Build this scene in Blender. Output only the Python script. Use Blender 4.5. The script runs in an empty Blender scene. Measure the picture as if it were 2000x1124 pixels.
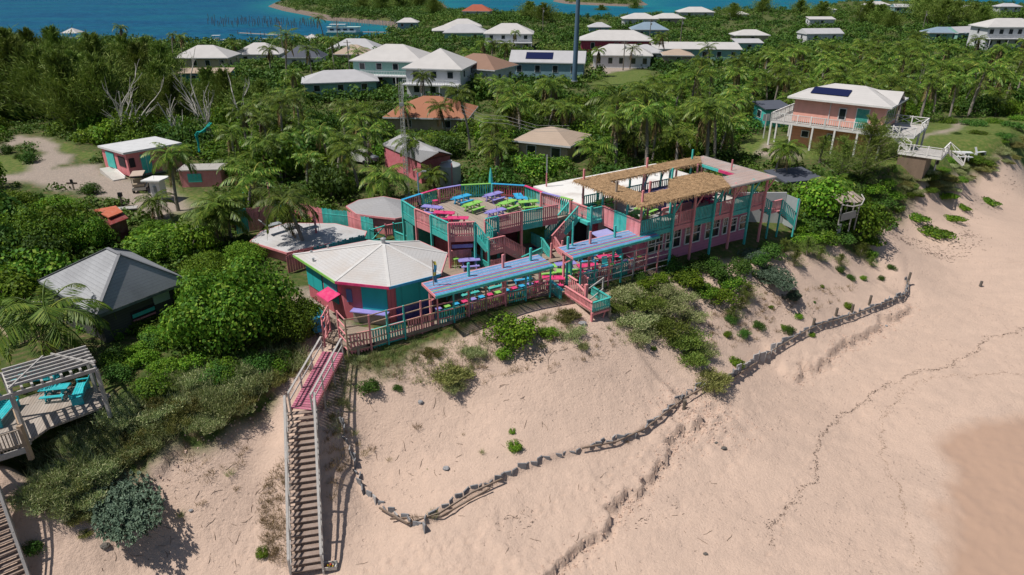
import bpy, math, random
import numpy as np
from mathutils import Vector, Matrix, noise
random.seed(7); rng=np.random.default_rng(11)
PI=math.pi; R=math.radians
sc=bpy.context.scene; COL=sc.collection
# ------------------------------------------------------------ camera
F=1333.33; PT=R(25); sP,cP=math.sin(PT),math.cos(PT); HC=21.0
cam_d=bpy.data.cameras.new('camera'); cam=bpy.data.objects.new('camera',cam_d); COL.objects.link(cam)
cam.location=(0,0,HC); cam.rotation_euler=(PI/2-PT,0,0)
cam_d.sensor_width=36; cam_d.lens=24; cam_d.clip_end=20000; cam_d.clip_start=.5
sc.camera=cam
def G(x,y,z=0.0):
    "world point at height z seen at photo position x,y (the survey of the site)"
    v=(562-y)/F; D=(HC-z)/(sP-v*cP); return Vector(((x-1000)/F*D, D*(cP+v*sP), z))
ANG=R(32.5); CU,SU=math.cos(ANG),math.sin(ANG); OX,OY=-9.9,35.7
def UV(u,v,z=0): return Vector((OX+u*CU-v*SU, OY+u*SU+v*CU, z))
def toUV(p): 
    x,y=p[0]-OX,p[1]-OY; return (x*CU+y*SU,-x*SU+y*CU)
def GU(x,y,z): return toUV(G(x,y,z))
# ------------------------------------------------------------ light
SUN_EL=R(61); SUN_DIR=Vector((-1,-.3,0)).normalized()          # towards the sun, in plan
sun_vec=Vector((SUN_DIR.x*math.cos(SUN_EL),SUN_DIR.y*math.cos(SUN_EL),math.sin(SUN_EL)))
sd=bpy.data.lights.new('sun','SUN'); so=bpy.data.objects.new('sun',sd); COL.objects.link(so)
sd.energy=4.8; sd.angle=R(.53); sd.color=(1,.94,.86)
so.rotation_euler=sun_vec.to_track_quat('Z','Y').to_euler(); so.location=(0,0,80)
w=bpy.data.worlds.new('World'); sc.world=w; w.use_nodes=True
nt=w.node_tree; bg=nt.nodes['Background']; sky=nt.nodes.new('ShaderNodeTexSky'); sky.sky_type='NISHITA'
sky.sun_disc=False; sky.sun_elevation=SUN_EL; sky.sun_rotation=math.atan2(SUN_DIR.x,SUN_DIR.y)
nt.links.new(sky.outputs[0],bg.inputs[0]); bg.inputs[1].default_value=.066
sc.view_settings.view_transform='Standard'; sc.view_settings.look='None'
sc.view_settings.exposure=-.06; sc.view_settings.gamma=1
sc.cycles.max_bounces=5; sc.cycles.diffuse_bounces=2; sc.cycles.glossy_bounces=2; sc.cycles.transmission_bounces=2; sc.cycles.transparent_max_bounces=4
# ------------------------------------------------------------ materials
class NT:
    def __init__(s,name):
        s.m=bpy.data.materials.new(name); s.m.use_nodes=True; s.t=s.m.node_tree; s.b=s.t.nodes['Principled BSDF']
        s.b.inputs['Specular IOR Level'].default_value=.3
    def n(s,t,**k):
        q=s.t.nodes.new(t)
        for a,b in k.items(): setattr(q,a,b)
        return q
    def l(s,a,b): s.t.links.new(a,b)
    def noise(s,scale,detail=3,coord='Object',rough=.5,sc3=None):
        tc=s.n('ShaderNodeTexCoord'); o=tc.outputs[coord] if coord!='World' else s.n('ShaderNodeNewGeometry').outputs['Position']
        if sc3:
            mp=s.n('ShaderNodeMapping'); mp.inputs['Scale'].default_value=sc3; s.l(o,mp.inputs[0]); o=mp.outputs[0]
        q=s.n('ShaderNodeTexNoise'); q.inputs['Scale'].default_value=scale; q.inputs['Detail'].default_value=detail; q.inputs['Roughness'].default_value=rough
        s.l(o,q.inputs['Vector']); return q
    def ramp(s,inp,stops):
        q=s.n('ShaderNodeValToRGB'); e=q.color_ramp.elements
        while len(e)<len(stops): e.new(.5)
        for i,(p,c) in enumerate(stops): e[i].position=p; e[i].color=(*c,1) if len(c)==3 else c
        s.l(inp,q.inputs[0]); return q.outputs[0]
    def mix(s,f,a,b,mode='MIX'):
        q=s.n('ShaderNodeMix',data_type='RGBA',blend_type=mode)
        for i,v in ((0,f),(6,a),(7,b)):
            if isinstance(v,(int,float)): q.inputs[i].default_value=v
            elif isinstance(v,tuple): q.inputs[i].default_value=(*v,1)
            else: s.l(v,q.inputs[i])
        return q.outputs[2]
    def math(s,op,a,b=0,c=None):
        q=s.n('ShaderNodeMath',operation=op)
        for i,v in ((0,a),(1,b),(2,c)):
            if v is None: continue
            if isinstance(v,(int,float)): q.inputs[i].default_value=v
            else: s.l(v,q.inputs[i])
        return q.outputs[0]
    def bump(s,h,st=.5,d=.05):
        q=s.n('ShaderNodeBump'); q.inputs['Strength'].default_value=st; q.inputs['Distance'].default_value=d
        s.l(h,q.inputs['Height']); s.l(q.outputs[0],s.b.inputs['Normal']); return q
    def base(s,v):
        if isinstance(v,tuple): s.b.inputs['Base Color'].default_value=(*v,1)
        else: s.l(v,s.b.inputs['Base Color'])
    def rough(s,v): s.b.inputs['Roughness'].default_value=v
MC={}
def darker(c,k): return tuple(x*k for x in c)
def paint(name,c,worn=.35,wood=(.30,.26,.21),rough=.55):
    "house paint on timber: weather streaks and bare patches"
    if name in MC: return MC[name]
    t=NT(name); n1=t.noise(1.3,4); n2=t.noise(14,4,rough=.7)
    col=t.mix(n1.outputs[0],darker(c,.78),tuple(min(1,x*1.12+.01) for x in c))
    n3=t.noise(2.6,4,rough=.65); pale=tuple(min(1,x*.62+.26) for x in c); col=t.mix(t.math('MULTIPLY',t.ramp(n3.outputs[0],[(.42,(0,0,0)),(.72,(1,1,1))]),.30),col,pale)
    f=t.math('MULTIPLY',t.ramp(n2.outputs[0],[(.53,(0,0,0)),(.70,(1,1,1))]),min(.9,worn*1.3))
    col=t.mix(f,col,wood); oi=t.n('ShaderNodeNewGeometry')
    v=t.math('MULTIPLY_ADD',oi.outputs['Random Per Island'],.34,.8)
    hs=t.n('ShaderNodeHueSaturation'); t.l(v,hs.inputs['Value']); t.l(col,hs.inputs['Color'])
    t.base(hs.outputs[0]); t.rough(rough); t.bump(n2.outputs[0],.25,.01); MC[name]=t.m; return t.m
def flat(name,c,rough=.6,metal=0,var=.15,scale=3):
    if name in MC: return MC[name]
    t=NT(name); n=t.noise(scale,4); t.base(t.mix(n.outputs[0],darker(c,1-var),tuple(min(1,x*(1+var)) for x in c)))
    t.rough(rough); t.b.inputs['Metallic'].default_value=metal; MC[name]=t.m; return t.m
def shingle(name,c,course=.22,dark=.6,dirt=(.2,.18,.16),dirt_f=.35,axis=2):
    "roof in courses that follow height"
    t=NT(name); g=t.n('ShaderNodeTexCoord'); sx=t.n('ShaderNodeSeparateXYZ'); t.l(g.outputs['Object'],sx.inputs[0])
    h=t.math('FRACT',t.math('DIVIDE',sx.outputs[axis],course)); line=t.ramp(h,[(0,(dark,)*3),(.14,(1,1,1)),(1,(.93,)*3)])
    n=t.noise(.7,5); n2=t.noise(9,3); br=t.n('ShaderNodeTexVoronoi'); br.inputs['Scale'].default_value=2.2; t.l(g.outputs['Object'],br.inputs['Vector'])
    col=t.mix(n2.outputs[0],darker(c,.82),tuple(min(1,x*1.12) for x in c)); col=t.mix(1,col,line,'MULTIPLY')
    col=t.mix(t.math('MULTIPLY',t.ramp(n.outputs[0],[(.42,(0,0,0)),(.68,(1,1,1))]),dirt_f),col,dirt)
    t.base(col); t.rough(.85); t.bump(h,.35,.02); return t.m
PINK=paint('pink_paint',(.76,.27,.29)); TEAL=paint('teal_paint',(.04,.50,.45)); HOT=paint('crimson_paint',(.66,.025,.16),.25)
PURP=paint('purple_paint',(.27,.24,.62),.3); BLUE=paint('blue_paint',(.01,.36,.66),.3); LIME=paint('lime_paint',(.24,.56,.09),.2)
DPINK=paint('rose_and_shaded_pink_paint',(.64,.21,.24),.35); WINE=paint('wine_wall_paint',(.40,.06,.10),.3)
NAVY=paint('navy_wall_paint',(.025,.03,.20),.2); GREENW=paint('green_wall_paint',(.08,.26,.05),.3)
SEAT=[PINK,TEAL,HOT,PURP,BLUE,LIME]
WHITE=paint('white_paint',(.74,.73,.71),.12,(.4,.38,.35)); GREYW=paint('grey_wall_paint',(.36,.38,.40),.2)
def planks(name,c,c2,w=.14,axis=0,gap=.25,worn=(.30,.24,.19),wf=.5):
    t=NT(name); g=t.n('ShaderNodeTexCoord'); sx=t.n('ShaderNodeSeparateXYZ'); t.l(g.outputs['Object'],sx.inputs[0])
    q=t.math('DIVIDE',sx.outputs[axis],w); fl=t.math('FLOOR',q); fr=t.math('FRACT',q)
    wn=t.n('ShaderNodeTexWhiteNoise',noise_dimensions='1D'); t.l(fl,wn.inputs['W'])
    col=t.mix(wn.outputs['Value'],c,c2); n=t.noise(5,5,sc3=(1,.15,1) if axis==0 else (.15,1,1)); big=t.noise(.5,3)
    col=t.mix(t.math('MULTIPLY',t.ramp(n.outputs[0],[(.45,(0,0,0)),(.7,(1,1,1))]),wf),col,worn)
    col=t.mix(t.math('MULTIPLY',t.ramp(big.outputs[0],[(.5,(0,0,0)),(.7,(1,1,1))]),.3),col,darker(worn,1.35))
    gp=t.ramp(fr,[(0,(gap,)*3),(.09,(gap,)*3),(.13,(1,1,1)),(1,(1,1,1))]); t.base(t.mix(1,col,gp,'MULTIPLY')); t.rough(.8); t.bump(n.outputs[0],.3,.01); return t.m
DECKW=planks('weathered_deck_boards',(.34,.26,.20),(.25,.20,.16),.14,1)
DECKG=planks('bleached_deck_boards',(.42,.38,.35),(.30,.27,.25),.14,0)
RAWW=paint('weathered_timber',(.33,.27,.215),.5,(.18,.15,.12)); GREYT=paint('silver_timber',(.42,.40,.38),.5,(.2,.18,.17)); TANT=paint('tan_timber',(.42,.30,.20),.3)
def wallboards(name,c,w=.2,axis=2,dark=.55,stain=.35):
    t=NT(name); g=t.n('ShaderNodeTexCoord'); sx=t.n('ShaderNodeSeparateXYZ'); t.l(g.outputs['Object'],sx.inputs[0])
    o=sx.outputs[axis] if axis<3 else t.math('ADD',sx.outputs[0],sx.outputs[1])
    fr=t.math('FRACT',t.math('DIVIDE',o,w)); n=t.noise(2,4,sc3=(1,1,.35)); n2=t.noise(11,3)
    col=t.mix(n.outputs[0],darker(c,1-stain),tuple(min(1,x*1.15) for x in c)); col=t.mix(1,col,t.ramp(fr,[(0,(dark,)*3),(.08,(dark,)*3),(.13,(1,1,1)),(1,(1,1,1))]),'MULTIPLY')
    t.base(t.mix(t.math('MULTIPLY',n2.outputs[0],.25),col,darker(c,.7))); t.rough(.7); t.bump(fr,.3,.01); return t.m
GLASS=None
t=NT('window_glass'); t.base((.02,.028,.035)); t.rough(.08); t.b.inputs['Specular IOR Level'].default_value=.6; GLASS=t.m
DARK=flat('dark_interior',(.03,.025,.03),.9); BLACK=flat('black_plastic',(.02,.02,.022),.5); METAL=flat('galvanised_metal',(.45,.46,.47),.45,.6)
# ------------------------------------------------------------ mesh builder
class MB:
    def __init__(s): s.v=[]; s.f=[]; s.m=[]
    def add(s,vs,fs,m=0):
        o=len(s.v); s.v+=[tuple(v) for v in vs]; s.f+=[tuple(i+o for i in f) for f in fs]; s.m+=[m]*len(fs); return s
    def box(s,c,d,rz=0,m=0):
        hx,hy,hz=d[0]/2,d[1]/2,d[2]/2; ca,sa=math.cos(rz),math.sin(rz); vs=[]
        for z in (-hz,hz):
            for x,y in ((-hx,-hy),(hx,-hy),(hx,hy),(-hx,hy)): vs.append((c[0]+x*ca-y*sa,c[1]+x*sa+y*ca,c[2]+z))
        return s.add(vs,[(3,2,1,0),(4,5,6,7),(0,1,5,4),(1,2,6,5),(2,3,7,6),(3,0,4,7)],m)
    def box2(s,a,b,m=0): return s.box([(a[i]+b[i])/2 for i in range(3)],[abs(b[i]-a[i]) for i in range(3)],0,m)
    def bar(s,a,b,w=.08,h=None,m=0,up=(0,0,1)):
        a,b=Vector(a),Vector(b); h=h or w; d=(b-a)
        if d.length<1e-5: return s
        d.normalize(); u=Vector(up)
        if abs(d.dot(u))>.98: u=Vector((0,1,0))
        x=d.cross(u).normalized()*w/2; y=x.cross(d).normalized()*h/2
        vs=[p+i*x+j*y for p in (a,b) for i,j in ((-1,-1),(1,-1),(1,1),(-1,1))]
        return s.add(vs,[(0,1,2,3),(7,6,5,4),(4,5,1,0),(5,6,2,1),(6,7,3,2),(7,4,0,3)],m)
    def tube(s,pts,r,n=8,m=0,cap=True):
        pts=[Vector(p) for p in pts]; rs=r if isinstance(r,(list,tuple)) else [r]*len(pts); vs=[]; fs=[]
        for i,p in enumerate(pts):
            d=(pts[min(i+1,len(pts)-1)]-pts[max(i-1,0)]).normalized(); u=Vector((0,0,1)) if abs(d.z)<.95 else Vector((0,1,0))
            x=d.cross(u).normalized(); y=x.cross(d)
            for k in range(n): a=2*PI*k/n; vs.append(p+(x*math.cos(a)+y*math.sin(a))*rs[i])
        for i in range(len(pts)-1):
            for k in range(n): k2=(k+1)%n; fs.append((i*n+k,i*n+k2,(i+1)*n+k2,(i+1)*n+k))
        if cap: fs+=[tuple(range(n))[::-1],tuple(range((len(pts)-1)*n,len(pts)*n))]
        return s.add(vs,fs,m)
    def prism(s,poly,z0,z1,m=0,mt=None):
        n=len(poly); vs=[(p[0],p[1],z0) for p in poly]+[(p[0],p[1],z1) for p in poly]
        s.add(vs,[tuple(range(n))[::-1]]+[(i,(i+1)%n,(i+1)%n+n,i+n) for i in range(n)],m)
        return s.add(vs[n:],[tuple(range(n))],m if mt is None else mt)
    def lathe(s,prof,c=(0,0,0),n=16,m=0):
        vs=[];fs=[]
        for r,z in prof:
            for k in range(n): a=2*PI*k/n; vs.append((c[0]+r*math.cos(a),c[1]+r*math.sin(a),c[2]+z))
        for i in range(len(prof)-1):
            for k in range(n): k2=(k+1)%n; fs.append((i*n+k,i*n+k2,(i+1)*n+k2,(i+1)*n+k))
        fs+=[tuple(range(n))[::-1],tuple(range((len(prof)-1)*n,len(prof)*n))]
        return s.add(vs,fs,m)
    def build(s,name,mats,parent=None,loc=None,smooth=False):
        me=bpy.data.meshes.new(name); me.from_pydata(s.v,[],s.f)
        if not isinstance(mats,(list,tuple)): mats=[mats]
        for m in mats: me.materials.append(m)
        if len(mats)>1: me.polygons.foreach_set('material_index',s.m)
        if smooth: me.polygons.foreach_set('use_smooth',[True]*len(me.polygons))
        me.update(); o=bpy.data.objects.new(name,me); COL.objects.link(o)
        if parent: o.parent=parent
        if loc is not None: o.location=loc
        return o
USED={}
def uniq(l):
    assert l not in USED or True
    USED[l]=USED.get(l,0)+1; return l
def tag(o,label=None,cat=None,group=None,kind=None):
    if label: o['label']=uniq(' '.join(label.split()[:16]))
    if cat: o['category']=cat
    if group: o['group']=group
    if kind: o['kind']=kind
    return o
def thing(name,label,cat,loc=(0,0,0),rz=0,group=None):
    o=bpy.data.objects.new(name,None); COL.objects.link(o); o.location=loc; o.rotation_euler=(0,0,rz); o.empty_display_size=.3
    return tag(o,label,cat,group)
KIDS={}
def copy_tree(o,label=None,loc=None,rz=None,scale=None,parent=None):
    c=o.copy(); COL.objects.link(c)
    if parent: c.parent=parent
    for ch in CH(o): copy_tree(ch,parent=c)
    if label: c['label']=label
    if loc is not None: c.location=loc
    if rz is not None: c.rotation_euler=(0,0,rz)
    if scale is not None: c.scale=scale if isinstance(scale,(tuple,list)) else (scale,)*3
    return c
def CH(o):
    if o.name not in KIDS: KIDS[o.name]=list(o.children)
    return KIDS[o.name]
# ------------------------------------------------------------ terrain
ctrl=[(600,1110,-6),(0,1124,-5.2),(300,1060,-5),(200,900,-2.6),(90,960,-3.4),(10,900,-.6),(120,840,0),(230,800,-.2),(400,1000,-4.2),(460,900,-2.8),(440,790,-.8),(330,760,-.2),
(540,770,-1.1),(540,870,-2.7),(540,1000,-4.7),(690,740,-1.1),(680,900,-3.9),(690,1050,-5.6),(740,700,-.45),(850,655,-.15),(850,700,-.8),(900,780,-2.6),(800,880,-3.9),
(830,1020,-5.1),(900,960,-4.7),(1000,900,-4.3),(1200,860,-4.5),(1330,780,-4.5),(1200,750,-3.1),(1100,700,-1.5),(1180,650,-1.2),(1060,640,-.3),(940,660,-.25),(900,690,-.7),(990,690,-1.0),(1150,590,-.3),(1250,600,-.8),(1300,560,-.5),
(1350,640,-2.6),(1400,720,-4.1),(1450,600,-2.6),(1500,560,-2.1),(1480,490,-.5),(1560,520,-2),(1600,600,-4.2),(1490,670,-4.7),(1700,520,-4.2),(1770,540,-4.8),(1650,490,-2.6),
(1700,430,-2),(1750,450,-4.4),(1620,430,-.3),(1720,350,-.3),(1800,330,-.2),(1840,390,-3.6),(1790,450,-4.9),(1870,470,-5.3),(1850,320,-.3),(1900,370,-4.3),(1930,290,-.4),(1985,270,-.4),(2000,330,-4.4),(1950,450,-5.8),
(1640,640,-5.5),(1500,760,-5.8),(1500,900,-6.1),(1200,1000,-5.9),(1000,1060,-5.9),(1300,1110,-6.4),(1700,1110,-7),(2000,1110,-7.3),(2000,850,-7.1),(1800,750,-6.7),(2000,600,-6.6),(1850,560,-6),(2200,500,-6.7),(2200,800,-7.5),(2250,300,-5.5),
(400,600,0),(100,650,0),(0,800,0.1),(-200,850,0),(-200,1124,-5.3),(200,400,0),(0,300,0),(600,600,0),(600,500,0),(750,500,0),(900,560,0),(900,450,0),(1000,300,0),(1300,350,0),(1500,300,.2),(1500,400,.1),(1200,480,0),(1400,430,0),(1750,230,.3),(2000,220,.6),(1850,280,.1),(-300,500,0),(-300,300,0),(600,1200,-6.5),(1000,1300,-6.6),(0,1300,-6.4),(2200,1300,-7.6),(660,1000,-4.7),(620,850,-2.1),(560,850,-2.0),(570,1000,-4.3),(640,900,-3.1),(560,920,-3.2),(610,1000,-4.4),
(1000,200,-1),(600,200,-1),(200,200,-1.2),(1500,200,-.3),(2000,160,0),(2300,200,-1)]
CP=np.array([(*G(a,b,c).to_tuple(),) for a,b,c in ctrl]); 
def _tps(d2): return np.where(d2>1e-9,.5*d2*np.log(np.maximum(d2,1e-9)),0)
_n=len(CP); _S=30.0; _X=CP[:,:2]/_S
_K=_tps(((_X[:,None]-_X[None])**2).sum(-1))+np.eye(_n)*.0006; _P=np.c_[np.ones(_n),_X]
_A=np.block([[_K,_P],[_P.T,np.zeros((3,3))]]); _W=np.linalg.solve(_A,np.r_[CP[:,2],0,0,0])
def rbf(x,y):
    q=np.c_[x,y]/_S; out=np.empty(len(q))
    for i in range(0,len(q),8000):
        b=q[i:i+8000]; out[i:i+8000]=_tps(((b[:,None]-_X[None])**2).sum(-1))@_W[:_n]+np.c_[np.ones(len(b)),b]@_W[_n:]
    return out
def vnoise(x,y,s,seed=0):
    x=np.asarray(x)/s+seed*17.3; y=np.asarray(y)/s-seed*9.1; xi=np.floor(x).astype(np.int64); yi=np.floor(y).astype(np.int64); fx=x-xi; fy=y-yi
    fx=fx*fx*(3-2*fx); fy=fy*fy*(3-2*fy)
    def h(a,b):
        n=(a*374761393+b*668265263+seed*1442695)&0x7fffffff; n=((n^(n>>13))*1274126177)&0x7fffffff; return ((n^(n>>16))&0xffff)/65535.
    return (h(xi,yi)*(1-fx)+h(xi+1,yi)*fx)*(1-fy)+(h(xi,yi+1)*(1-fx)+h(xi+1,yi+1)*fx)*fy-.5
def fbm(x,y,s,seed=0,o=4):
    r=0;a=1
    for i in range(o): r=r+a*vnoise(x,y,s/2**i,seed+i); a*=.5
    return r
SEA=-7.4
shore_px=[(-900,150),(-300,128),(0,114),(150,106),(300,104),(450,108),(600,98),(700,92),(765,84),(790,62),(762,50),(700,44),(640,40),(618,33),(598,29),(560,22),(528,13),(545,4),(600,-4),(700,-9),(830,-8),(862,8),(880,30),(1000,38),(1120,44),(1230,42),(1310,34),(1450,28),(1560,27),(1610,14),(1700,8),(1790,6),(1900,12),(2050,20),(2400,30),(4300,60)]
SH=np.array([G(a,b,SEA).to_tuple()[:2] for a,b in shore_px]+[(900,-200),(-700,-200)])
ISL=np.array([G(a,b,SEA).to_tuple()[:2] for a,b in [(1083,3),(1110,8),(1170,11),(1230,13),(1262,10),(1250,3),(1240,-6),(1180,-9),(1100,-6)]])
def inpoly(x,y,P):
    c=np.zeros(len(x),bool); n=len(P)
    for i in range(n):
        x1,y1=P[i];x2,y2=P[(i+1)%n]
        with np.errstate(divide='ignore',invalid='ignore'): c^=((y1>y)!=(y2>y))&(x<(x2-x1)*(y-y1)/(y2-y1)+x1)
    return c
def pdist(x,y,P,closed=True):
    d=np.full(len(x),1e9); n=len(P)
    for i in range(n if closed else n-1):
        a=P[i];b=P[(i+1)%n];ab=b-a; t=np.clip(((x-a[0])*ab[0]+(y-a[1])*ab[1])/max((ab**2).sum(),1e-9),0,1)
        d=np.minimum(d,np.hypot(x-a[0]-t*ab[0],y-a[1]-t*ab[1]))
    return d
def sdland(x,y):
    d=pdist(x,y,SH); d=np.where(inpoly(x,y,SH),d,-d); d2=pdist(x,y,ISL); d2=np.where(inpoly(x,y,ISL),d2,-d2); return np.maximum(d,d2)
def PL(pts,z): return np.array([G(a,b,z).to_tuple()[:2] for a,b in pts])
scarps=[(PL([(1010,1160),(1090,1105),(1150,1060),(1205,1000),(1245,965),(1290,915),(1310,885),(1345,865),(1375,845)],-5.9),.5),
        (PL([(1552,728),(1580,706),(1618,690),(1640,668),(1700,640),(1750,610),(1782,585)],-5.4),.5),
        (PL([(300,940),(345,925),(370,900),(440,880),(560,800)],-3),.35)]
wall_px=[(668,866,-3.9),(690,905,-4.1),(706,945,-4.4),(718,966,-4.6),(765,995,-4.9),(822,1030,-5.15),(845,1005,-5.0),(872,992,-4.9),(900,975,-4.8),(955,950,-4.75),(1010,928,-4.7),(1075,905,-4.7),(1150,885,-4.65),(1225,865,-4.6),(1275,835,-4.6),(1310,805,-4.6),(1338,778,-4.6),(1362,766,-4.6),(1405,758,-4.6),(1440,728,-4.6),(1480,695,-4.6),(1530,668,-4.5),(1590,640,-4.5),(1650,615,-4.5),(1700,598,-4.6),(1750,578,-4.7),(1774,560,-4.7),(1772,540,-4.6)]
WALL=np.array([G(a,b,c).to_tuple()[:2] for a,b,c in wall_px])
def sside(x,y,P):
    "signed side of nearest segment (positive = left of direction)"
    best=np.full(len(x),1e9); s=np.zeros(len(x)); ts=np.zeros(len(x))
    for i in range(len(P)-1):
        a=P[i];b=P[i+1];ab=b-a; t=np.clip(((x-a[0])*ab[0]+(y-a[1])*ab[1])/(ab**2).sum(),0,1)
        d=np.hypot(x-a[0]-t*ab[0],y-a[1]-t*ab[1]); cr=ab[0]*(y-a[1])-ab[1]*(x-a[0]); m=d<best; best=np.where(m,d,best); s=np.where(m,np.sign(cr)*d,s); ts=np.where(m,(i+t)/(len(P)-1),ts)
    return s,ts
def height(x,y,fine=True):
    x=np.atleast_1d(np.asarray(x,float)); y=np.atleast_1d(np.asarray(y,float))
    far=np.clip((y-85)/45,0,1); far=far*far*(3-2*far)
    near=rbf(x,np.minimum(y,150)) 
    near=np.clip(near,-9,.45)
    inland=-2.2+2.2*fbm(x,y,90,5,2)-np.clip((y-150)/250,0,1)*1.2
    z=near*(1-far)+inland*far
    big=(y>70); sd=np.full(len(x),200.)
    if big.any(): sd[big]=sdland(x[big],y[big])
    k=np.clip(sd/14,0,1); k=k*k*(3-2*k); z=np.where(sd<14,(SEA+.25)*(1-k)+z*k,z); z=np.where(sd<0,np.maximum(SEA+.25+sd*.12,-12),z)
    if fine:
        m=(y<64)
        if m.any():
            xs,ys=x[m],y[m]; zz=z[m]
            beach=np.clip((-zz-.6)/2,0,1)
            zz=zz+beach*(.10*fbm(xs,ys,2.6,1,3)+.05*fbm(xs,ys,.7,2,3)+.035*fbm(xs,ys,.33,3,2))
            wx=xs+.8*fbm(xs,ys,1.2,7,4)+.22*fbm(xs,ys,.35,9,2); wy=ys+.8*fbm(xs,ys,1.2,8,4)+.22*fbm(xs,ys,.35,10,2)
            for P,hh in scarps:
                s,ts=sside(wx,wy,P); e=np.clip(np.minimum(ts,1-ts)/.06,0,1); up=np.clip(s/.07,0,1)*np.exp(-np.maximum(s,0)/6.5)-.12*np.exp(-(s+.3)**2/.12)*(s<0)
                zz=zz+hh*e*up
                zz=zz+e*.16*np.exp(-((s-.1)/.8)**2)*fbm(xs,ys,.35,12,2)
            # rubble heaped sand in front of the revetment
            c=G(1370,835,-5.6); zz=zz+.25*np.exp(-((xs-c.x)**2+(ys-c.y)**2)/6)*(1+1.6*fbm(xs,ys,.5,15,3))
            s,ts=sside(xs,ys,WALL); e=np.clip(ts/.1,0,1); zz=zz-e*.16*np.clip(-s/.25,0,1)*np.exp(-np.maximum(-s,0)/2.2)*(s<0)+e*.12*np.exp(-np.maximum(s,0)/1.2)*(s>0)
            z[m]=zz
    return z
class HG:
    def __init__(s,x0,x1,y0,y1,d):
        s.x0,s.y0,s.d=x0,y0,d; X=np.arange(x0,x1,d);Y=np.arange(y0,y1,d); s.nx,s.ny=len(X),len(Y); a,b=np.meshgrid(X,Y); s.z=height(a.ravel(),b.ravel()).reshape(s.ny,s.nx)
    def inside(s,x,y): return s.x0<=x<s.x0+(s.nx-2)*s.d and s.y0<=y<s.y0+(s.ny-2)*s.d
    def __call__(s,x,y):
        u=(x-s.x0)/s.d;v=(y-s.y0)/s.d;i=int(u);j=int(v);u-=i;v-=j;z=s.z
        return float((z[j,i]*(1-u)+z[j,i+1]*u)*(1-v)+(z[j+1,i]*(1-u)+z[j+1,i+1]*u)*v)
HG1=HG(-48,62,18,66,.2); HG2=HG(-190,230,40,210,1.0)
def ht(x,y):
    if HG1.inside(x,y): return HG1(x,y)
    if HG2.inside(x,y): return HG2(x,y)
    return float(height([x],[y])[0])
def GP(px,py):
    "ground point seen at photo position, by marching down the ray"
    z=0.
    for _ in range(12):
        g=G(px,py,z); z=.5*z+.5*ht(g.x,g.y)
    g=G(px,py,z); g.z=ht(g.x,g.y); return g
# region masks of the ground cover, in plan
sand_poly=np.array([G(a,b,c).to_tuple()[:2] for a,b,c in [(-400,1124,-5),(-60,1000,-3.4),(30,960,-2.2),(130,1010,-4),(240,1000,-4),(330,900,-2.8),(430,870,-2.4),(500,830,-2),(560,770,-1),(600,690,-.1),(660,640,0),(700,715,-.3),(860,665,-.2),(1090,600,-.1),(1300,545,-.4),(1480,500,-.5),(1560,480,-.8),(1690,480,-2.6),(1740,440,-3),(1770,405,-3.2),(1800,375,-2.6),(1850,375,-2.9),(1900,345,-2.9),(1960,315,-2.2),(2060,285,-1.5),(2500,200,-1),(3600,100,-2),(4200,900,-8),(3000,2500,-9),(-1500,2000,-7)]])
road_polys=[PL([(-500,395),(-200,370),(0,345),(80,333),(190,322),(215,345),(255,352),(345,372),(355,400),(345,420),(325,470),(275,420),(235,385),(165,378),(60,362),(0,358),(-300,420)],0),
 PL([(-300,330),(0,285),(30,255),(80,262),(115,290),(130,320),(95,345),(60,330),(85,300),(40,275),(0,300),(-250,380)],0),
 PL([(1840,218),(1885,222),(1880,240),(1850,258),(1800,270),(1802,264),(1843,250),(1868,238),(1852,226)],.2),
 PL([(1490,283),(1540,290),(1570,300),(1560,318),(1500,310),(1470,300)],.1),
 PL([(1155,118),(1225,120),(1240,130),(1190,140),(1150,150)],-2.2),PL([(600,560),(660,560),(690,640),(660,700),(620,690)],0)]
lawn=[PL([(1730,300),(1800,240),(1900,215),(2060,215),(2060,270),(1900,292),(1840,330),(1700,330),(1660,310)],.1),PL([(-100,300),(60,305),(85,330),(20,342),(-100,345)],0),PL([(60,262),(140,280),(190,305),(150,315),(110,285)],0),PL([(900,212),(950,205),(955,240),(910,245)],-.5),
 PL([(230,380),(330,470),(370,460),(400,380),(350,370)],0),PL([(1450,262),(1640,285),(1640,320),(1440,300)],.1),PL([(1150,140),(1260,130),(1300,170),(1160,170)],-2),PL([(470,395),(560,380),(560,400),(480,420)],0)]
wet=PL([(1830,860),(1870,835),(1930,822),(2200,790),(2300,1300),(1780,1300),(1830,1130),(1850,1000),(1840,920)],-7.1)
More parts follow.
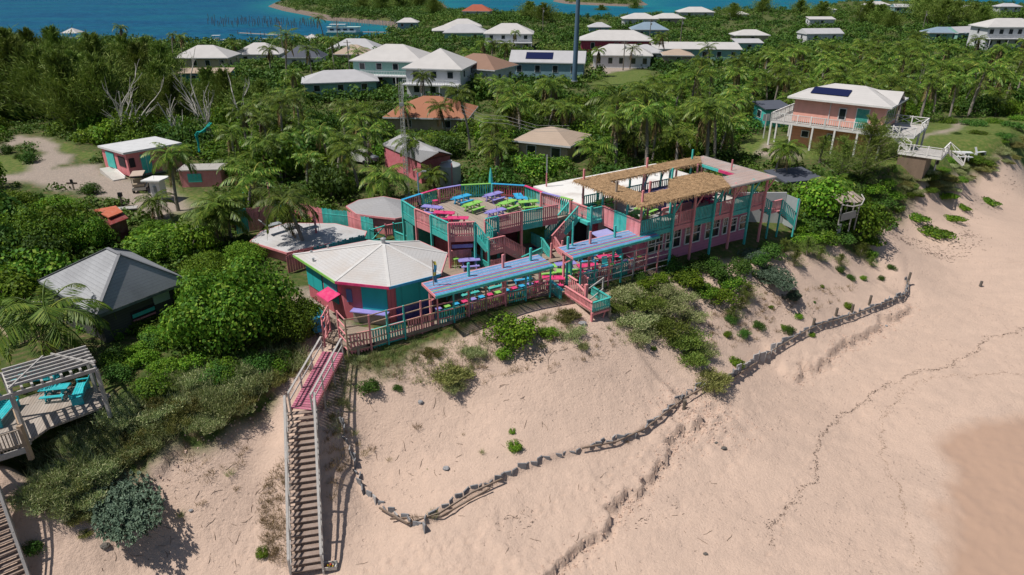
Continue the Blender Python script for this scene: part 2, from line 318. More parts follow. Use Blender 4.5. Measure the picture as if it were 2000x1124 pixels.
def make_terrain():
    ys=[6.]; 
    while ys[-1]<64: ys.append(ys[-1]+(.13 if 21<ys[-1]<56 else .3))
    while ys[-1]<2600: ys.append(ys[-1]*1.016)
    ys=np.array(ys)
    N=470; tx=np.linspace(-1,1,N); XX=[];YY=[]
    for y in ys:
        hw=y*.92+7 if y<64 else y*1.02+5
        XX.append(tx*hw+(1.5 if y<64 else 1.5)); YY.append(np.full(N,y))
    X=np.concatenate(XX);Y=np.concatenate(YY); Z=height(X,Y)
    rr=np.random.default_rng(8); pr=[]
    def trail(px,z,n,w,st=.62):
        P=PL(px,z); L=np.hypot(*np.diff(P,axis=0).T); 
        for k in range(n):
            off=rr.normal()*w; d=rr.uniform(0,3); side=1
            while d<L.sum():
                i=int(np.searchsorted(np.cumsum(L),d)); i=min(i,len(L)-1); f=(d-np.r_[0,np.cumsum(L)][i])/L[i]; q=P[i]+(P[i+1]-P[i])*f; t_=(P[i+1]-P[i])/L[i]; nn=np.array([-t_[1],t_[0]]); off+=rr.normal()*.08; pr.append((q+nn*(off+side*.1)).tolist()+[math.atan2(t_[1],t_[0])]); side=-side; d+=st*rr.uniform(.8,1.2)
    trail([(1120,1120),(1260,960),(1400,850),(1500,760),(1640,690),(1860,600),(2000,560)],-5.8,9,.8); trail([(640,1120),(680,1000),(700,960)],-5.4,5,.5); trail([(650,1110),(900,1050),(1150,960),(1330,850)],-5.6,7,.6); trail([(1500,1124),(1560,960),(1640,830),(1800,740),(2000,650)],-6.5,4,.5); trail([(760,1110),(1000,1110),(1200,1124)],-5.9,6,.7)
    trail([(560,1100),(480,1050),(300,1080),(120,1100)],-5,5,.5); trail([(720,860),(860,820),(1050,760),(1250,740)],-3,4,.8); trail([(500,900),(480,1000),(500,1110)],-3.8,4,.5); trail([(1790,560),(1850,480),(1930,420),(2000,380)],-5.8,6,.7)
    nearm=np.where(Y<62)[0]; xn,yn=X[nearm],Y[nearm]; order=np.argsort(yn); ynS=yn[order]
    for a,b_,an in pr:
        lo,hi=np.searchsorted(ynS,[b_-.4,b_+.4]); ix=order[lo:hi]; dx=xn[ix]-a; m=np.abs(dx)<.4; ix=ix[m]; dx=dx[m]; dy=yn[ix]-b_; ca,sa=math.cos(an),math.sin(an); u=(dx*ca+dy*sa)/.17; v=(-dx*sa+dy*ca)/.10; r2=u*u+v*v
        Z[nearm[ix]]+=-.055*np.exp(-r2)+.022*np.exp(-(np.sqrt(r2)-1.5)**2/.25)
    # beyond the sheet a skirt of sea bed: last row dropped
    nr=len(ys); idx=np.arange(nr*N).reshape(nr,N); q=np.stack([idx[:-1,:-1],idx[:-1,1:],idx[1:,1:],idx[1:,:-1]],-1).reshape(-1,4)
    me=bpy.data.meshes.new('ground'); me.vertices.add(len(X)); me.vertices.foreach_set('co',np.c_[X,Y,Z].ravel()); me.loops.add(q.size); me.loops.foreach_set('vertex_index',q.ravel().astype(np.int32))
    me.polygons.add(len(q)); me.polygons.foreach_set('loop_start',np.arange(0,q.size,4,dtype=np.int32)); me.polygons.foreach_set('use_smooth',np.ones(len(q),bool)); me.update(calc_edges=True)
    wx=X+1.6*fbm(X,Y,3,21,4); wy=Y+1.6*fbm(X,Y,3,22,4)
    def soft(P,w): d=pdist(wx,wy,P); s=np.where(inpoly(wx,wy,P),d,-d); return np.clip(s/w+.5,0,1)
    sand=soft(sand_poly,1.0)
    road=np.zeros(len(X)); 
    for P in road_polys: road=np.maximum(road,soft(P,1.2))
    lw=np.zeros(len(X))
    for P in lawn: lw=np.maximum(lw,soft(P,1.5))
    a=me.color_attributes.new('zones','FLOAT_COLOR','POINT')
    wt=soft(wet,1.3); a.data.foreach_set('color',np.c_[sand,road,lw,wt].ravel())
    return me
t=NT('ground_cover'); at=t.n('ShaderNodeVertexColor',layer_name='zones'); sp=t.n('ShaderNodeSeparateColor'); t.l(at.outputs['Color'],sp.inputs[0])
n1=t.noise(.18,4,'World'); n2=t.noise(2.2,5,'World'); n3=t.noise(26,3,'World'); n4=t.noise(7,6,'World',.65); n5=t.noise(.6,4,'World',.6,(.55,1.3,1))
sand=t.mix(n1.outputs[0],(.61,.46,.37),(.53,.395,.318)); sand=t.mix(t.ramp(n4.outputs[0],[(.35,(0,0,0)),(.75,(1,1,1))]),sand,t.mix(.5,sand,(.45,.335,.265)))
sand=t.mix(t.math('MULTIPLY',t.ramp(n5.outputs[0],[(.42,(0,0,0)),(.66,(1,1,1))]),.35),sand,(.44,.335,.275)); grain=t.ramp(n3.outputs[0],[(.26,(.72,.70,.68)),(.4,(1,1,1)),(1,(1,1,1))]); sand=t.mix(.35,sand,grain,'MULTIPLY')
soil=t.ramp(n2.outputs[0],[(.3,(.04,.07,.015)),(.5,(.07,.10,.022)),(.62,(.12,.10,.045)),(.78,(.26,.19,.12))])
grass=t.ramp(n2.outputs[0],[(.3,(.075,.12,.022)),(.5,(.12,.17,.035)),(.7,(.22,.20,.07))]); grass=t.mix(t.math('MULTIPLY',n3.outputs[0],.6),grass,(.05,.08,.015))
road=t.mix(n2.outputs[0],(.30,.245,.205),(.46,.375,.305)); road=t.mix(t.ramp(n4.outputs[0],[(.4,(0,0,0)),(.55,(.85,.85,.85))]),road,(.27,.23,.20))
c=t.mix(sp.outputs[2],soil,grass); c=t.mix(sp.outputs[1],c,road); c=t.mix(sp.outputs[0],c,sand)
c=t.mix(at.outputs['Alpha'],c,(.42,.285,.21)); 
# rock rim close to sea level in the harbour
gz=t.n('ShaderNodeNewGeometry'); sx=t.n('ShaderNodeSeparateXYZ'); t.l(gz.outputs['Position'],sx.inputs[0]); fy=t.math('GREATER_THAN',sx.outputs[1],140); lz=t.math('LESS_THAN',sx.outputs[2],SEA+1.5)
rock=t.ramp(n2.outputs[0],[(.35,(.08,.065,.055)),(.6,(.24,.185,.155))]); c=t.mix(t.math('MULTIPLY',fy,lz),c,rock)
t.base(c); t.l(t.math('MULTIPLY_ADD',at.outputs['Alpha'],-.62,.92),t.b.inputs['Roughness']); t.b.inputs['Specular IOR Level'].default_value=.25
# footprints and ripples
vo=t.n('ShaderNodeTexVoronoi'); vo.inputs['Scale'].default_value=2.1; mp=t.n('ShaderNodeMapping'); mp.inputs['Scale'].default_value=(1,1.5,.0); t.l(gz.outputs['Position'],mp.inputs[0]); t.l(mp.outputs[0],vo.inputs['Vector'])
fp=t.ramp(vo.outputs['Distance'],[(.0,(.0,.0,.0)),(.17,(.1,.1,.1)),(.24,(1,1,1)),(1,(1,1,1))]); msk=t.ramp(n1.outputs[0],[(.44,(1,1,1)),(.56,(0,0,0))]); fp=t.mix(msk,fp,(1.,1.,1.))
hgt=t.math('ADD',t.math('MULTIPLY',n4.outputs[0],.9),t.math('ADD',t.math('MULTIPLY',fp,.5),t.math('MULTIPLY',n3.outputs[0],.22)))
dry=t.math('MULTIPLY_ADD',at.outputs['Alpha'],-.95,1); hgt=t.math('MULTIPLY',hgt,dry); t.bump(hgt,.8,.10)
GROUND_M=t.m
gm=make_terrain(); gm.materials.append(GROUND_M); g=bpy.data.objects.new('ground',gm); COL.objects.link(g); g['kind']='structure'
# ------------------------------------------------------------ sea
t=NT('sea_water'); a=t.noise(.012,4,'World',.6,(1,2.2,1)); b=t.noise(.22,4,'World',.65,(1,1.9,1)); b2=t.noise(.06,3,'World',.6,(1,2.5,1))
sx=t.n('ShaderNodeSeparateXYZ'); gg=t.n('ShaderNodeNewGeometry'); t.l(gg.outputs['Position'],sx.inputs[0])
fx=t.n('ShaderNodeMapRange'); fx.inputs[1].default_value=60; fx.inputs[2].default_value=-150; t.l(sx.outputs[0],fx.inputs[0])
deep=t.ramp(a.outputs[0],[(.32,(.004,.17,.24)),(.55,(.003,.105,.23)),(.8,(.002,.065,.19))])
shal=t.ramp(a.outputs[0],[(.3,(.015,.31,.31)),(.5,(.006,.17,.28)),(.7,(.008,.24,.30))])
c=t.mix(fx.outputs[0],shal,deep); at=t.n('ShaderNodeVertexColor',layer_name='shallows'); c=t.mix(t.math('MULTIPLY',at.outputs['Color'],.75),c,(.05,.36,.33))
c=t.mix(t.math('MULTIPLY',t.ramp(b.outputs[0],[(.44,(0,0,0)),(.6,(1,1,1))]),.6),c,(.03,.22,.38))
c=t.mix(1,c,(.30,.58,.60),'MULTIPLY'); t.base(c); t.rough(.5); t.b.inputs['Specular IOR Level'].default_value=.08; t.bump(t.math('ADD',b.outputs[0],b2.outputs[0]),.9,.9)
SEA_M=t.m
ys=np.array([60*1.05**i for i in range(112)]+[]); tx=np.linspace(-1,1,90); X=np.concatenate([tx*(y*1.3+20) for y in ys]); Y=np.repeat(ys,90)
idx=np.arange(len(X)).reshape(len(ys),90); q=np.stack([idx[:-1,:-1],idx[:-1,1:],idx[1:,1:],idx[1:,:-1]],-1).reshape(-1,4)
me=bpy.data.meshes.new('sea'); me.from_pydata(np.c_[X,Y,np.full(len(X),SEA)].tolist(),[],q.tolist()); me.materials.append(SEA_M)
sdv=sdland(X,Y); ca=me.color_attributes.new('shallows','FLOAT_COLOR','POINT'); sv=np.clip(1+sdv/30,0,1)**1.5; ca.data.foreach_set('color',np.c_[sv,sv,sv,np.ones(len(sv))].ravel())
o=bpy.data.objects.new('sea',me); COL.objects.link(o); o['kind']='structure'
# the sheet of ground reaches out under the sea: a wide sea floor to the horizon is not needed beyond opaque water
# ------------------------------------------------------------ helpers in the frame of the beach bar (u along the front, v inland)
class Site:
    "a thing whose parts are written in site coordinates and stored relative to its base"
    def __init__(s,name,label,cat,u,v,z=0,group=None):
        s.o=(u,v,z); s.e=thing(name,label,cat,UV(u,v,z),ANG,group)
    def part(s,name,mb,mats,parent=None,smooth=False,label=None,pl=None):
        mb.v=[(a-s.o[0],b-s.o[1],c-s.o[2]) for a,b,c in mb.v]
        q=mb.build(name,mats,parent or s.e,smooth=smooth)
        if label: q['label']=label
        return q
def railing(mb,a,b,za,zb,h=1.0,gap=.155,w=.095,th=.025,skirt=.0,m=0,mc=0,solid=False,bot=.10):
    "picket railing between two points; za,zb are the floor heights at its ends"
    ax,ay=a;bx,by=b; L=math.hypot(bx-ax,by-ay); n=max(1,int(L/gap)); ang=math.atan2(by-ay,bx-ax); sl=(zb-za)
    for i in range(n):
        f=(i+.5)/n; x,y,z=ax+(bx-ax)*f,ay+(by-ay)*f,za+sl*f; jit=random.uniform(-.02,.02)
        mb.box((x,y,z+(h-skirt)/2+jit/2),(w if not solid else L/n*.93,th,h+skirt-.08+jit),ang,m)
    mb.bar((ax,ay,za+bot+.1),(bx,by,zb+bot+.1),.05,.09,m); mb.bar((ax,ay,za+h),(bx,by,zb+h),.15,.05,mc)
def posts(S,pts,z0,z1,w=.12,mats=(PINK,TEAL),parent=None,start=0):
    for i,p in enumerate(pts):
        b=MB(); b.box((p[0],p[1],(z0+z1)/2),(w,w,z1-z0)); S.part('post',b,mats[(i+start)%len(mats)],parent)
PT2=[PINK,TEAL]
# ---------------- lower timber deck
S=Site('timber_deck','broad brown boardwalk deck spread between the striped pergolas and the raised sun deck','deck',0,0,0)
b=MB(); P=[(.3,-.1),(5.5,-.25),(14.9,-.3),(15.0,-.6),(17.6,-.6),(17.6,-.3),(24.2,-.1),(24.2,8),(9.5,9.5),(9.2,3),(6.9,.7),(3.2,.6),(.8,3.2),(-.3,9.0),(-1.2,9.0),(-.8,2.2)]
b.prism(P,.1,.3); S.part('floor',b,DECKW)
b=MB(); b.prism([(7.3,1.25),(15.2,1.25),(15.2,3.6),(24.2,3.3),(24.2,8),(9.4,9.5),(9.2,3.2)],.31,.7); S.part('raised_floor',b,DECKW)
b=MB()
for u in np.arange(.6,24,1.9): b.box((u,-.1+ (-.15 if u>5 else 0),-.5),(.14,.14,1.3))
S.part('pilings',b,RAWW)
b=MB(); b.prism([(15.1,-.35),(17.4,-.35),(17.2,3.2),(15.3,3.2)],.302,.308); S.part('boards',b,planks('grey_cross_boards',(.36,.30,.26),(.22,.17,.15),.14,0))
# ---------------- octagonal bar
S=Site('octagonal_bar','low eight-sided beach bar with a pale shingle roof and teal shutters','building',4.4,5.2,.0)
E=[(-.15,9.41),(.77,3.53),(3.31,.91),(6.94,1.01),(8.93,3.9),(8.31,7.08),(5.2,9.19)]
ap=GU(749,475,4.25); A=(ap[0],ap[1],4.25)
cx,cy=4.35,5.1
b=MB(); vs=[(x,y,3.2) for x,y in E]+[A]; n=7
b.add(vs,[(i,(i+1)%n,n) for i in range(n)]); b.add([(x,y,3.08) for x,y in E],[tuple(range(n))[::-1]])
ROOFW=shingle('pale_grey_shingles',(.52,.51,.505),.055,.72,(.44,.39,.35),.6)
rf=S.part('roof',b,ROOFW)
b=MB()
for i in range(n): b.bar((E[i][0],E[i][1],3.215),(A[0],A[1],4.262),.2,.03)
S.part('ridge_caps',b,flat('ridge_white',(.55,.54,.53),.8),rf)
fc=[LIME,HOT,BLUE,PINK,PINK,TEAL,PINK]
for i in range(n):
    b=MB(); a_,b_=E[i],E[(i+1)%n]; b.bar((*a_,3.12),(*b_,3.12),.06,.17); S.part('fascia',b,fc[i],rf)
b=MB(); b.lathe([(.14,0),(.14,.28),(.2,.3),(.2,.36),(.05,.42)],(A[0],A[1],A[2]-.02),10); S.part('vent',b,METAL,rf)
for q in ((.9,8.6),(2.2,9.0),(.6,7.2)): 
    b=MB(); b.lathe([(.07,0),(.07,.22),(.1,.24)],(q[0],q[1],3.28),8); S.part('vent',b,METAL,rf)
I=[(cx+(x-cx)*.86,cy+(y-cy)*.86) for x,y in E]
b=MB(); b.prism(I,.1,3.1); wl=S.part('wall',b,wallboards('bar_pink_boards',(.56,.15,.18),.25,3))
def facepanel(name,i,f0,f1,z0,z1,mat,th=.07,par=None,off=0):
    (x0,y0),(x1,y1)=I[i],I[(i+1)%n]; L=math.hypot(x1-x0,y1-y0); ang=math.atan2(y1-y0,x1-x0); f=(f0+f1)/2
    b=MB(); b.box((x0+(x1-x0)*f+math.sin(ang)*(th/2+off),y0+(y1-y0)*f-math.cos(ang)*(th/2+off),(z0+z1)/2),(L*(f1-f0),th,z1-z0),ang); return S.part(name,b,mat,par or wl)
BT=wallboards('bar_teal_shutter',(.02,.40,.40),1.3,3,.8,.2)
facepanel('shutter',0,.02,.45,1.1,2.9,BT); facepanel('shutter',0,.5,.86,1.1,2.9,BT)
facepanel('shutter',1,.42,.97,1.15,2.85,BT); facepanel('shutter',2,.16,.93,1.35,2.9,BT); facepanel('shutter',3,.1,.9,1.3,2.8,BT)
facepanel('dado',2,.14,.98,.32,1.33,NAVY); facepanel('window',1,.08,.2,1.6,2.5,flat('lattice_blue',(.12,.16,.3)))
x,y=I[0][0]*.25+I[1][0]*.75,I[0][1]*.25+I[1][1]*.75
b=MB(); b.add([(I[1][0]-.05,I[1][1]+.3,2.0),(I[1][0]-.3,I[1][1]+1.9,2.0),(I[1][0]-1.25,I[1][1]+1.7,1.75),(I[1][0]-1.0,I[1][1]+.1,1.75)],[(0,1,2,3)]); b.add([(I[1][0]-.05,I[1][1]+.3,1.95),(I[1][0]-.3,I[1][1]+1.9,1.95),(I[1][0]-1.25,I[1][1]+1.7,1.7),(I[1][0]-1.0,I[1][1]+.1,1.7)],[(3,2,1,0)]); S.part('awning',b,HOT,wl)
i=1;(x0,y0),(x1,y1)=I[1],I[2]; ang=math.atan2(y1-y0,x1-x0)
b=MB(); b.box((x0+(x1-x0)*.6+math.sin(ang)*.3,y0+(y1-y0)*.6-math.cos(ang)*.3,1.18),(2.5,.55,.06),ang); S.part('counter',b,PURP,wl)
b=MB(); b.box((x0+(x1-x0)*.6+math.sin(ang)*.16,y0+(y1-y0)*.6-math.cos(ang)*.16,.72),(2.4,.2,.85),ang); S.part('counter_base',b,RAWW,wl)
b=MB(); b.box((-1.55,3.0,.95),(.5,.8,1.3),.2); 
S2=Site('bin_cabinet','bright blue cabinet tucked under the crimson awning beside the gate','cabinet',-.75,3.3,.3)
b=MB(); b.box2((-1.1,2.9,.3),(-.4,3.7,1.25)); S2.part('body',b,BLUE); b=MB(); b.box2((-1.15,2.85,1.25),(-.35,3.75,1.32)); S2.part('lid',b,paint('light_blue',(.05,.4,.65)))
# ---------------- raised sun deck
S=Site('sun_deck','raised many-sided sun deck ringed by pink and teal railings with rainbow caps','deck',15.4,10.2,0)
RZ=3.15
Lft=[(9.89,13.45),(9.9,11.0),(10.25,9.05),(10.53,6.7),(12.24,5.87)]
Fr=[(13.21,6.0),(14.35,6.05),(16.45,6.05),(18.36,5.95),(19.75,5.85)]
Bk=[(21.37,6.13),(21.05,7.3),(20.51,9.13),(20.36,11.5),(18.25,13.57),(15.83,14.56),(13.56,14.59),(11.88,14.13),(9.89,13.45)]
poly=Lft[:]+Fr+Bk[:-1]
b=MB(); b.prism(poly,2.9,RZ); S.part('floor',b,planks('sundeck_boards',(.42,.35,.29),(.30,.25,.21),.14,0))
for i in range(4):
    b=MB(); railing(b,Lft[i],Lft[i+1],RZ,RZ,1.12,.17,.115,skirt=0); b.bar((*Lft[i],2.98),(*Lft[i+1],2.98),.05,.42); S.part('railing',b,[TEAL,PINK,TEAL,PINK][i])
for i in range(4):
    b=MB(); railing(b,Fr[i],Fr[i+1],RZ,RZ,1.12,.17,.115); b.bar((*Fr[i],2.95),(*Fr[i+1],2.95),.06,.45); S.part('railing',b,[TEAL,DPINK,TEAL,DPINK][i])  # front pink panels take the darker rose: their shade is put into the colour
caps=[LIME,PURP,HOT,BLUE,LIME,PURP,HOT,BLUE]
for i in range(8):
    b=MB(); railing(b,Bk[i],Bk[i+1],RZ,RZ,1.12,.20,.10); q=S.part('railing',b,[TEAL,PINK,TEAL,WINE,TEAL,PINK,TEAL,PINK][i])
    b=MB(); b.bar((*Bk[i],RZ+1.16),(*Bk[i+1],RZ+1.16),.26,.05); S.part('cap',b,caps[i],q)
posts(S,Lft+Fr[:1]+Fr[1:3],0.1,RZ+1.1,.16,(TEAL,PINK)); posts(S,[(20.3,9),(18.2,13.3),(13.6,14.3),(11.9,13.9)],0,RZ+1.2,.14)
# rooms and walls below
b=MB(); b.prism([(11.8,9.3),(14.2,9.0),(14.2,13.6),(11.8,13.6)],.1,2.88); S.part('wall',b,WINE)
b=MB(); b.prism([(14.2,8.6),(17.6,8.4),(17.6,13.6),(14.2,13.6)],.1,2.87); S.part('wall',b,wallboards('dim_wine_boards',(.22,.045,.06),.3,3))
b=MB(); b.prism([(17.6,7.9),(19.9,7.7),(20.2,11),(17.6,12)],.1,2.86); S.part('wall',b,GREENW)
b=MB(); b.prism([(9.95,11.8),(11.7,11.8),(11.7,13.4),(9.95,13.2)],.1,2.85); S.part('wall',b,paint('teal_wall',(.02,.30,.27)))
b=MB(); b.bar((10.75,6.75,2.35),(12.2,6.1,2.35),.04,.28); S.part('sign_board',b,PURP)
b=MB(); railing(b,(10.6,7.1),(12.3,6.6),.7,.7,1.2,.15,.12,solid=True); S.part('screen',b,PINK)
# ---- front flight: down to a landing, then along
LZ=2.15
def stringer(mb,a,b,za,zb,h=.3): mb.bar((*a,za-.08),(*b,zb-.08),.06,h)
b=MB(); railing(b,(12.3,5.85),(12.75,5.0),RZ,LZ+.1,1.0,.14); stringer(b,(12.3,5.85),(12.75,5.0),RZ,LZ+.1,.35); S.part('stair_rail',b,TEAL)
b=MB(); railing(b,(13.2,5.95),(13.6,5.5),RZ,LZ+.4,1.0,.14); stringer(b,(13.2,5.95),(13.6,5.4),RZ,LZ+.3,.35); S.part('stair_rail',b,TEAL)
b=MB()
for k in range(5): b.box((12.85+.09*k,5.75-.16*k,RZ-.2-.2*k),(1.0,.26,.05),-.45)
S.part('tread',b,RAWW)
b=MB(); b.box2((12.72,4.75,LZ-.08),(14.1,5.75,LZ)); S.part('landing',b,RAWW)
b=MB(); railing(b,(12.72,5.75),(12.74,4.75),LZ,LZ,1.0,.13); b.bar((12.72,5.75,.95+.3),(12.74,4.75,.95+.3),.06,.07)
for k in range(7): b.box((12.73,5.68-k*.145,.75),(.025,.085,.95))
S.part('side_screen',b,TEAL)
b=MB(); b.bar((12.6,5.8,.9),(12.6,7.3,.9),.05,.06)
for k in range(9): b.box((12.6-k*.0-.12*0-.0,5.9+k*.16,.85),(.03,.11,1.15))
b.bar((12.6,5.8,1.45),(12.6,7.3,1.45),.1,.06); S.part('side_screen',b,TEAL)
b=MB(); railing(b,(12.74,4.75),(14.1,4.78),LZ,LZ,1.0,.15); b.bar((12.74,4.75,LZ-.12),(14.1,4.78,LZ-.12),.06,.3); S.part('railing',b,PINK)
b=MB()
for k in range(10): b.box((12.85+k*.135,4.78,.85),(.09,.025,1.1))
b.bar((12.74,4.78,1.4),(14.1,4.78,1.4),.06,.1); S.part('skirt_screen',b,PINK)
b=MB(); railing(b,(14.1,4.8),(16.1,4.95),LZ,.75,.95,.15); stringer(b,(14.1,4.8),(16.1,4.95),LZ,.75,.38); S.part('stair_rail',b,PINK)
b=MB(); railing(b,(14.1,5.75),(16.1,5.85),LZ,.75,.95,.15); stringer(b,(14.1,5.75),(16.1,5.85),LZ,.75,.3); S.part('stair_rail',b,DPINK)
b=MB()
for k in range(8): b.box((14.25+.25*k,5.3,LZ-.2-.17*k),(.3,.95,.05),.05)
S.part('tread',b,paint('pale_tread',(.62,.48,.42)))
posts(S,[(12.74,4.75),(14.1,4.78),(12.72,5.75)],.3,LZ+1.0,.13,(TEAL,PINK))
b=MB(); railing(b,(14.9,3.6),(17.2,4.3),.7,.7,1.0,.15); S.part('railing',b,TEAL)
# ---- stair climbing to the balcony
B0=(18.75,6.0);B1=(20.75,5.2);T0=(19.35,7.0); 
a0=(18.85,5.35);a1=(21.1,5.0);c0=(18.95,6.5);c1=(21.0,6.15); zl=1.0
for (p,q,ms) in ((a0,a1,(PINK,TEAL)),(c0,c1,(TEAL,TEAL))):
    mid=((p[0]+q[0])/2,(p[1]+q[1])/2)
    b=MB(); railing(b,p,mid,zl,(zl+RZ)/2,1.0,.13); stringer(b,p,mid,zl,(zl+RZ)/2,.35); S.part('stair_rail',b,ms[0])
    b=MB(); railing(b,mid,q,(zl+RZ)/2,RZ,1.0,.13); stringer(b,mid,q,(zl+RZ)/2,RZ,.35); S.part('stair_rail',b,ms[1])
b=MB()
for k in range(11): f=(k+.5)/11; b.box((18.9+2.15*f,5.9-.35*f,zl+(RZ-zl)*f),(.26,1.1,.05),-.15)
S.part('tread',b,RAWW)
b=MB(); b.box2((18.0,5.35,zl-.08),(19.1,6.9,zl)); S.part('landing',b,RAWW)
b=MB(); railing(b,(18.0,7.0),(18.0,5.5),zl,zl,.95,.14); S.part('railing',b,TEAL)
b=MB(); railing(b,(18.0,5.4),(18.0,4.25),zl,.35,.95,.14); S.part('stair_rail',b,TEAL)
b=MB(); railing(b,(19.05,5.3),(19.05,4.25),zl,.35,.95,.14); S.part('stair_rail',b,PINK)
b=MB(); 
for k in range(4): b.box((18.52,5.2-.27*k,zl-.14-.17*k),(1.0,.3,.05))
S.part('tread',b,RAWW)
b=MB(); b.box2((18.05,5.45,.3),(18.95,6.9,.9)); S.part('base_panel',b,NAVY)
posts(S,[(18.0,5.4),(18.0,4.2),(19.05,5.3),(19.05,4.2)],.3,1.95,.13,(TEAL,PINK,PINK,PINK))
# ---------------- two storey main building
S=Site('main_building','long two-storey beach bar building in pink boards under a thatched upper terrace','building',29.5,3,0)
FZ=3.1
PW=wallboards('mauve_pink_boards',(.66,.24,.36),.28,2,.75,.3)
b=MB(); b.box2((23.9,.15,-.5),(35.6,7,3.0)); wl=S.part('wall',b,PW)
b=MB(); b.box2((22.8,7.0,-.3),(37.0,13.2,3.28)); wl2=S.part('wall',b,GREYW)
b=MB(); b.box2((22.5,6.9,3.3),(37.2,13.35,3.44)); t_=NT('white_membrane'); nn=t_.noise(.55,5); n3_=t_.noise(5,4); c_=t_.mix(t_.ramp(nn.outputs[0],[(.5,(0,0,0)),(.72,(1,1,1))]),(.70,.69,.67),(.50,.46,.43)); c_=t_.mix(t_.ramp(n3_.outputs[0],[(.6,(0,0,0)),(.8,(.5,.5,.5))]),c_,(.4,.3,.22)); t_.base(c_); t_.rough(.8); MEMB=t_.m
S.part('flat_roof',b,MEMB)
for q in ((24,8.2),(30,12),(34,10)): b=MB(); b.lathe([(.06,0),(.06,.35),(.1,.37)],(q[0],q[1],3.44),8); S.part('vent',b,METAL)
def win(par,c,w,h,ang=0,z=1.5,n=1,frame=WHITE,gm=GLASS):
    b=MB(); dx,dy=math.cos(ang),math.sin(ang); nx,ny=dy,-dx
    def bx(f0,f1,z0,z1,t,m=0): mx=(f0+f1)/2; b.box((c[0]+dx*mx+nx*t/2,c[1]+dy*mx+ny*t/2,(z0+z1)/2),(f1-f0,t,z1-z0),ang)
    for a,q in ((-w/2,-w/2+.09),(w/2-.09,w/2),(-.04,.04) if w>1.1 else (0,0)):
        if q>a: bx(a,q,z,z+h,.09)
    for a,q in ((z-.0,z+.09),(z+h-.09,z+h),(z+h/2-.04,z+h/2+.04)): bx(-w/2,w/2,a,q,.085)
    for s_ in ((-w/4,),( w/4,)) if w>1.1 else ((0,),): bx(s_[0]-.015,s_[0]+.015,z+h/2,z+h,.06)
    bx(-w/2,w/2,z+h*.74,z+h*.74+.03,.064)
    f=S.part('window',b,frame,par); b=MB(); b.box((c[0]+nx*.02,c[1]+ny*.02,z+h/2),(w-.1,.04,h-.1),ang); S.part('pane',b,gm,f)
for u,w,h in ((24.9,1.6,1.7),(26.8,1.7,1.7),(28.95,1.75,1.7),(31.2,1.7,1.6),(32.7,.6,1.5),(33.65,.95,1.3),(34.9,.95,1.3)): win(wl,(u,.15),w,h,0,1.0)
win(wl,(23.9,2.2),1.3,1.2,-PI/2,1.2); 
b=MB(); b.box2((23.82,3.6,.3),(23.9,4.6,2.4)); S.part('door',b,DARK,wl)
b=MB(); b.box2((22.7,-.45,FZ-.28),(36.45,6.9,FZ)); S.part('terrace_floor',b,planks('terrace_boards',(.55,.53,.50),(.44,.42,.40),.14,0,.6))
b=MB(); b.box2((27.2,3.0,FZ),(33.8,5.6,FZ+1.0)); S.part('bar_counter',b,NAVY)
b=MB(); b.box2((27.1,2.9,FZ+1.0),(33.9,3.4,FZ+1.06)); b.box2((27.1,3.4,FZ+1.0),(27.6,5.7,FZ+1.06)); S.part('counter_top',b,paint('dark_blue_top',(.03,.06,.25)))
b=MB(); b.box2((26.9,1.6,FZ),(30.1,1.75,FZ+.75)); S.part('low_wall',b,PINK)
us=[22.75,24.0,25.9,28.1,30.35,32.5,34.6,36.4]
cols=[TEAL,PINK,TEAL,PINK,TEAL,PINK,PINK]
cols=[TEAL,TEAL,PINK,TEAL,PINK,TEAL,PINK]
for i in range(7):
    b=MB(); railing(b,(us[i],-.42),(us[i+1],-.42),FZ,FZ,1.1,.16,.10); b.bar((us[i],-.45,FZ-.16),(us[i+1],-.45,FZ-.16),.06,.36)
    S.part('railing',b,cols[i])
vs_=[-.42,1.1,2.55,4.0]
for i,mm in enumerate((PINK,TEAL,PINK)):
    b=MB(); railing(b,(22.7,vs_[i]),(22.7,vs_[i+1]),FZ-.5,FZ-.5,1.6,.15,.125,solid=True); S.part('railing',b,mm)
for i,(v0,v1) in enumerate(((6.85,6.85),)):
    for k in range(6):
        b=MB(); railing(b,(23+k*2.25,6.8),(25.2+k*2.25,6.8),FZ,FZ,1.05,.2,.10); S.part('railing',b,(TEAL,WINE)[k%2])
b=MB(); railing(b,(36.4,1.3),(36.4,6.8),FZ,FZ,1.1,.16,.1); S.part('railing',b,PINK)
# tall front posts and the posts of the thatch
for i,u in enumerate((25.9,28.1,30.35,32.5,34.6,36.4)):
    b=MB(); b.box((u,-.55,2.4),(.15,.15,6.4 if i<9 else 3)); S.part('post',b,PT2[(i+1)%2])
    b=MB(); b.bar((u,-.5,4.1),(u+.7,-.7,5.35),.09); S.part('brace',b,PT2[(i+1)%2])
for i,(u,v) in enumerate([(22.8,-.3),(22.8,1.2),(22.8,2.6),(22.8,4.1),(22.8,6.6),(24.3,6.6),(26,6.6),(27.8,6.6),(29.6,6.6),(31.4,6.6),(33.2,6.6),(35,6.6),(36.3,6.5),(36.3,3),(24.9,1.2),(27.4,1.3),(24.9,4.9),(29,3.0),(32.6,2.6),(33.3,1.0),(26.7,-.4),(31.2,-.4),(34.3,5.2),(31,5.2),(28,5.2)]):
    tall=.9 if i in (0,2,4,8,11,17,14) else 0
    b=MB(); b.box((u,v,FZ+1.25+tall/2),(.13,.13,2.5+tall)); S.part('post',b,PT2[i%2] if i!=2 else RAWW)
    if i%3==0: b=MB(); b.bar((u,v,FZ+1.2),(u+.55,v,FZ+2.45),.08); S.part('brace',b,PT2[(i+1)%2])
TZ=5.6
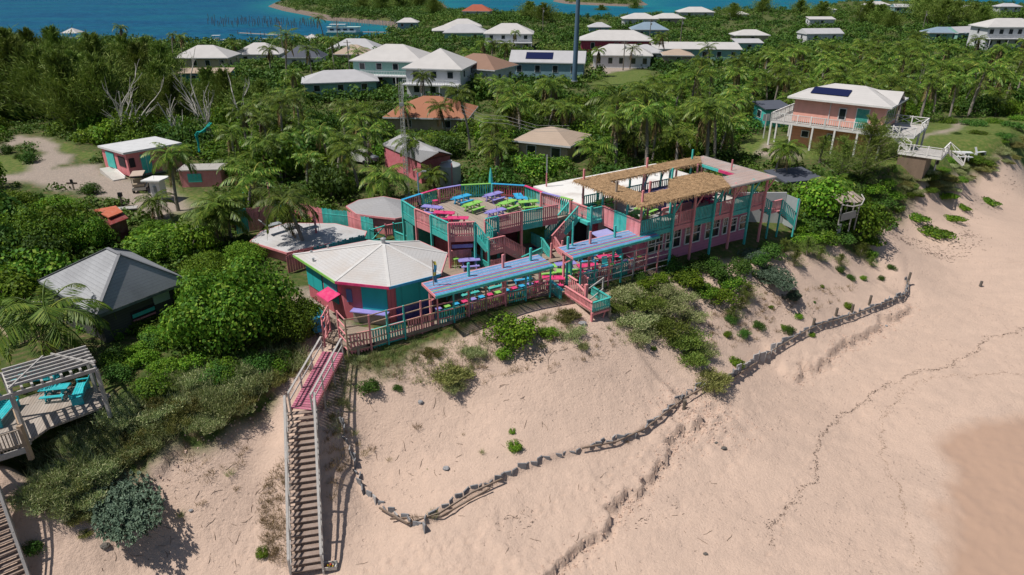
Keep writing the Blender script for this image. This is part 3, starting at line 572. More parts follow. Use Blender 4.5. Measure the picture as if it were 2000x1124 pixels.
def slab(P,z0,z1,zf=lambda u,v:0):
    b=MB(); n=len(P); vs=[(p[0],p[1],z0+zf(*p)) for p in P]+[(p[0],p[1],z1+zf(*p)) for p in P]
    b.add(vs,[tuple(range(n))[::-1],tuple(range(n,2*n))]+[(i,(i+1)%n,(i+1)%n+n,i+n) for i in range(n)]); return b
t_=NT('palm_thatch'); na=t_.noise(1.2,4); nb=t_.noise(22,4,rough=.7,sc3=(1,.35,1)); gg_=t_.n('ShaderNodeNewGeometry')
c_=t_.mix(nb.outputs[0],(.18,.10,.045),(.58,.39,.22)); c_=t_.mix(t_.math('MULTIPLY',na.outputs[0],.5),c_,(.38,.25,.14)); hs=t_.n('ShaderNodeHueSaturation'); t_.l(t_.math('MULTIPLY_ADD',gg_.outputs['Random Per Island'],.8,.6),hs.inputs['Value']); t_.l(c_,hs.inputs['Color']); t_.base(hs.outputs[0]); t_.rough(.95); t_.bump(nb.outputs[0],.8,.05); THATCH=t_.m
def thatch(P,label=None):
    b=slab(P,TZ-.08,TZ+.04); Pn=np.array(P); lo,hi=Pn.min(0),Pn.max(0); area=0
    def straw(x,y,z,a,L,dz,w=.022):
        dx,dy=math.cos(a)*L,math.sin(a)*L; b.add([(x-dy/L*w,y+dx/L*w,z),(x+dy/L*w,y-dx/L*w,z),(x+dx,y+dy,z+dz)],[(0,1,2)])
    cnt=int((hi[0]-lo[0])*(hi[1]-lo[1])*75)
    X=rng.uniform(lo[0],hi[0],cnt);Y=rng.uniform(lo[1],hi[1],cnt); ok=inpoly(X,Y,Pn)
    for x,y,k in zip(X,Y,ok):
        if k: straw(x,y,TZ+.05,random.uniform(0,6.28),random.uniform(.2,.5),random.uniform(-.03,.08))
    for i in range(len(P)):
        p,q=P[i],P[(i+1)%len(P)]; L=math.hypot(q[0]-p[0],q[1]-p[1]); an=math.atan2(q[1]-p[1],q[0]-p[0])-PI/2
        for k in range(int(L*42)):
            f=random.random(); straw(p[0]+(q[0]-p[0])*f,p[1]+(q[1]-p[1])*f,TZ+random.uniform(-.1,.05),an+random.uniform(-.9,.9),random.uniform(.08,.3),random.uniform(-.3,-.05),.025)
    return b
th=S.part('thatch_roof',thatch([(22.1,-1.05),(31.3,-1.05),(32.9,1.3),(32.6,3.0),(29.0,3.2),(27.0,1.15),(24.25,1.15),(24.2,5.2),(34.8,5.3),(36.3,6.9),(36.2,7.05),(22.05,7.0)]),THATCH)
BRD=planks('bare_roof_boards',(.42,.30,.26),(.34,.27,.25),.2,1,.5,(.40,.38,.37),.6)
b=slab([(36.8,-1.0),(36.9,7.1),(36.33,7.05),(34.85,5.25),(34.7,1.35),(32.95,1.3),(31.4,-1.0)],TZ-.1,TZ-.02); S.part('board_roof',b,BRD)
b=MB(); b.bar((34.8,5.3,TZ-.2),(34.7,3.2,TZ-.2),.1,.22); S.part('beam',b,TEAL); b=MB(); b.bar((34.7,3.2,TZ-.2),(34.7,1.3,TZ-.2),.1,.22); S.part('beam',b,HOT)
b=MB(); b.bar((36.85,-1,TZ-.08),(36.95,7.1,TZ-.08),.05,.14); b.bar((31.4,-1.05,TZ-.1),(36.85,-1.05,TZ-.1),.05,.12); S.part('fascia',b,GREYT)
for v in (0.2,6.4):
    b=MB(); b.bar((22.4,v,TZ-.22),(36.5,v,TZ-.22),.1,.16); S.part('beam',b,RAWW)
# balcony
b=MB(); b.box2((21.2,3.9,FZ-.25),(22.7,6.3,FZ)); S.part('balcony_floor',b,TEAL)
b=MB(); railing(b,(21.35,6.2),(21.5,4.4),FZ,FZ,1.05,.14); S.part('railing',b,PINK)
b=MB(); railing(b,(21.5,4.4),(21.55,3.95),FZ,FZ,1.05,.14); S.part('railing',b,TEAL)
b=MB(); railing(b,(21.6,3.92),(22.65,3.92),FZ,FZ,1.05,.14); S.part('railing',b,TEAL)
posts(S,[(21.55,3.92),(21.3,6.25)],.3,FZ+1.25,.16,(TEAL,DPINK))
b=MB(); b.box2((22.9,4.6,.3),(23.85,6.9,2.7)); S.part('wall',b,WHITE)
b=MB(); b.box2((21.9,6.0,.3),(22.85,6.9,2.6)); S.part('wall',b,DARK); b=MB(); b.box2((22.3,4.4,.3),(22.7,4.8,2.8)); S.part('pillar',b,WINE)
# outdoor stair at the far end
b=MB(); railing(b,(36.5,1.0),(37.9,-.2),FZ,2.0,1.0,.15); stringer(b,(36.5,1.0),(37.9,-.2),FZ,2.0,.3); S.part('stair_rail',b,TEAL)
b=MB(); railing(b,(37.9,-.2),(39.3,-.2),2.0,2.0,1.0,.15); b.box2((37.9,-.2,1.9),(39.3,.8,1.98)); S.part('railing',b,PINK)
b=MB(); railing(b,(39.3,-.2),(40.6,-.9),2.0,.7,1.0,.15); stringer(b,(39.3,-.2),(40.6,-.9),2.0,.7,.3); S.part('stair_rail',b,TEAL)
b=MB(); 
for k in range(6): b.box((36.8+.2*k,1.2-.17*k,FZ-.2-.17*k),(.3,1.0,.05),-.7)
for k in range(6): b.box((39.5+.2*k,.2-.1*k,1.8-.18*k),(.3,1.0,.05),-.4)
S.part('tread',b,RAWW)
posts(S,[(37.9,-.2),(39.3,-.2),(40.6,-.9)],-.5,3.0,.12,(TEAL,)) 
# ---------------- white screen wall at the far end
S=Site('screen_wall','tall pale screen wall standing beyond the outdoor stair','wall',40,1.5,0)
b=MB(); b.bar((38.2,3.6,1.3),(41.9,1.3,1.3),.12,3.0); S.part('panel',b,paint('screen_white',(.55,.56,.56),.4,(.33,.33,.3))); b=MB(); b.bar((41.95,1.3,1.2),(41.6,-.4,1.2),.06,2.8); S.part('gate',b,flat('mesh_gate',(.33,.37,.38)))
# ---------------- striped pergolas
def pergola(label,u0,u1,z,vf,vb,postu,short,tilt=.12,cat='pergola'):
    S=Site('striped_pergola',label,cat,(u0+u1)/2,0,0,'striped boardwalk pergolas')
    ns=13; mats=[BLUE,PURP,PURP,HOT,BLUE,LIME]; seq=[1,0,1,3,0,1,0,1,0,5,3,0,1]
    LB=paint('sky_blue_slat',(.14,.42,.72),.35,(.4,.45,.55)); LP=paint('lilac_slat',(.36,.42,.66),.45,(.45,.45,.5)); HP=paint('rose_slat',(.55,.14,.28),.3); LG=paint('pale_lime_slat',(.50,.62,.30),.2); mm=[LB,LP,HP,LG]
    sq=[1,0,1,0,1,1,0,2,0,3,0,2,0,0] 
    b=MB()
    for k in range(14):
        f=(k+.5)/14; v=vb+(vf-vb)*f; zz=z+.06-tilt*f*1.2
        b.box(((u0+u1)/2+random.uniform(-.03,.03),v,zz),(u1-u0,(vb-vf)/14*.74,.03),0,sq[k])
    S.part('slatted_roof',b,mm)
    for v,dz in ((vb+.05,-.03),(vf-.02,-.18)):
        b=MB(); b.bar((u0,v,z+dz),(u1,v,z+dz),.06,.18); S.part('beam',b,TEAL if dz<-.1 else PINK)
    for j,u in enumerate(np.linspace(u0+.1,u1-.1,8)):
        b=MB(); b.bar((u,vb,z-.03),(u,vf,z-.17),.05,.12); S.part('rafter',b,PINK)
    b=MB(); b.bar((u0,vb,z),(u0,vf,z-.14),.05,.17); S.part('fascia',b,PINK)
    for i,u in enumerate(postu):
        hp=z-.02 if u in short else z+.95; b=MB(); b.box((u,vb-.55,hp/2),(.14,.14,hp)); S.part('post',b,PT2[i%2])
        b=MB(); b.bar((u,vb-.55,z-1.0),(u,vf+.1,z-.2),.09); S.part('brace',b,PT2[i%2])
    return S
pergola('nearer striped blue and purple pergola roof beside the octagonal bar',5.35,14.2,3.05,-1.35,.5,(5.6,8.4,11.0,13.2,14.0),(5.6,14.0))
pergola('farther striped blue and purple pergola roof against the main building',16.1,24.2,3.05,-1.0,.85,(16.3,16.6,18.6,20.9,23.3),(16.3,))
# ---------------- trellis screens with picket benches
def trellis(label,pts,z1,raw,zb,pic,levels,skip=()):
    S=Site('trellis_fence',label,'fence',pts[0][0],pts[0][1],0,'trellis fences on the beach side')
    for i,p in enumerate(pts):
        b=MB(); b.box((p[0],p[1],(z1+zb)/2),(.09,.09,z1-zb)); S.part('post',b,raw[i%len(raw)])
    for i in range(len(pts)-1):
        b=MB()
        for k in range(levels): z=zb+.45+(z1-zb-.5)*k/(levels-1); b.bar((*pts[i],z),(*pts[i+1],z),.05,.06)
        S.part('rail',b,raw[(i+ (0 if levels==4 else 0))%len(raw)] if False else (TANT if i%3 else PINK) if levels==5 else GREYT)
    return S
tp=[(.0,1.3),(.02,0),(1.4,-.28),(2.55,-.22),(3.67,-.22),(4.85,-.18),(6.0,-.2),(7.1,-.32),(8.2,-.3),(9.5,-.32),(11.0,-.35),(12.6,-.4),(14.5,-.6)]
trellis('long open trellis of tan and pink rails at the dune edge by the bar',tp,2.3,[PINK,TANT,PINK,TEAL,TEAL,PINK,PINK,TEAL],-.3,None,5)
t2=[(17.0,-.75),(18.2,-.9),(19.4,-1.0),(20.55,-1.05),(21.7,-1.1),(22.9,-1.1),(24.1,-1.1),(25.2,-1.15)]
trellis('silvery grid trellis below the farther striped pergola',t2,2.35,[TEAL,TEAL,PINK,TEAL,GREYT,PINK,PINK],-.5,None,6)
def picket_run(label,runs,z,par_h=.95,v=.14,name='picket_fence',grp='picket rails along the lower deck'):
    S=Site(name,label,'fence',runs[0][0][0],runs[0][0][1],z,grp)
    for a,q,m in runs:
        b=MB(); railing(b,a,q,z,z,par_h,.17,.10); S.part('railing',b,m)
picket_run('low picket rail in pink and teal panels at the gate end of the deck',[((.15,.0),(1.5,-.12),PINK),((1.55,-.12),(3.85,-.12),TEAL),((3.9,-.12),(5.8,-.12),PINK)],-.2,1.35)
picket_run('low picket rail below the nearer striped pergola',[((5.9,-.12),(8.0,-.15),TEAL),((8.05,-.15),(11.3,-.15),PINK),((11.35,-.15),(12.7,-.18),TEAL),((12.75,-.2),(14.8,-.05),PINK)],-.1,1.3)
picket_run('low picket rail below the farther striped pergola',[((17.2,-.35),(18.9,-.4),TEAL),((18.95,-.4),(20.3,-.4),PINK),((20.35,-.4),(21.8,-.4),TEAL),((21.85,-.4),(23.9,-.3),PINK)],.05,1.15)
# curved teal end rail by the opening
S=Site('end_railing','short curved teal railing where the deck opens to the lookout','railing',15.0,-.6,.2)
b=MB(); railing(b,(14.9,-.1),(15.1,-1.2),.25,.0,.9,.13); S.part('pickets',b,TEAL); b=MB(); b.bar((14.9,-.1,1.2),(15.1,-1.3,.85),.25,.05); S.part('cap',b,paint('turquoise_cap',(.03,.42,.5)))
# ---------------- lookout platform
S=Site('lookout_platform','small pink and teal lookout platform on stilts over the sand','platform',16.4,-3.0,-1)
f0=(15.75,-3.75);f1=(17.3,-3.75);f2=(17.35,-1.6);f3=(15.8,-.6)
b=MB(); b.prism([f0,f1,f2,(17.2,-.6),f3],-.05,.05); S.part('floor',b,DECKW)
b=MB(); railing(b,f0,f1,0,0,.75,.14); S.part('railing',b,TEAL); b=MB(); railing(b,f1,f2,0,0,.75,.14); S.part('railing',b,TEAL)
b=MB(); railing(b,f3,f0,0,0,.75,.15); S.part('railing',b,PINK)
b=MB(); railing(b,(17.3,-.4),(17.2,-1.4),.3,.2,1.1,.16); S.part('railing',b,PINK)
b=MB(); railing(b,(16.15,-.5),(16.15,-1.5),.3,.25,1.15,.17); railing(b,(16.15,-1.5),(16.1,-2.5),.25,.0,.95,.17); b.box((16.12,-2.55,.75),(.2,.2,1.6)); S.part('inner_railing',b,PINK)
b=MB(); b.bar((16.2,-2.55,1.1),(17.9,-2.2,1.45),.07,.1); b.bar((16.2,-2.6,.2),(17.9,-2.25,.65),.07,.08); b.bar((17.9,-2.2,1.5),(17.9,-2.2,-.2),.09,.09); S.part('gate_frame',b,GREYT)
for i,p in enumerate((f0,f1,(17.2,-1.9),(15.9,-1.9))):
    b=MB(); b.box((p[0],p[1],-1.0),(.14,.14,2.0)); S.part('stilt',b,[PINK,RAWW][i%2])
b=MB(); b.bar((16.3,-3.7,-1.9),(17.0,-3.7,-.1),.06); b.bar((15.75,-3.75,-.15),(17.3,-3.75,-.15),.08,.16); S.part('brace',b,PINK)
# ---------------- gate, ramp and long stair to the beach
top=G(622,655,.1)
S=Site('entry_gate','pink slatted gate and frame at the head of the beach stair','gate',-.6,2.2,0)
b=MB(); 
for p in ((-.95,1.35),(-.55,1.95),(-.15,2.6)): b.box((*p,1.15),(.09,.09,2.0))
for z in (.5,1.1,1.7,2.1): b.bar((-.95,1.35,z),(-.15,2.6,z),.05,.06)
b.bar((-.95,1.35,.4),(-.15,2.6,1.8),.05,.05); S.part('frame',b,PINK)
b=MB(); b.bar((-.4,2.9,1.2),(-.4,3.9,1.2),.05,.9); S.part('panel',b,TEAL); b=MB(); b.bar((-.95,1.35,1.2),(-1.2,.6,1.2),.04,1.5); S.part('gate_leaf',b,DPINK)
def stair(name,label,top,bot,width,nstep,mtread,mrail,ramp_from=None,zt=0,zb=-6,cat='staircase',side=None,rail_h=1.0,below=.5):
    e=thing(name,label,cat,tuple(bot)); o=Vector(bot)
    T,B=Vector(top),Vector(bot); d=(B-T); run=Vector((d.x,d.y,0)).normalized(); sd_=Vector((-run.y,run.x,0))*width/2
    L=lambda p:Vector(p)-o
    for k in range(nstep):
        f=(k+.5)/nstep; p=T+d*f; b=MB(); b.bar(L(p-sd_),L(p+sd_),.27,.05); b.build('tread',mtread,e)
    for s in (-1,1):
        b=MB(); b.bar(L(T+sd_*s*1.02+Vector((0,0,-.14))),L(B+sd_*s*1.02+Vector((0,0,-.14))),.06,.26); b.build('stringer',mrail,e)
        b=MB(); b.bar(L(T+sd_*s*1.02+Vector((0,0,rail_h))),L(B+sd_*s*1.02+Vector((0,0,rail_h))),.12,.06); b.bar(L(T+sd_*s*1.02+Vector((0,0,rail_h*.5))),L(B+sd_*s*1.02+Vector((0,0,rail_h*.5))),.05,.09); b.build('handrail',mrail,e)
        for k in range(6):
            p=T+d*(k/5)+sd_*s*1.02; g=ht(p.x,p.y)-.3; b=MB(); b.bar(L((p.x,p.y,min(g,p.z-.3))),L((p.x,p.y,p.z+rail_h)),.09); b.build('post',mrail,e)
    return e
T=G(589,800,-.75); B=G(600,1118,-5.85)
st=stair('beach_staircase','long weathered grey timber staircase running down the sand from the pink ramp','',B,1.5,24,RAWW,GREYT,cat='staircase') if False else stair('beach_staircase','long weathered grey timber staircase running down the sand from the pink ramp',T,B,1.5,25,paint('step_timber',(.27,.20,.165),.5,(.40,.33,.28)),GREYT)
# pink ramp
A0=G(650,688,.12); e=thing('pink_ramp','faded magenta boarded ramp linking the gate to the beach staircase','ramp',tuple(A0)); O=Vector(A0); L=lambda p:Vector(p)-O
MAG=paint('faded_magenta',(.44,.12,.20),.95,(.44,.33,.30)); d=(T-A0); rn=Vector((d.x,d.y,0)).normalized(); sdv_=Vector((-rn.y,rn.x,0))*.63
nb_=26
b=MB()
for k in range(nb_):
    p=A0+d*((k+.5)/nb_); b.bar(L(p-sdv_),L(p+sdv_),d.length/nb_*.9,.04)
b.build('boards',MAG,e)
for s in (-1,1):
    b=MB(); b.bar(L(A0+sdv_*s+Vector((0,0,1))),L(T+sdv_*s+Vector((0,0,1))),.11,.06); b.bar(L(A0+sdv_*s+Vector((0,0,.5))),L(T+sdv_*s+Vector((0,0,.5))),.05,.08); b.build('handrail',GREYT,e)
    b=MB(); b.bar(L(A0+sdv_*s+Vector((0,0,-.12))),L(T+sdv_*s+Vector((0,0,-.12))),.06,.22); b.build('stringer',DPINK,e)
    for k in range(4):
        p=A0+d*(k/3.)+sdv_*s; b=MB(); b.bar(L((p.x,p.y,ht(p.x,p.y)-.3)),L((p.x,p.y,p.z+1)),.08); b.build('post',GREYT,e)
# ---------------- left rear: grey roofed rooms and the plank fence
def plank_fence(label,px,z0,h,cols,name='plank_fence',gap=.13,w=.11):
    P=[G(a,b_,z0+h) for a,b_ in px]; e=thing(name,label,'fence',(P[0].x,P[0].y,z0)); o=Vector((P[0].x,P[0].y,0))
    for i in range(len(P)-1):
        b=MB(); a,c=P[i],P[i+1]; L=(c-a).length; n=max(1,int(L/gap)); an=math.atan2(c.y-a.y,c.x-a.x)
        for k in range(n):
            f=(k+.5)/n; x,y=a.x+(c.x-a.x)*f,a.y+(c.y-a.y)*f; hh=h+random.uniform(-.07,.07); g=min(z0,ht(x,y)+.05)
            b.box((x-o.x,y-o.y,(hh+z0+g)/2-z0),(w,.025,hh+z0-g),an)
        b.bar((a.x-o.x,a.y-o.y,h*.8),(c.x-o.x,c.y-o.y,h*.8),.06,.08); b.build('fence_panel',cols[i%len(cols)],e)
    return e
plank_fence('tall vertical plank fence in pink and teal bands behind the round grey roof',[(455,412),(480,408),(520,402),(535,395),(560,392),(600,400),(628,408),(678,413),(704,422),(728,428)],0,2.1,[TEAL,PINK,PINK,TEAL,PINK,PINK,TEAL,PINK,TEAL])
def pyrroof(name,label,pts,z,apex,az,mat,wallm,inset=.88,z0=0,fascia=None,cat='building',group=None):
    P=[G(a,b_,z) for a,b_ in pts]; c=sum((Vector((p.x,p.y,0)) for p in P),Vector())/len(P); e=thing(name,label,cat,(c.x,c.y,z0),0,group)
    ap=G(*apex,az); n=len(P)
    b=MB(); b.add([(p.x-c.x,p.y-c.y,z-z0) for p in P]+[(ap.x-c.x,ap.y-c.y,az-z0)],[(i,(i+1)%n,n) for i in range(n)]+[tuple(range(n))[::-1]]); r=b.build('roof',mat,e)
    b=MB()
    for i in range(n): b.bar((P[i].x-c.x,P[i].y-c.y,z-z0-.07),(P[(i+1)%n].x-c.x,P[(i+1)%n].y-c.y,z-z0-.07),.06,.16)
    b.build('fascia',fascia or wallm,r)
    b=MB(); b.prism([((p.x-c.x)*inset,(p.y-c.y)*inset) for p in P][::1],ht(c.x,c.y)-.4-z0,z-z0-.05); wq=b.build('wall',wallm,e)
    return e,r,wq
SGR=shingle('grey_round_roof_shingles',(.33,.33,.34),.07,.85,(.28,.27,.26),.3)
pyrroof('round_cabana','low grey faceted roof of the round cabana behind the plank fence',[(676,403),(695,418),(733,423),(772,427),(800,422),(806,408),(790,392),(748,384),(700,391)],1.7,(752,389),2.35,SGR,PINK,fascia=PINK)
e,r,wq=pyrroof('low_cabana','wide low pale grey roof shaded by palm fronds left of the octagonal bar',[(488,472),(560,494),(612,482),(712,462),(716,452),(655,437),(560,436),(510,452)],1.05,(600,452),1.4,shingle('pale_low_roof_shingles',(.50,.50,.51),.05,.85,(.36,.33,.30),.4),PINK,fascia=PINK)
plank_fence('low blue panelled fence with a rose end between the cabana roof and the bar',[(558,500),(612,483),(640,478),(712,458)],.1,1.35,[HOT if False else DPINK,BLUE if False else paint('aqua_panel',(.03,.30,.42),.3),paint('aqua_panel',(.03,.30,.42))],name='panel_fence',gap=.2,w=.19)
b=MB(); 
e=thing('fence_post','slim rose post standing in the low blue fence left of the bar','post',tuple(G(621,480,.2)-Vector((0,0,.2)))); b=MB(); b.box((0,0,1.4),(.14,.14,2.8)); b.build('shaft',DPINK,e); b=MB(); b.box((0,0,2.82),(.2,.2,.05)); b.build('cap',PINK,e)
e=thing('litter_bin','square slatted rainbow litter bin beside the X-braced gate','litter bin',tuple(G(712,452,.3)))
sl=[HOT,TEAL,PURP,LIME,BLUE,PINK]
b=MB()
for s in range(4):
    for k in range(5): a=s*PI/2; x,y=(-.32+.16*k,-.4); b.box((x*math.cos(a)-y*math.sin(a),x*math.sin(a)+y*math.cos(a),.55),(.12,.03,1.1),a,(k+s)%6)
b.build('slats',sl,e); b=MB(); b.box((0,0,.5),(.72,.72,.95)); b.build('liner',BLACK,e); b=MB(); b.box((0,.4,1.12),(.9,.1,.05)); b.box((0,-.4,1.12),(.9,.1,.05)); b.box((.4,0,1.121),(.1,.9,.05)); b.box((-.4,0,1.121),(.1,.9,.05)); b.build('rim',BLUE,e)
# railings round the yard between cabana and sun deck
P=[GU(730,455,.9),GU(755,467,.9)]
def px_rail(name,label,px,z,h,cols,cat='railing',gap=.17,xb=False):
    Q=[G(a,b_,z+h) for a,b_ in px]; e=thing(name,label,cat,(Q[0].x,Q[0].y,z)); o=Q[0]
    for i in range(len(Q)-1):
        a=(Q[i].x-o.x,Q[i].y-o.y); c=(Q[i+1].x-o.x,Q[i+1].y-o.y); b=MB()
        if xb and i==0: b.bar((*a,.1),(*c,h),.07); b.bar((*a,h),(*c,.1),.07); b.bar((*a,h),(*c,h),.12,.05); b.bar((*a,.1),(*c,.1),.06)
        else: railing(b,a,c,0,0,h,gap,.1)
        b.build('railing',cols[i%len(cols)],e)
    for i,q in enumerate(Q):
        b=MB(); b.box((q.x-o.x,q.y-o.y,h*.55),(.12,.12,h*1.15)); b.build('post',cols[i%len(cols)],e)
    return e
px_rail('yard_railing','teal and rose railing with an X brace in the yard left of the sun deck',[(722,450),(752,441),(768,438),(800,433)],.2,1.1,[TEAL,DPINK,TEAL],xb=True)
px_rail('yard_railing','small teal railing sloping in front of the yard left of the sun deck',[(771,452),(806,466)],.1,.9,[TEAL])
b=MB()
def rock(px,py,z,s,lab):
    p=G(px,py,z); e=thing('rendered_block','','',tuple(p)); return e
# light poles
def pole(label,px,py,z,h,mats,head=None,name='light_pole',r=.06,lean=0):
    p=G(px,py,z); e=thing(name,label,'pole',tuple(p),0)
    n=len(mats)
    for i,m in enumerate(mats):
        b=MB(); b.tube([(lean*i/n,0,h*i/n),(lean*(i+1)/n,0,h*(i+1)/n)],r,8); b.build('shaft',m,e)
    if head:
        b=MB(); b.bar((lean,0,h),(lean+.5,0,h+.15),.05); b.box((lean+.55,0,h+.15),(.35,.16,.1)); b.build('lamp_head',METAL,e)
    return e
pole('pale blue light pole at the left corner of the sun deck',823,462,.1,5.6,[paint('pole_blue',(.16,.33,.45))],True)
pole('teal pole with a grey ground wire between the two striped pergolas',1115,550,.3,4.6,[TEAL],None,r=.07)
pole('rose and grey pole rising behind the right edge of the sun deck',1067,372,3.1,3.2,[DPINK,METAL],None)
pole('stout teal post at the near corner of the farther striped pergola',1112,548,.3,2.6,[TEAL],None,'support_post',.13)
pole('short rose post on the board roof of the upper terrace',1428,335,5.5,1.0,[DPINK],None,'stub_post',.07)
pole('thin teal post beside the pink fence end far left of the cabana',479,405,1,1.4,[TEAL],None,'fence_post',.06)
pole('pink post rising above the plank fence behind the leaning palm',529,400,1,2.1,[PINK],None,'fence_post',.08)
for lab,px,py,c,z0,h in [('closed teal parasol at the back rail of the sun deck',959,383,'x',3.15,2.5),('closed teal parasol on the upper terrace behind the thatch',1411,372,'x',3.1,2.3)]:
    p=G(px,py,z0); e=thing('closed_parasol',lab,'parasol',tuple(p),0,'closed teal parasols'); b=MB(); b.tube([(0,0,0),(0,0,h)],.03,6); b.build('pole',METAL,e)
    b=MB(); b.lathe([(.05,1.0),(.2,1.05),(.16,1.6),(.12,2.0),(.03,h)],(0,0,0),8); b.build('canopy',TEAL,e)
# flag on the bar
p=G(847,560,3.0); e=thing('flag','faded yellow and blue flag hanging from a pole at the front of the bar','flag',(p.x,p.y,2.2)); b=MB(); b.tube([(0,0,0),(0,0,2.6)],.03,6); b.build('flag_pole',RAWW,e)
b=MB(); nn_=7
vs=[];fs=[]
for i in range(nn_):
    for j in range(3): vs.append((.03+j*.10+.04*math.sin(i*1.3),.05*math.sin(j*2+i),2.5-i*.24))
for i in range(nn_-1):
    for j in range(2): a=i*3+j; fs.append((a,a+1,a+4,a+3))
b.add(vs,fs); b.m=[(0 if k//2%3 else 1) for k in range(len(fs))]; b.build('cloth',[paint('flag_blue',(.03,.2,.36),.1),paint('flag_yellow',(.5,.45,.08),.1)],e)
# ------------------------------------------------------------ picnic tables and seats
def picnic(label,mat,loc,rz,grp='painted picnic tables',sc_=1.,stub=True,kind='picnic_table'):
    e=thing(kind,label,'picnic table',loc,rz,grp); 
    b=MB()
    for k in range(5): b.box((0,-.31+.155*k,.75),(1.75,.14,.04))
    b.box((-.6,0,.715),(.08,.7,.05)); b.box((.6,0,.715),(.08,.7,.05)); b.build('tabletop',mat,e)
    for s in (-1,1):
        b=MB(); b.box((0,s*.62,.44),(1.45,.13,.05)); b.box((0,s*.77,.44),(1.45,.13,.05)); b.build('bench',mat,e)
        b=MB(); x=s*.5; b.bar((x,-.18,.72),(x,-.52,0),.07,.12); b.bar((x,.18,.72),(x,.52,0),.07,.12); b.bar((x,-.8,.4),(x,.8,.4),.07,.10); b.build('leg_frame',mat,e)
    if stub: b=MB(); b.tube([(0,0,.3),(0,0,1.1)],.025,6); b.build('parasol_stub',BLACK,e)
    e.scale=(sc_,)*3; return e
def g2(u,v,z): return UV(u,v,z)
SD=3.155
TB=[('bright blue picnic table nearest the back left rail of the sun deck',BLUE,15.1,13.0,SD,.2),('purple picnic table below the closed parasol on the sun deck',PURP,17.7,12.2,SD,.2),
('bright blue picnic table nearest the right rail of the sun deck',BLUE,19.1,10.5,SD,1.2),('lime picnic table in the middle of the sun deck just in front of the big blue one',LIME,14.95,10.9,SD,.25),
('purple picnic table at the front rail of the sun deck',PURP,15.6,8.35,SD,.1),('lime picnic table between the two blue tables at the sun deck centre right',LIME,17.5,9.7,SD,.25),
('lime picnic table farthest right on the sun deck',LIME,19.0,8.9,SD,-.3),('purple picnic table at the left rail of the sun deck with black chairs',PURP,11.75,11.9,SD,-.9),
('crimson picnic table beside the purple one at the left rail of the sun deck',HOT,11.9,10.1,SD,-.75),('crimson picnic table nearest the front left corner of the sun deck',HOT,12.2,8.4,SD,-.6),
('purple picnic table on the lower deck beside the stair landing',PURP,11.7,5.9,.705,-.35),('lime picnic table on the lower deck just beyond the end of the nearer pergola',LIME,16.3,2.5,.31,-.3),
('lime picnic table against the teal post of the farther pergola',LIME,17.2,1.0,.31,-.6),('crimson picnic table by the curved teal end rail',HOT,15.6,.55,.31,-.55),
('lilac picnic table at the near end under the farther pergola',PURP,17.9,2.2,.31,-.3),('bright blue picnic table at the back under the farther pergola',BLUE,20.3,2.7,.31,-.3),
('crimson picnic table in the near middle under the farther pergola',HOT,19.1,1.0,.31,-.4),('crimson picnic table toward the far end under the farther pergola',HOT,21.5,1.6,.31,-.3),
('teal picnic table near the left end under the nearer pergola',TEAL,9.2,1.9,.705,0),('teal picnic table at the middle under the nearer pergola',TEAL,11.3,1.9,.705,0),
('bright blue picnic table at the right end under the nearer pergola',BLUE,13.6,1.9,.705,-.2),
('lime picnic table by the near rail of the thatched upper terrace',LIME,24.9,2.3,3.105,.3),('lime picnic table behind the thatch strip on the upper terrace',LIME,26.4,3.0,3.105,.2),('lime picnic table in the back left corner of the upper terrace',LIME,24.6,5.9,3.105,0),
('crimson picnic table under the thatch at the far end of the upper terrace',HOT,32.9,2.2,3.105,0)]
for l,m,u,v,z,r_ in TB: picnic(l,m,UV(u,v,z),ANG+r_,sc_=.93)
# covered blue-topped kiosk table in front of the main building
p=UV(22.0,2.6,.3); e=thing('canopy_table','lilac square canopy on a post beside the front corner of the main building','canopy',p,ANG)
b=MB(); b.add([(-.85,-.8,1.95),(.85,-.8,1.95),(.85,.8,2.15),(-.85,.8,2.15),(-.85,-.8,1.9),(.85,-.8,1.9),(.85,.8,2.1),(-.85,.8,2.1)],[(0,1,2,3),(7,6,5,4),(0,4,5,1),(1,5,6,2),(2,6,7,3),(3,7,4,0)]); b.build('top',paint('lilac_top',(.33,.34,.66),.1),e); b=MB(); b.box((0,0,1),(.14,.14,1.95)); b.build('post',PINK,e)
# white picnic table on the lawn
W2=paint('white_picnic',(.62,.64,.66),.2); p=GP(1876,312); e=picnic('long white picnic table on the lawn near the dune edge',W2,p,-.15,None,1.3,False); 
p=GP(1916,296); e=thing('beach_bench','small white bench with an angled back at the dune edge','bench',tuple(p),.3); b=MB(); b.box((0,0,.42),(1.5,.4,.05)); b.build('seat',W2,e); b=MB(); b.box((-.7,0,.2),(.07,.4,.42)); b.build('leg',W2,e); b=MB(); b.box((.7,0,.2),(.07,.4,.42)); b.build('leg',W2,e); b=MB(); b.bar((-.5,.2,.45),(-.5,.5,1.0),.3,.05); b.build('backrest',W2,e)
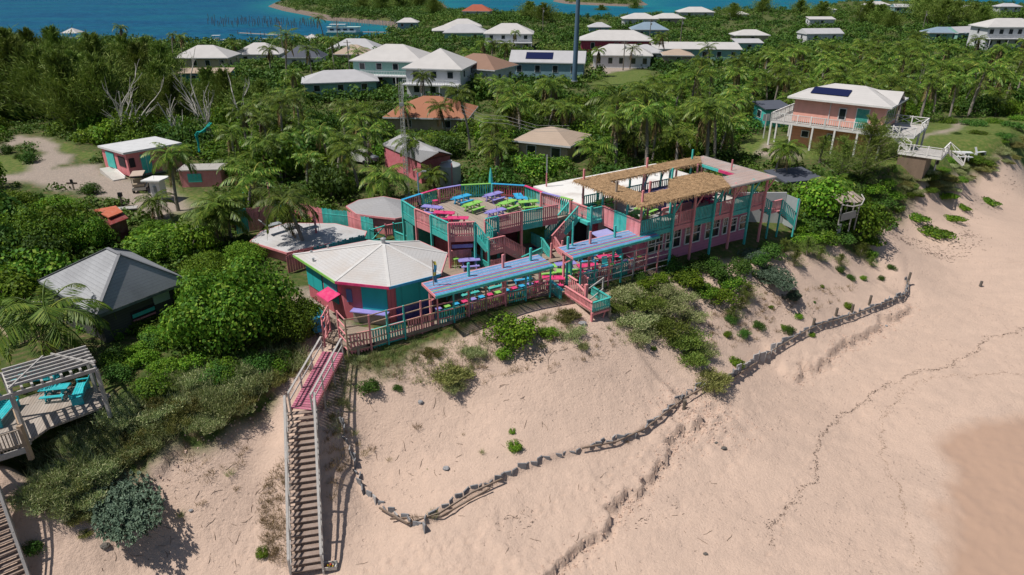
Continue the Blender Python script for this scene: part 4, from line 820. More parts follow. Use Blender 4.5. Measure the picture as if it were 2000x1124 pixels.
# stools
def stool(label,mat,loc,grp='bar stools at the pergola ledges',h=.75):
    e=thing('bar_stool',label,'stool',loc,ANG,grp)
    b=MB(); b.box((0,0,h),(.38,.38,.05)); b.build('seat',mat,e)
    for sx_,sy_ in ((-1,-1),(1,-1),(1,1),(-1,1)):
        b=MB(); b.bar((sx_*.13,sy_*.13,h),(sx_*.18,sy_*.18,0),.045); b.build('leg',mat,e)
    return e
CN={id(HOT):'crimson',id(BLUE):'blue',id(PURP):'purple',id(LIME):'lime',id(TEAL):'teal',id(PINK):'pink'}
ords=['first','second','third','fourth','fifth','sixth','seventh','eighth','ninth','tenth','eleventh','twelfth','thirteenth','fourteenth']
for i,u in enumerate(np.linspace(6.4,14.2,13)):
    m=[PURP,LIME,BLUE,HOT,PURP,BLUE,HOT,LIME,BLUE,HOT,BLUE,PURP,HOT][i]; stool('%s stool, %s from the gate end under the nearer pergola'%(CN[id(m)],ords[i]),m,UV(u,.52,.305))
for i,u in enumerate(np.linspace(17.8,23.4,9)):
    m=[HOT,PURP,HOT,BLUE,LIME,HOT,PURP,BLUE,LIME][i]; stool('%s stool, %s along the rail under the farther pergola'%(CN[id(m)],ords[i]),m,UV(u,.1,.305))
stool('lime stool beside the purple table by the pink screen',LIME,UV(10.9,6.5,.7),None); stool('crimson topped stool at the back left rail of the sun deck',HOT,UV(12.6,13.0,SD),None)
def chair(label,mat,loc,rz,grp,arms=True):
    e=thing('patio_chair',label,'chair',loc,rz,grp); b=MB(); b.box((0,0,.43),(.5,.5,.05)); b.build('seat',mat,e)
    b=MB(); b.bar((0,-.24,.43),(0,-.38,.95),.46,.04); b.build('backrest',mat,e)
    for sx_,sy_ in ((-1,-1),(1,-1),(1,1),(-1,1)): b=MB(); b.bar((sx_*.22,sy_*.22,.43),(sx_*.24,sy_*.25,0),.045); b.build('leg',mat,e)
    return e
GCH=flat('grey_resin',(.33,.34,.35),.5)
for i,(u,v,a,l) in enumerate([(25.9,1.2,.3,'grey chair at the near side of the lime table on the terrace edge'),(27.4,1.6,2,'grey chair beside the low pink wall of the terrace'),(25.3,3.6,3,'grey chair behind the lime terrace table'),(23.9,4.3,1,'grey chair near the left rail of the terrace'),(28.6,.6,.5,'grey chair closest to the front rail of the terrace')]): chair(l,GCH,UV(u,v,3.105),ANG+a,'grey terrace chairs')
for i,(u,v,a,l) in enumerate([(10.6,12.4,-1.6,'black chair by the left rail of the sun deck nearest the light pole'),(11.5,13.2,-2,'black chair by the left rail of the sun deck beside the blue cap')]): chair(l,BLACK,UV(u,v,SD),ANG+a,'black sun deck chairs')
TCH=paint('teal_chair',(.03,.38,.42),.1)
for i,(u,v) in enumerate([(8.0,2.2),(10.2,2.4),(12.4,2.2),(14.2,2.4),(22.6,1.6),(20.8,.9)]): chair('tall teal deck chair, %s from the gate end of the lower deck'%ords[i],TCH,UV(u,v,.705 if u<15 else .305),ANG+.6*i,'teal deck chairs')
# sun loungers by the plank fence
LG=flat('lounger_grey',(.30,.32,.34),.5); 
for px,py,l in ((575,452,'grey sun lounger propped up beside the leaning palm trunk'),(535,445,'grey sun lounger left of the palm by the plank fence'),(608,452,'grey sun lounger right of the palm by the plank fence')):
    p=G(px,py,1.6); p.z=1.75; 
    e=thing('sun_lounger',l,'sun lounger',tuple(G(px,py,1.7)),2.3,'grey sun loungers'); b=MB(); b.box((0,0,.3),(.65,1.2,.05)); b.build('bed',LG,e); b=MB(); b.bar((0,.6,.3),(0,1.05,.85),.65,.05); b.build('backrest',LG,e)
    for sx_,sy_ in ((-1,-1),(1,-1),(1,1),(-1,1)): b=MB(); b.bar((sx_*.3,sy_*.5,.3),(sx_*.3,sy_*.5,0),.04); b.build('leg',LG,e)
# crate of fruit at the foot of the stair
p=GP(646,1109); e=thing('crate','white crate holding yellow and red fruit at the foot of the beach stair','crate',tuple(p),.1); b=MB()
b.box((0,0,.03),(.66,.4,.04)); 
for s in (-1,1): b.box((0,s*.19,.13),(.66,.03,.2)); b.box((s*.32,0,.13),(.03,.36,.2))
b.build('box',paint('crate_white',(.62,.6,.55),.2),e)
for i,(x,y,c) in enumerate([(-.15,.02,0),(0,.08,1),(.12,-.04,0),(.02,-.07,2),(-.22,-.08,1)]):
    q=thing('fruit','',None,tuple(p+Vector((x,y,.16)))) if False else None
    b=MB(); r=.07; b.lathe([(.01,-r),(r*.7,-r*.7),(r,0),(r*.7,r*.7),(.01,r)],(0,0,0),10)
    o=b.build('fruit',[flat('yellow_fruit',(.6,.38,.03)),flat('red_fruit',(.4,.05,.03)),flat('green_fruit',(.25,.3,.05))][c],None,tuple(p+Vector((x,y,.12))),True)
    tag(o,'%s in the white crate at the stair foot'%['yellow fruit at the left','orange red fruit at the back','yellow fruit at the right','greenish fruit at the front','orange red fruit at the front left'][i],'fruit','fruit in the crate')
# ------------------------------------------------------------ sheet pile revetment with a timber waler
Wp=[Vector(G(a,b_,c)) for a,b_,c in wall_px]
def along(P,d):
    for i in range(len(P)-1):
        L=(P[i+1]-P[i]).length
        if d<=L: return P[i]+(P[i+1]-P[i])*(d/L),(P[i+1]-P[i]).normalized()
        d-=L
    return P[-1],(P[-1]-P[-2]).normalized()
tot=sum((Wp[i+1]-Wp[i]).length for i in range(len(Wp)-1))
CONC=flat('grey_vinyl_pile',(.22,.225,.24),.8,0,.4,6); CONL=flat('pale_vinyl_pile',(.36,.35,.35),.8,0,.3,5)
e=thing('revetment','half-buried grey sheet pile revetment winding along the foot of the dune','sea wall',tuple(Wp[0])); O=Wp[0]
d=0.;k=0; rr=random.Random(5)
gapz=[(0.275,.30)]
while d<tot-.3:
    p,t_=along(Wp,d); f=d/tot; nrm=Vector((-t_.y,t_.x,0)); sgn=1 if k%2 else -1
    L=rr.uniform(.28,.42); up=(.12+.26*rr.random()) if f<.52 else (.5 if .53<f<.66 else .30)+.2*rr.random()
    if f<.2: up=.08+.26*rr.random()
    if .26<f<.31: up=-.05+.25*rr.random()
    a=p+nrm*sgn*.08; q=p+t_*L+nrm*(-sgn)*.08; g=ht(p.x,p.y); b=MB()
    lean=nrm*rr.uniform(-.12,.12); lo=Vector((0,0,-.5+g))-Vector((0,0,0))
    A_=Vector((a.x-O.x,a.y-O.y,0));B_=Vector((q.x-O.x,q.y-O.y,0)); z0=g-.6-O.z; z1=g+up-O.z; th=nrm*.035
    zz=z1+rr.uniform(-.09,.09)
    vs=[A_-th+Vector((0,0,z0)),B_-th+Vector((0,0,z0)),B_+th+Vector((0,0,z0)),A_+th+Vector((0,0,z0)),A_-th+lean+Vector((0,0,z1)),B_-th+lean+Vector((0,0,zz)),B_+th+lean+Vector((0,0,zz)),A_+th+lean+Vector((0,0,z1))]
    b.add(vs,[(3,2,1,0),(4,5,6,7),(0,1,5,4),(1,2,6,5),(2,3,7,6),(3,0,4,7)])
    if k<100: b.build('sheet_pile',CONL if .55<f<.75 or rr.random()<.15 else CONC,e)
    else:
        if k==100: rest=MB()
        rest.add(b.v,b.f)
    d+=L*(1.02 if f>.55 else rr.uniform(1.0,1.3)); k+=1
if k>100: o=rest.build('sheet_piles',CONC,e); o['kind']='stuff'
def waler(f0,f1,off,z,seg,w=.09,h=.16):
    P=[]
    n=max(2,int((f1-f0)*tot/seg))
    for i in range(n+1):
        p,t_=along(Wp,(f0+(f1-f0)*i/n)*tot); nrm=Vector((-t_.y,t_.x,0)); P.append(Vector((p.x,p.y,ht(p.x,p.y)+z))-nrm*off-O)
    for i in range(n):
        b=MB(); b.bar(P[i],P[i+1],w,h); b.build('waler',paint('waler_timber',(.22,.16,.12),.6,(.30,.26,.23)),e)
waler(.085,.215,.22,.08,1.8,.07,.10); waler(.30,.60,.18,.16,2.0,.08,.09); waler(.62,.99,.13,.30,1.3,.06,.07); waler(.1,.2,.4,.0,2.5,.06,.10)
for i,(px,py,h) in enumerate([(1772,556,1.2),(1697,596,.9),(1587,640,.8),(1632,617,.7),(1335,800,.7),(1663,610,.7)]):
    p=GP(px,py); b=MB(); b.tube([(0,0,-.4),(.03,0,h)],.11,8); q=b.build('pile_post',paint('dark_post',(.12,.10,.08),.5),e); q.location=p-O
# driftwood, rocks and small things on the sand
def stone(label,px,py,s,mat,cat='rock',name='rock',grp=None):
    p=GP(px,py); b=MB(); n=7; vs=[];fs=[]
    ico=[(math.cos(a)*math.cos(e_),math.sin(a)*math.cos(e_),math.sin(e_)) for e_ in (-1.2,-.5,.3,.9) for a in [k*2*PI/8+e_ for k in range(8)]]
    rr=random.Random(px*7+py); v=[(x*s*rr.uniform(.75,1.2),y*s*rr.uniform(.6,1),z*s*.6*rr.uniform(.8,1.15)) for x,y,z in ico]
    for r_ in range(3):
        for k in range(8): k2=(k+1)%8; fs.append((r_*8+k,r_*8+k2,r_*8+8+k2,r_*8+8+k))
    fs+=[tuple(range(8))[::-1],tuple(range(24,32))]; b.add(v,fs); o=b.build(name,mat,None,tuple(p+Vector((0,0,s*.2)))); return tag(o,label,cat,grp)
# crumbled clods along the little sand cliffs
def clods(n,seed):
    b=MB(); rr=random.Random(seed); P=[np.c_[P_,np.zeros(len(P_))] for P_,_ in scarps]
    for k in range(n):
        Q=P[k%3 if k%9==2 else k%2]; Q=[Vector(q) for q in Q]; L=sum((Q[i+1]-Q[i]).length for i in range(len(Q)-1)); p,t_=along(Q,rr.random()*L); nr=Vector((-t_.y,t_.x,0)); p=p+nr*rr.gauss(-.15,.35); s=rr.uniform(.025,.075)*(1.6 if rr.random()<.1 else 1); z=ht(p.x,p.y)
        v=[(p.x+s*rr.uniform(.6,1.2)*math.cos(a),p.y+s*rr.uniform(.6,1.2)*math.sin(a),z-.02) for a in [i*1.256 for i in range(5)]]+[(p.x+s*.6*math.cos(a+.4),p.y+s*.6*math.sin(a+.4),z+s*rr.uniform(.5,.9)) for a in [i*1.256 for i in range(5)]]
        b.add(v,[(5,6,7,8,9)]+[(i,(i+1)%5,(i+1)%5+5,i+5) for i in range(5)])
    c=G(1370,835,-5.6)
    for k in range(420):
        x,y=c.x+rr.gauss(0,1.5),c.y+rr.gauss(.2,1.1); s=rr.uniform(.03,.10); z=ht(x,y); v=[(x+s*math.cos(a),y+s*math.sin(a),z-.02) for a in [i*1.256 for i in range(5)]]+[(x+s*.6*math.cos(a+.4),y+s*.6*math.sin(a+.4),z+s*rr.uniform(.5,.9)) for a in [i*1.256 for i in range(5)]]
        b.add(v,[(5,6,7,8,9)]+[(i,(i+1)%5,(i+1)%5+5,i+5) for i in range(5)])
    tag(b.build('sand_clods',flat('sand_clod',(.54,.40,.325),.95,0,.2,6)),'crumbled sand clods lying along the small beach cliffs','sand',kind='stuff')
clods(1100,4)
RK=flat('grey_rock',(.28,.28,.29),.9,0,.3,8); RKD=flat('dark_rock',(.12,.11,.10),.9,0,.3,8)
for a in [('lone grey rock on the sand in the middle of the walled dune',872,916,.22,RK),('grey rock on the sand below the brown shrub',821,787,.2,RK),('dark lump of driftwood near the sand scarp',1414,877,.2,RKD),('small dark stone on the beach right of the long scarp',1399,866,.12,RKD),
          ('dark stone low on the open beach',1378,1083,.13,RKD),('pale stone on the upper beach right of the revetment',1731,637,.14,RK),('dark stone at the foot of the broken bank on the left slope',205,1068,.25,RKD),('grey stone on the left slope beside the silvery bush',373,998,.12,RK),
          ('grey boulder under the lookout stilts',1138,634,.3,RK)]: stone(*a)
p=GP(1914,560); b=MB(); b.tube([(0,0,-.1),(.05,.02,.55)],.12,8); tag(b.build('stump',RKD,None,tuple(p)),'short dark stump standing alone on the open beach','stump')
# weed line (drift seaweed)
def wrack(name,label,px,z,n,wid,sz,seed,mat):
    P=[Vector((*G(a,b_,z).to_tuple()[:2],0)) for a,b_ in px]; tot_=sum((P[i+1]-P[i]).length for i in range(len(P)-1)); b=MB(); rr=random.Random(seed)
    X=[];Y=[];S_=[]
    for k in range(n):
        d_=rr.random()*tot_; p,t_=along(P,d_); off=rr.gauss(0,1)*wid*(.3+.9*abs(math.sin(d_*.9+seed))); nr=Vector((-t_.y,t_.x,0)); wob=.10*math.sin(d_*1.3)+.10*math.sin(d_*3.1)+.05*math.sin(d_*7)
        X.append(p.x+nr.x*(off+wob)); Y.append(p.y+nr.y*(off+wob)); S_.append((math.atan2(t_.y,t_.x)+rr.gauss(0,.7),sz*rr.uniform(.4,1.8)))
    Z=height(X,Y)
    for x,y,z_,(a,s) in zip(X,Y,Z,S_):
        c_,d_=math.cos(a)*s,math.sin(a)*s; w_=s*rr.uniform(.12,.4); b.add([(x-c_,y-d_,z_+.005),(x-d_/s*w_*.6,y+c_/s*w_*.6,z_+.04),(x+c_,y+d_,z_+.01),(x+d_/s*w_*.5,y-c_/s*w_*.5,z_+.012)],[(0,1,2,3)])
    o=b.build(name,mat); tag(o,label,'seaweed',kind='stuff')
WR=flat('dry_seaweed',(.13,.095,.08),.95,0,.4,9); WR2=flat('pale_seaweed',(.30,.225,.17),.95)
wrack('seaweed_line','dark line of dried seaweed curving across the beach',[(2040,615),(1990,640),(1935,650),(1900,682),(1850,708),(1790,722),(1745,740),(1700,765),(1650,800),(1612,830),(1600,870),(1588,910),(1600,935),(1560,960),(1520,1010),(1500,1060)],-6.4,1500,.10,.06,1,WR)
wrack('seaweed_line','thin broken drift line lower on the beach',[(2050,725),(1930,728),(1800,745),(1730,800),(1720,880),(1755,950),(1780,1050),(1800,1130)],-6.9,600,.10,.05,2,WR2)
wrack('seaweed_line','scattered dark seaweed on the upper beach below the dune',[(1700,475),(1760,490),(1800,470),(1830,500),(1880,480),(1900,450)],-5.4,520,.9,.15,3,WR)
wrack('seaweed_line','scattered dark seaweed higher up the beach',[(1880,440),(1920,400),(1960,380),(1990,350)],-5.5,240,.7,.13,4,WR)
wrack('seaweed_line','scraps of weed on the sand in front of the revetment',[(970,1035),(1020,1010),(1035,1000),(1040,1030),(990,1040)],-5.4,60,.25,.07,5,WR)
wrack('seaweed_line','dark scraps on the sand below the long scarp',[(1240,1030),(1290,1000),(1330,990),(1180,1015)],-6.1,60,.3,.06,6,WR)
# ------------------------------------------------------------ signs, cart, kiosk by the road
p=GP(145,372); e=thing('road_sign','dark low cross-shaped signpost at the roadside beside the round bush','sign post',tuple(p)); b=MB(); b.bar((0,0,0),(0,0,1.0),.12); b.build('post',RAWW,e); b=MB(); b.bar((-.6,0,.75),(.5,0,.75),.06,.18); b.build('arm',paint('brown_sign',(.10,.06,.05)),e); b=MB(); b.box((0,-.06,1.0),(.28,.06,.35)); b.build('board',BLACK,e)
p=GP(239,403); e=thing('road_sign','dark signpost with a small box on the grass above the orange roof','sign post',tuple(p)); b=MB(); b.bar((0,0,0),(.05,0,1.35),.14); b.build('post',paint('dark_post',(.12,.10,.08)),e); b=MB(); b.box((.1,-.1,1.2),(.35,.25,.4)); b.build('box',BLACK,e)
p=GP(1821,345); e=thing('notice_post','white post with a small dark notice at the dune edge of the lawn','sign post',tuple(p)); b=MB(); b.box((0,0,1),(.14,.14,2.0)); b.build('post',WHITE,e); b=MB(); b.box((.12,-.1,1.7),(.3,.05,.5)); b.build('notice',BLACK,e)
p=GP(277,372); e=thing('golf_cart','parked golf cart with a beige roof in front of the pink shop','golf cart',tuple(p),1.9)
BG=flat('beige_roof',(.50,.40,.32),.5); CR=flat('cream_body',(.55,.52,.45),.4)
b=MB(); b.prism([(-1.2,-.62),(1.1,-.62),(1.2,-.5),(1.2,.5),(1.1,.62),(-1.2,.62)],.32,.62); b.box((1.0,0,.75),(.35,1.0,.35)); b.build('body',CR,e)
b=MB(); b.box((-.1,0,.8),(.5,1.1,.3)); b.box((-.35,0,1.1),(.12,1.1,.5)); b.box((-.95,0,.85),(.5,1.1,.25)); b.build('seat',paint('cart_seat',(.35,.28,.2)),e)
b=MB(); b.prism([(-1.35,-.6),(.75,-.6),(.85,-.45),(.85,.45),(.75,.6),(-1.35,.6)],1.83,1.9); b.build('roof',BG,e)
for x,y in ((-1.1,-.55),(-1.1,.55),(.7,-.55),(.7,.55)): b=MB(); b.bar((x,y,.6),(x*.95,y,1.83),.04); b.build('roof_post',BLACK,e)
for x in (-.85,.8):
    for y in (-.6,.6): b=MB(); b.tube([(x,y-.09,.25),(x,y+.09,.25)],.25,14); w_=b.build('wheel',BLACK,e); b=MB(); b.tube([(x,y-.1,.25),(x,y+.1,.25)],.12,10); b.build('hub',METAL,w_)
b=MB(); b.tube([(.6,-.25,1.1),(.75,-.25,.8)],.03,6); b.tube([(.55,-.25,1.12),(.62,-.25,1.16)],.17,12); b.build('steering_wheel',BLACK,e)
p=GP(314,392); e=thing('kiosk','small white pillar kiosk with a flat slanted roof beside the golf cart','kiosk',tuple(p),-.2)
b=MB(); b.box((0,0,1.05),(1.1,.9,2.1)); b.build('body',WHITE,e); b=MB(); b.add([(-1.05,-.9,2.25),(1.05,-.9,2.35),(1.05,.9,2.35),(-1.05,.9,2.25),(-1.05,-.9,2.1),(1.05,-.9,2.2),(1.05,.9,2.2),(-1.05,.9,2.1)],[(0,1,2,3),(7,6,5,4),(0,4,5,1),(1,5,6,2),(2,6,7,3),(3,7,4,0)]); b.build('roof',WHITE,e)
b=MB(); b.tube([(0.05,-.46,.5),(.05,-.46,1.6)],.16,10); b.build('machine',flat('grey_machine',(.25,.28,.28)),e)
# litter by the round water tank etc.
p=G(880,360,0); e=thing('water_tank','round pale water tank behind the sun deck','water tank',(p.x,p.y,0)); b=MB(); b.lathe([(1.15,0),(1.15,2.1),(1.1,2.16),(.3,2.5),(.05,2.52)],(0,0,0),24); b.build('drum',flat('tank_grey',(.44,.46,.45),.6,0,.08),e,smooth=False); b=MB(); b.lathe([(.25,2.42),(.25,2.6),(.05,2.62)],(0,0,0),12); b.build('lid',WHITE,e); b=MB(); b.tube([(.3,-1.3,0),(.3,-1.3,2.6)],.05,6); b.build('pipe',DPINK,e)
# lattice mast
p=G(795,385,3.0); base=G(797,392,0.); e=thing('lattice_mast','tall slender lattice radio mast rising behind the round grey cabana','mast',(base.x,base.y,0)); hM=11.5
b=MB(); q=[(-.22,-.13),(.22,-.13),(0,.25)]
STL=flat('mast_steel',(.50,.50,.46),.5,.3)
for x,y in q: b.bar((x,y,0),(x*.75,y*.75,hM),.045)
for k in range(28):
    z0,z1=k*hM/28,(k+1)*hM/28
    for i in range(3): s0=1-.25*z0/hM; s1=1-.25*z1/hM; a_,c_=q[i],q[(i+1)%3]; b.bar((a_[0]*s0,a_[1]*s0,z0),(c_[0]*s0,c_[1]*s0,z0),.025); b.bar((a_[0]*s0,a_[1]*s0,z0),(c_[0]*s1,c_[1]*s1,z1),.022)
b.build('lattice',STL,e); b=MB(); b.box((0,0,hM*.82),(.4,.3,.3)); b.build('box',METAL,e)
# tall blue pole
p=G(1122,150,0); zt_=30; e=thing('tall_pole','very tall dull blue steel pole rising out of the palms past the top of the view','pole',(p.x,p.y,-1)); b=MB(); b.tube([(0,0,0),(.15,0,14),(.3,0,27)],[.55,.45,.36],14); b.build('shaft',flat('pole_dull_blue',(.10,.17,.25),.5,.2),e); b=MB(); b.lathe([(.75,0),(.75,.15),(.3,.2)],(0,0,0),14); b.build('base_plate',METAL,e)
# ------------------------------------------------------------ dark grey roofed cabin on the left
R3=shingle('slate_grey_shingles',(.36,.37,.39),.17,.55,(.13,.13,.14),.3)
def P3(px,py,z): g=G(px,py,z); return Vector((g.x,g.y,z))
E4=[P3(75,548,2.7),P3(186,618,2.7),P3(370,547,2.7),P3(322,500,2.7)]
r0=P3(213,480,5.2); r1=P3(233,497,5.2)
c=sum(E4,Vector())/4; c.z=0; e=thing('dark_roof_cabin','dark timber cabin with a big slate grey hipped roof behind the leaning palm','building',tuple(c))
# regular hip from four eave corners
bl,fl,fr,br=E4; br=bl+(fr-fl)*1.0; ax=(fr-fl).normalized(); ay=(bl-fl).normalized(); Lx=(fr-fl).length; Ly=(bl-fl).length
apx=P3(233,497,5.3); h_=5.3
rb=apx+ (bl-fl).normalized()*1.6 
b=MB(); V=[fl-c,fr-c,br-c,bl-c,apx-c,rb-c]; b.add(V,[(0,1,4),(1,2,5,4),(2,3,5),(3,0,4,5),(3,2,1,0)]); rf=b.build('roof',R3,e)
b=MB(); 
for i,j in ((0,4),(1,4),(2,5),(3,5),(4,5)): b.bar(V[i]+Vector((0,0,.03)),V[j]+Vector((0,0,.03)),.2,.03)
b.build('ridge_caps',flat('ridge_grey',(.20,.205,.22),.85),rf)
b=MB(); 
for i in range(4): b.bar(V[i]-Vector((0,0,.1)),V[(i+1)%4]-Vector((0,0,.1)),.05,.18)
b.build('fascia',paint('dark_fascia',(.10,.12,.13)),rf)
cc=(V[0]+V[1]+V[2]+V[3])/4; ins=[(cc.x+(v.x-cc.x)*.88,cc.y+(v.y-cc.y)*.88) for v in V[:4]]
b=MB(); b.prism(ins,-.8,2.6); wl=b.build('wall',wallboards('dark_cabin_boards',(.085,.085,.085),.17,2,.4),e)
def onwall(par,name,p0,p1,f0,f1,z0,z1,mat,th=.06):
    d=Vector((p1[0]-p0[0],p1[1]-p0[1],0)); L=d.length; an=math.atan2(d.y,d.x); f=(f0+f1)/2
    b=MB(); b.box((p0[0]+d.x*f+math.sin(an)*th/2,p0[1]+d.y*f-math.cos(an)*th/2,(z0+z1)/2),(L*(f1-f0),th,z1-z0),an); return b.build(name,mat,par)
onwall(wl,'window',ins[0],ins[1],.33,.62,1.3,1.85,DARK,.05); onwall(wl,'shutter',ins[0],ins[1],.34,.61,1.45,1.68,TEAL,.09); onwall(wl,'sill',ins[0],ins[1],.34,.61,1.2,1.3,PINK,.1); onwall(wl,'sign',ins[0],ins[1],.62,.82,1.75,2.3,paint('pale_sign',(.35,.45,.42)),.07)
for i in range(6): onwall(wl,'lettering',ins[0],ins[1],.64+.027*i,.655+.027*i,1.85+.06*(i%2),2.15,paint('sign_ink',(.1,.16,.15)),.09) if False else None
b=MB(); b.bar(V[1]*.9+Vector((0,0,.4)),V[1]*.9+Vector((0,0,.4)),.1)
# deck rail beside the cabin, colourful path boards
px_rail('deck_rail','tan timber deck rail at the left edge below the cabin roof',[(2,640),(15,660),(92,630)],.3,.9,[TANT])
P=[G(a,b_,.3) for a,b_ in ((40,555),(68,552),(85,590),(25,590))]
e=thing('board_walk','sun-striped path of pale and orange boards left of the cabin','boardwalk',tuple(P[0])); b=MB(); o=P[0]
for k in range(12):
    f=k/11.; a_=P[0]+(P[3]-P[0])*f; c_=P[1]+(P[2]-P[1])*f; b.bar(a_-o,c_-o,.16,.04,k%3)
b.build('boards',[paint('pale_board',(.45,.36,.33)),paint('orange_board',(.5,.22,.05)),GREYT],e)  # boards alternate pale, orange and silver timber colours
# orange and red roofed shed
Q=[P3(183,410,2.3),P3(212,425,2.3),P3(240,414,2.3),P3(226,402,2.3)]; Q2=[P3(207,421,2.15),P3(215,440,1.9),P3(251,426,1.9),P3(238,414,2.15)]
c=(Q[0]+Q[2])/2; c.z=0; e=thing('red_roof_shed','small shed with an orange and dark red patched roof beside the road bushes','shed',tuple(c))
for Qq,m,nm in ((Q,paint('orange_roof',(.50,.12,.05),.2),'roof'),(Q2,paint('dark_red_roof',(.22,.025,.02),.3),'porch_roof')):
    b=MB(); b.add([q-c for q in Qq]+[q-c-Vector((0,0,.1)) for q in Qq],[(3,2,1,0),(4,5,6,7)]+[(i,(i+1)%4,(i+1)%4+4,i+4) for i in range(4)]); b.build(nm,m,e)
b=MB(); b.prism([((q-c).x*.85,(q-c).y*.85) for q in (Q[0],Q2[1],Q2[2],Q[3])],-.1,1.85); b.build('wall',paint('maroon_wall',(.14,.03,.025)),e)
p=GP(247,412); b=MB(); b.box((0,0,.25),(2.0,.9,.1),.3); tag(b.build('bench_slab',GREYT,None,tuple(p)),'pale flat bench slab on the grass behind the orange roof','bench')
# ------------------------------------------------------------ pergola terrace at the lower left
zD=.15; c=G(100,790,zD); e=thing('pergola_deck','weathered timber sun deck under the grey pergola at the left edge','deck',tuple(c),.25)
def LL(px,py,z): g=G(px,py,z)-c; ca,sa=math.cos(-.25),math.sin(-.25); return Vector((g.x*ca-g.y*sa,g.x*sa+g.y*ca,z-c.z))
b=MB(); P=[LL(a,b_,zD) for a,b_ in ((-120,900),(45,870),(95,835),(200,795),(228,755),(190,720),(40,700),(-120,720))]; b.prism([(q.x,q.y) for q in P],-.12,0); b.build('floor',planks('silver_deck',(.42,.37,.33),(.30,.26,.23),.15,0),e)
c2=G(100,745,2.7); zt=2.75
e=thing('timber_pergola','open silvery grey slatted timber pergola over turquoise benches','pergola',(c2.x,c2.y,zD)); 
def LP_(px,py,z): g=G(px,py,z); return Vector((g.x-c2.x,g.y-c2.y,z-zD))
FLc,FRc,BRc,BLc=LP_(22,772,zt),LP_(188,722,zt),LP_(165,686,zt),LP_(-50,722,zt)
BLc=FLc+(BRc-FRc)*1.0
b=MB(); b.bar(FLc,FRc,.1,.2); b.bar(BLc,BRc,.1,.2); b.bar(FLc,BLc,.1,.2); b.bar(FRc,BRc,.1,.2); md0=(FLc+BLc)/2; md1=(FRc+BRc)/2; b.bar(md0,md1,.08,.16); b.bar(FLc,FLc+(FLc-FRc)*1.1,.1,.2); b.bar(BLc,BLc+(BLc-BRc)*1.1,.1,.2); b.build('beam',GREYT,e)
for k in range(11):
    f=k/10.; 
    if f<.75:
        a_=FLc+(FRc-FLc)*(f/.75*.86+.02); q=BLc+(BRc-BLc)*(f/.75*.86+.02); b=MB(); b.bar(a_+Vector((0,0,.17)),q+Vector((0,0,.17)),.10,.16); b.build('rafter',GREYT,e)
for k in range(6):
    a_=FRc+(BRc-FRc)*(k/5.*.8+.12)+Vector((0,0,.32)); q=a_+(FLc-FRc)*(1.0)+ (BRc-FRc)*0; b=MB(); b.bar(a_+(FRc-FLc)*.03,q,.09,.12); b.build('lath',GREYT,e)
for k in range(5):
    a_=FLc+(FLc-FRc)*(.12+.2*k); q=a_+(BLc-FLc); b=MB(); b.bar(a_+Vector((0,0,.17)),q+Vector((0,0,.17)),.10,.16); b.build('rafter',GREYT,e)
b=MB(); b.bar(FLc+Vector((0,0,.35)),BLc+(BRc-BLc)*.5+Vector((0,0,.35)),.07,.12); b.bar(FRc+Vector((0,0,.36)),BLc+(BRc-BLc)*.6+Vector((0,0,.36)),.07,.12); b.build('diagonal',GREYT,e)
for q in (FLc,FRc,BRc,BLc,FLc+(FLc-FRc)*1.05): b=MB(); b.bar((q.x,q.y,-.3),(q.x,q.y,q.z),.15); b.build('post',GREYT,e)
TQ=paint('turquoise_paint',(.012,.44,.50),.12)
def bench(label,px,py,rz,L=1.9,nm='slatted_bench'):
    p=G(px,py,zD); e=thing(nm,label,'bench',tuple(p),rz,'turquoise benches under the pergola')
    b=MB()
    for k in range(5): b.box((0,-.24+.12*k,.42),(L,.105,.04))
    b.build('seat',TQ,e); b=MB()
    for k in range(int(L/.16)): b.bar((-L/2+.1+k*.16,.3,.42),(-L/2+.1+k*.16,.46,.95),.12,.03)
    b.build('backrest',TQ,e)
    for s in (-1,1): b=MB(); b.box((s*(L/2-.05),0,.21),(.08,.55,.42)); b.bar((s*(L/2-.03),-.3,.62),(s*(L/2-.03),.35,.62),.09,.05); b.bar((s*(L/2-.03),-.28,.4),(s*(L/2-.03),-.28,.62),.07); b.build('armrest',TQ,e)
bench('turquoise slatted bench at the right end under the pergola',160,775,-1.25,1.7); bench('long turquoise slatted bench at the back under the pergola',70,752,.12,2.6); bench('turquoise slatted bench at the left edge of the pergola deck',12,815,1.75,2.0)
p=G(112,775,zD); picnic('low turquoise slatted table in the middle of the pergola deck',TQ,p,.2,None,.8,False,'slatted_table')
# corner rail and the second stair at the bottom left
px_rail('deck_rail','brown timber corner rail of the pergola deck at the left edge',[(42,878),(-60,910)],.0,1.0,[TANT]) if False else None
r_=G(44,875,.0); e=thing('corner_rail','brown timber corner rail of the pergola deck at the left edge','railing',(r_.x,r_.y,0)); 
a_=G(40,838,1.1)-r_; q_=G(-90,878,1.1)-r_; b=MB(); railing(b,(a_.x,a_.y),(q_.x,q_.y),.05,.05,1.05,.14,.05); b.build('railing',RAWW,e)
b=MB(); s0=G(28,800,1.1)-r_; b.bar((a_.x,a_.y,1.1),(s0.x,s0.y,1.1),.14,.06); b.build('top_rail',TANT,e)
for q in (a_,): b=MB(); b.box((q.x,q.y,.3),(.2,.2,2.0)); b.build('post',TANT,e)
b=MB(); b.bar((a_.x,a_.y,-.1),(q_.x,q_.y,-.1),.1,.3); b.build('rim_board',GREYT,e)
T2=G(-55,930,-.2); B2=G(35,1190,-5.6); st2=stair('beach_staircase','second weathered timber staircase cut off by the lower left corner of the view',T2,B2,1.5,26,paint('step_timber',(.30,.235,.19)),GREYT)
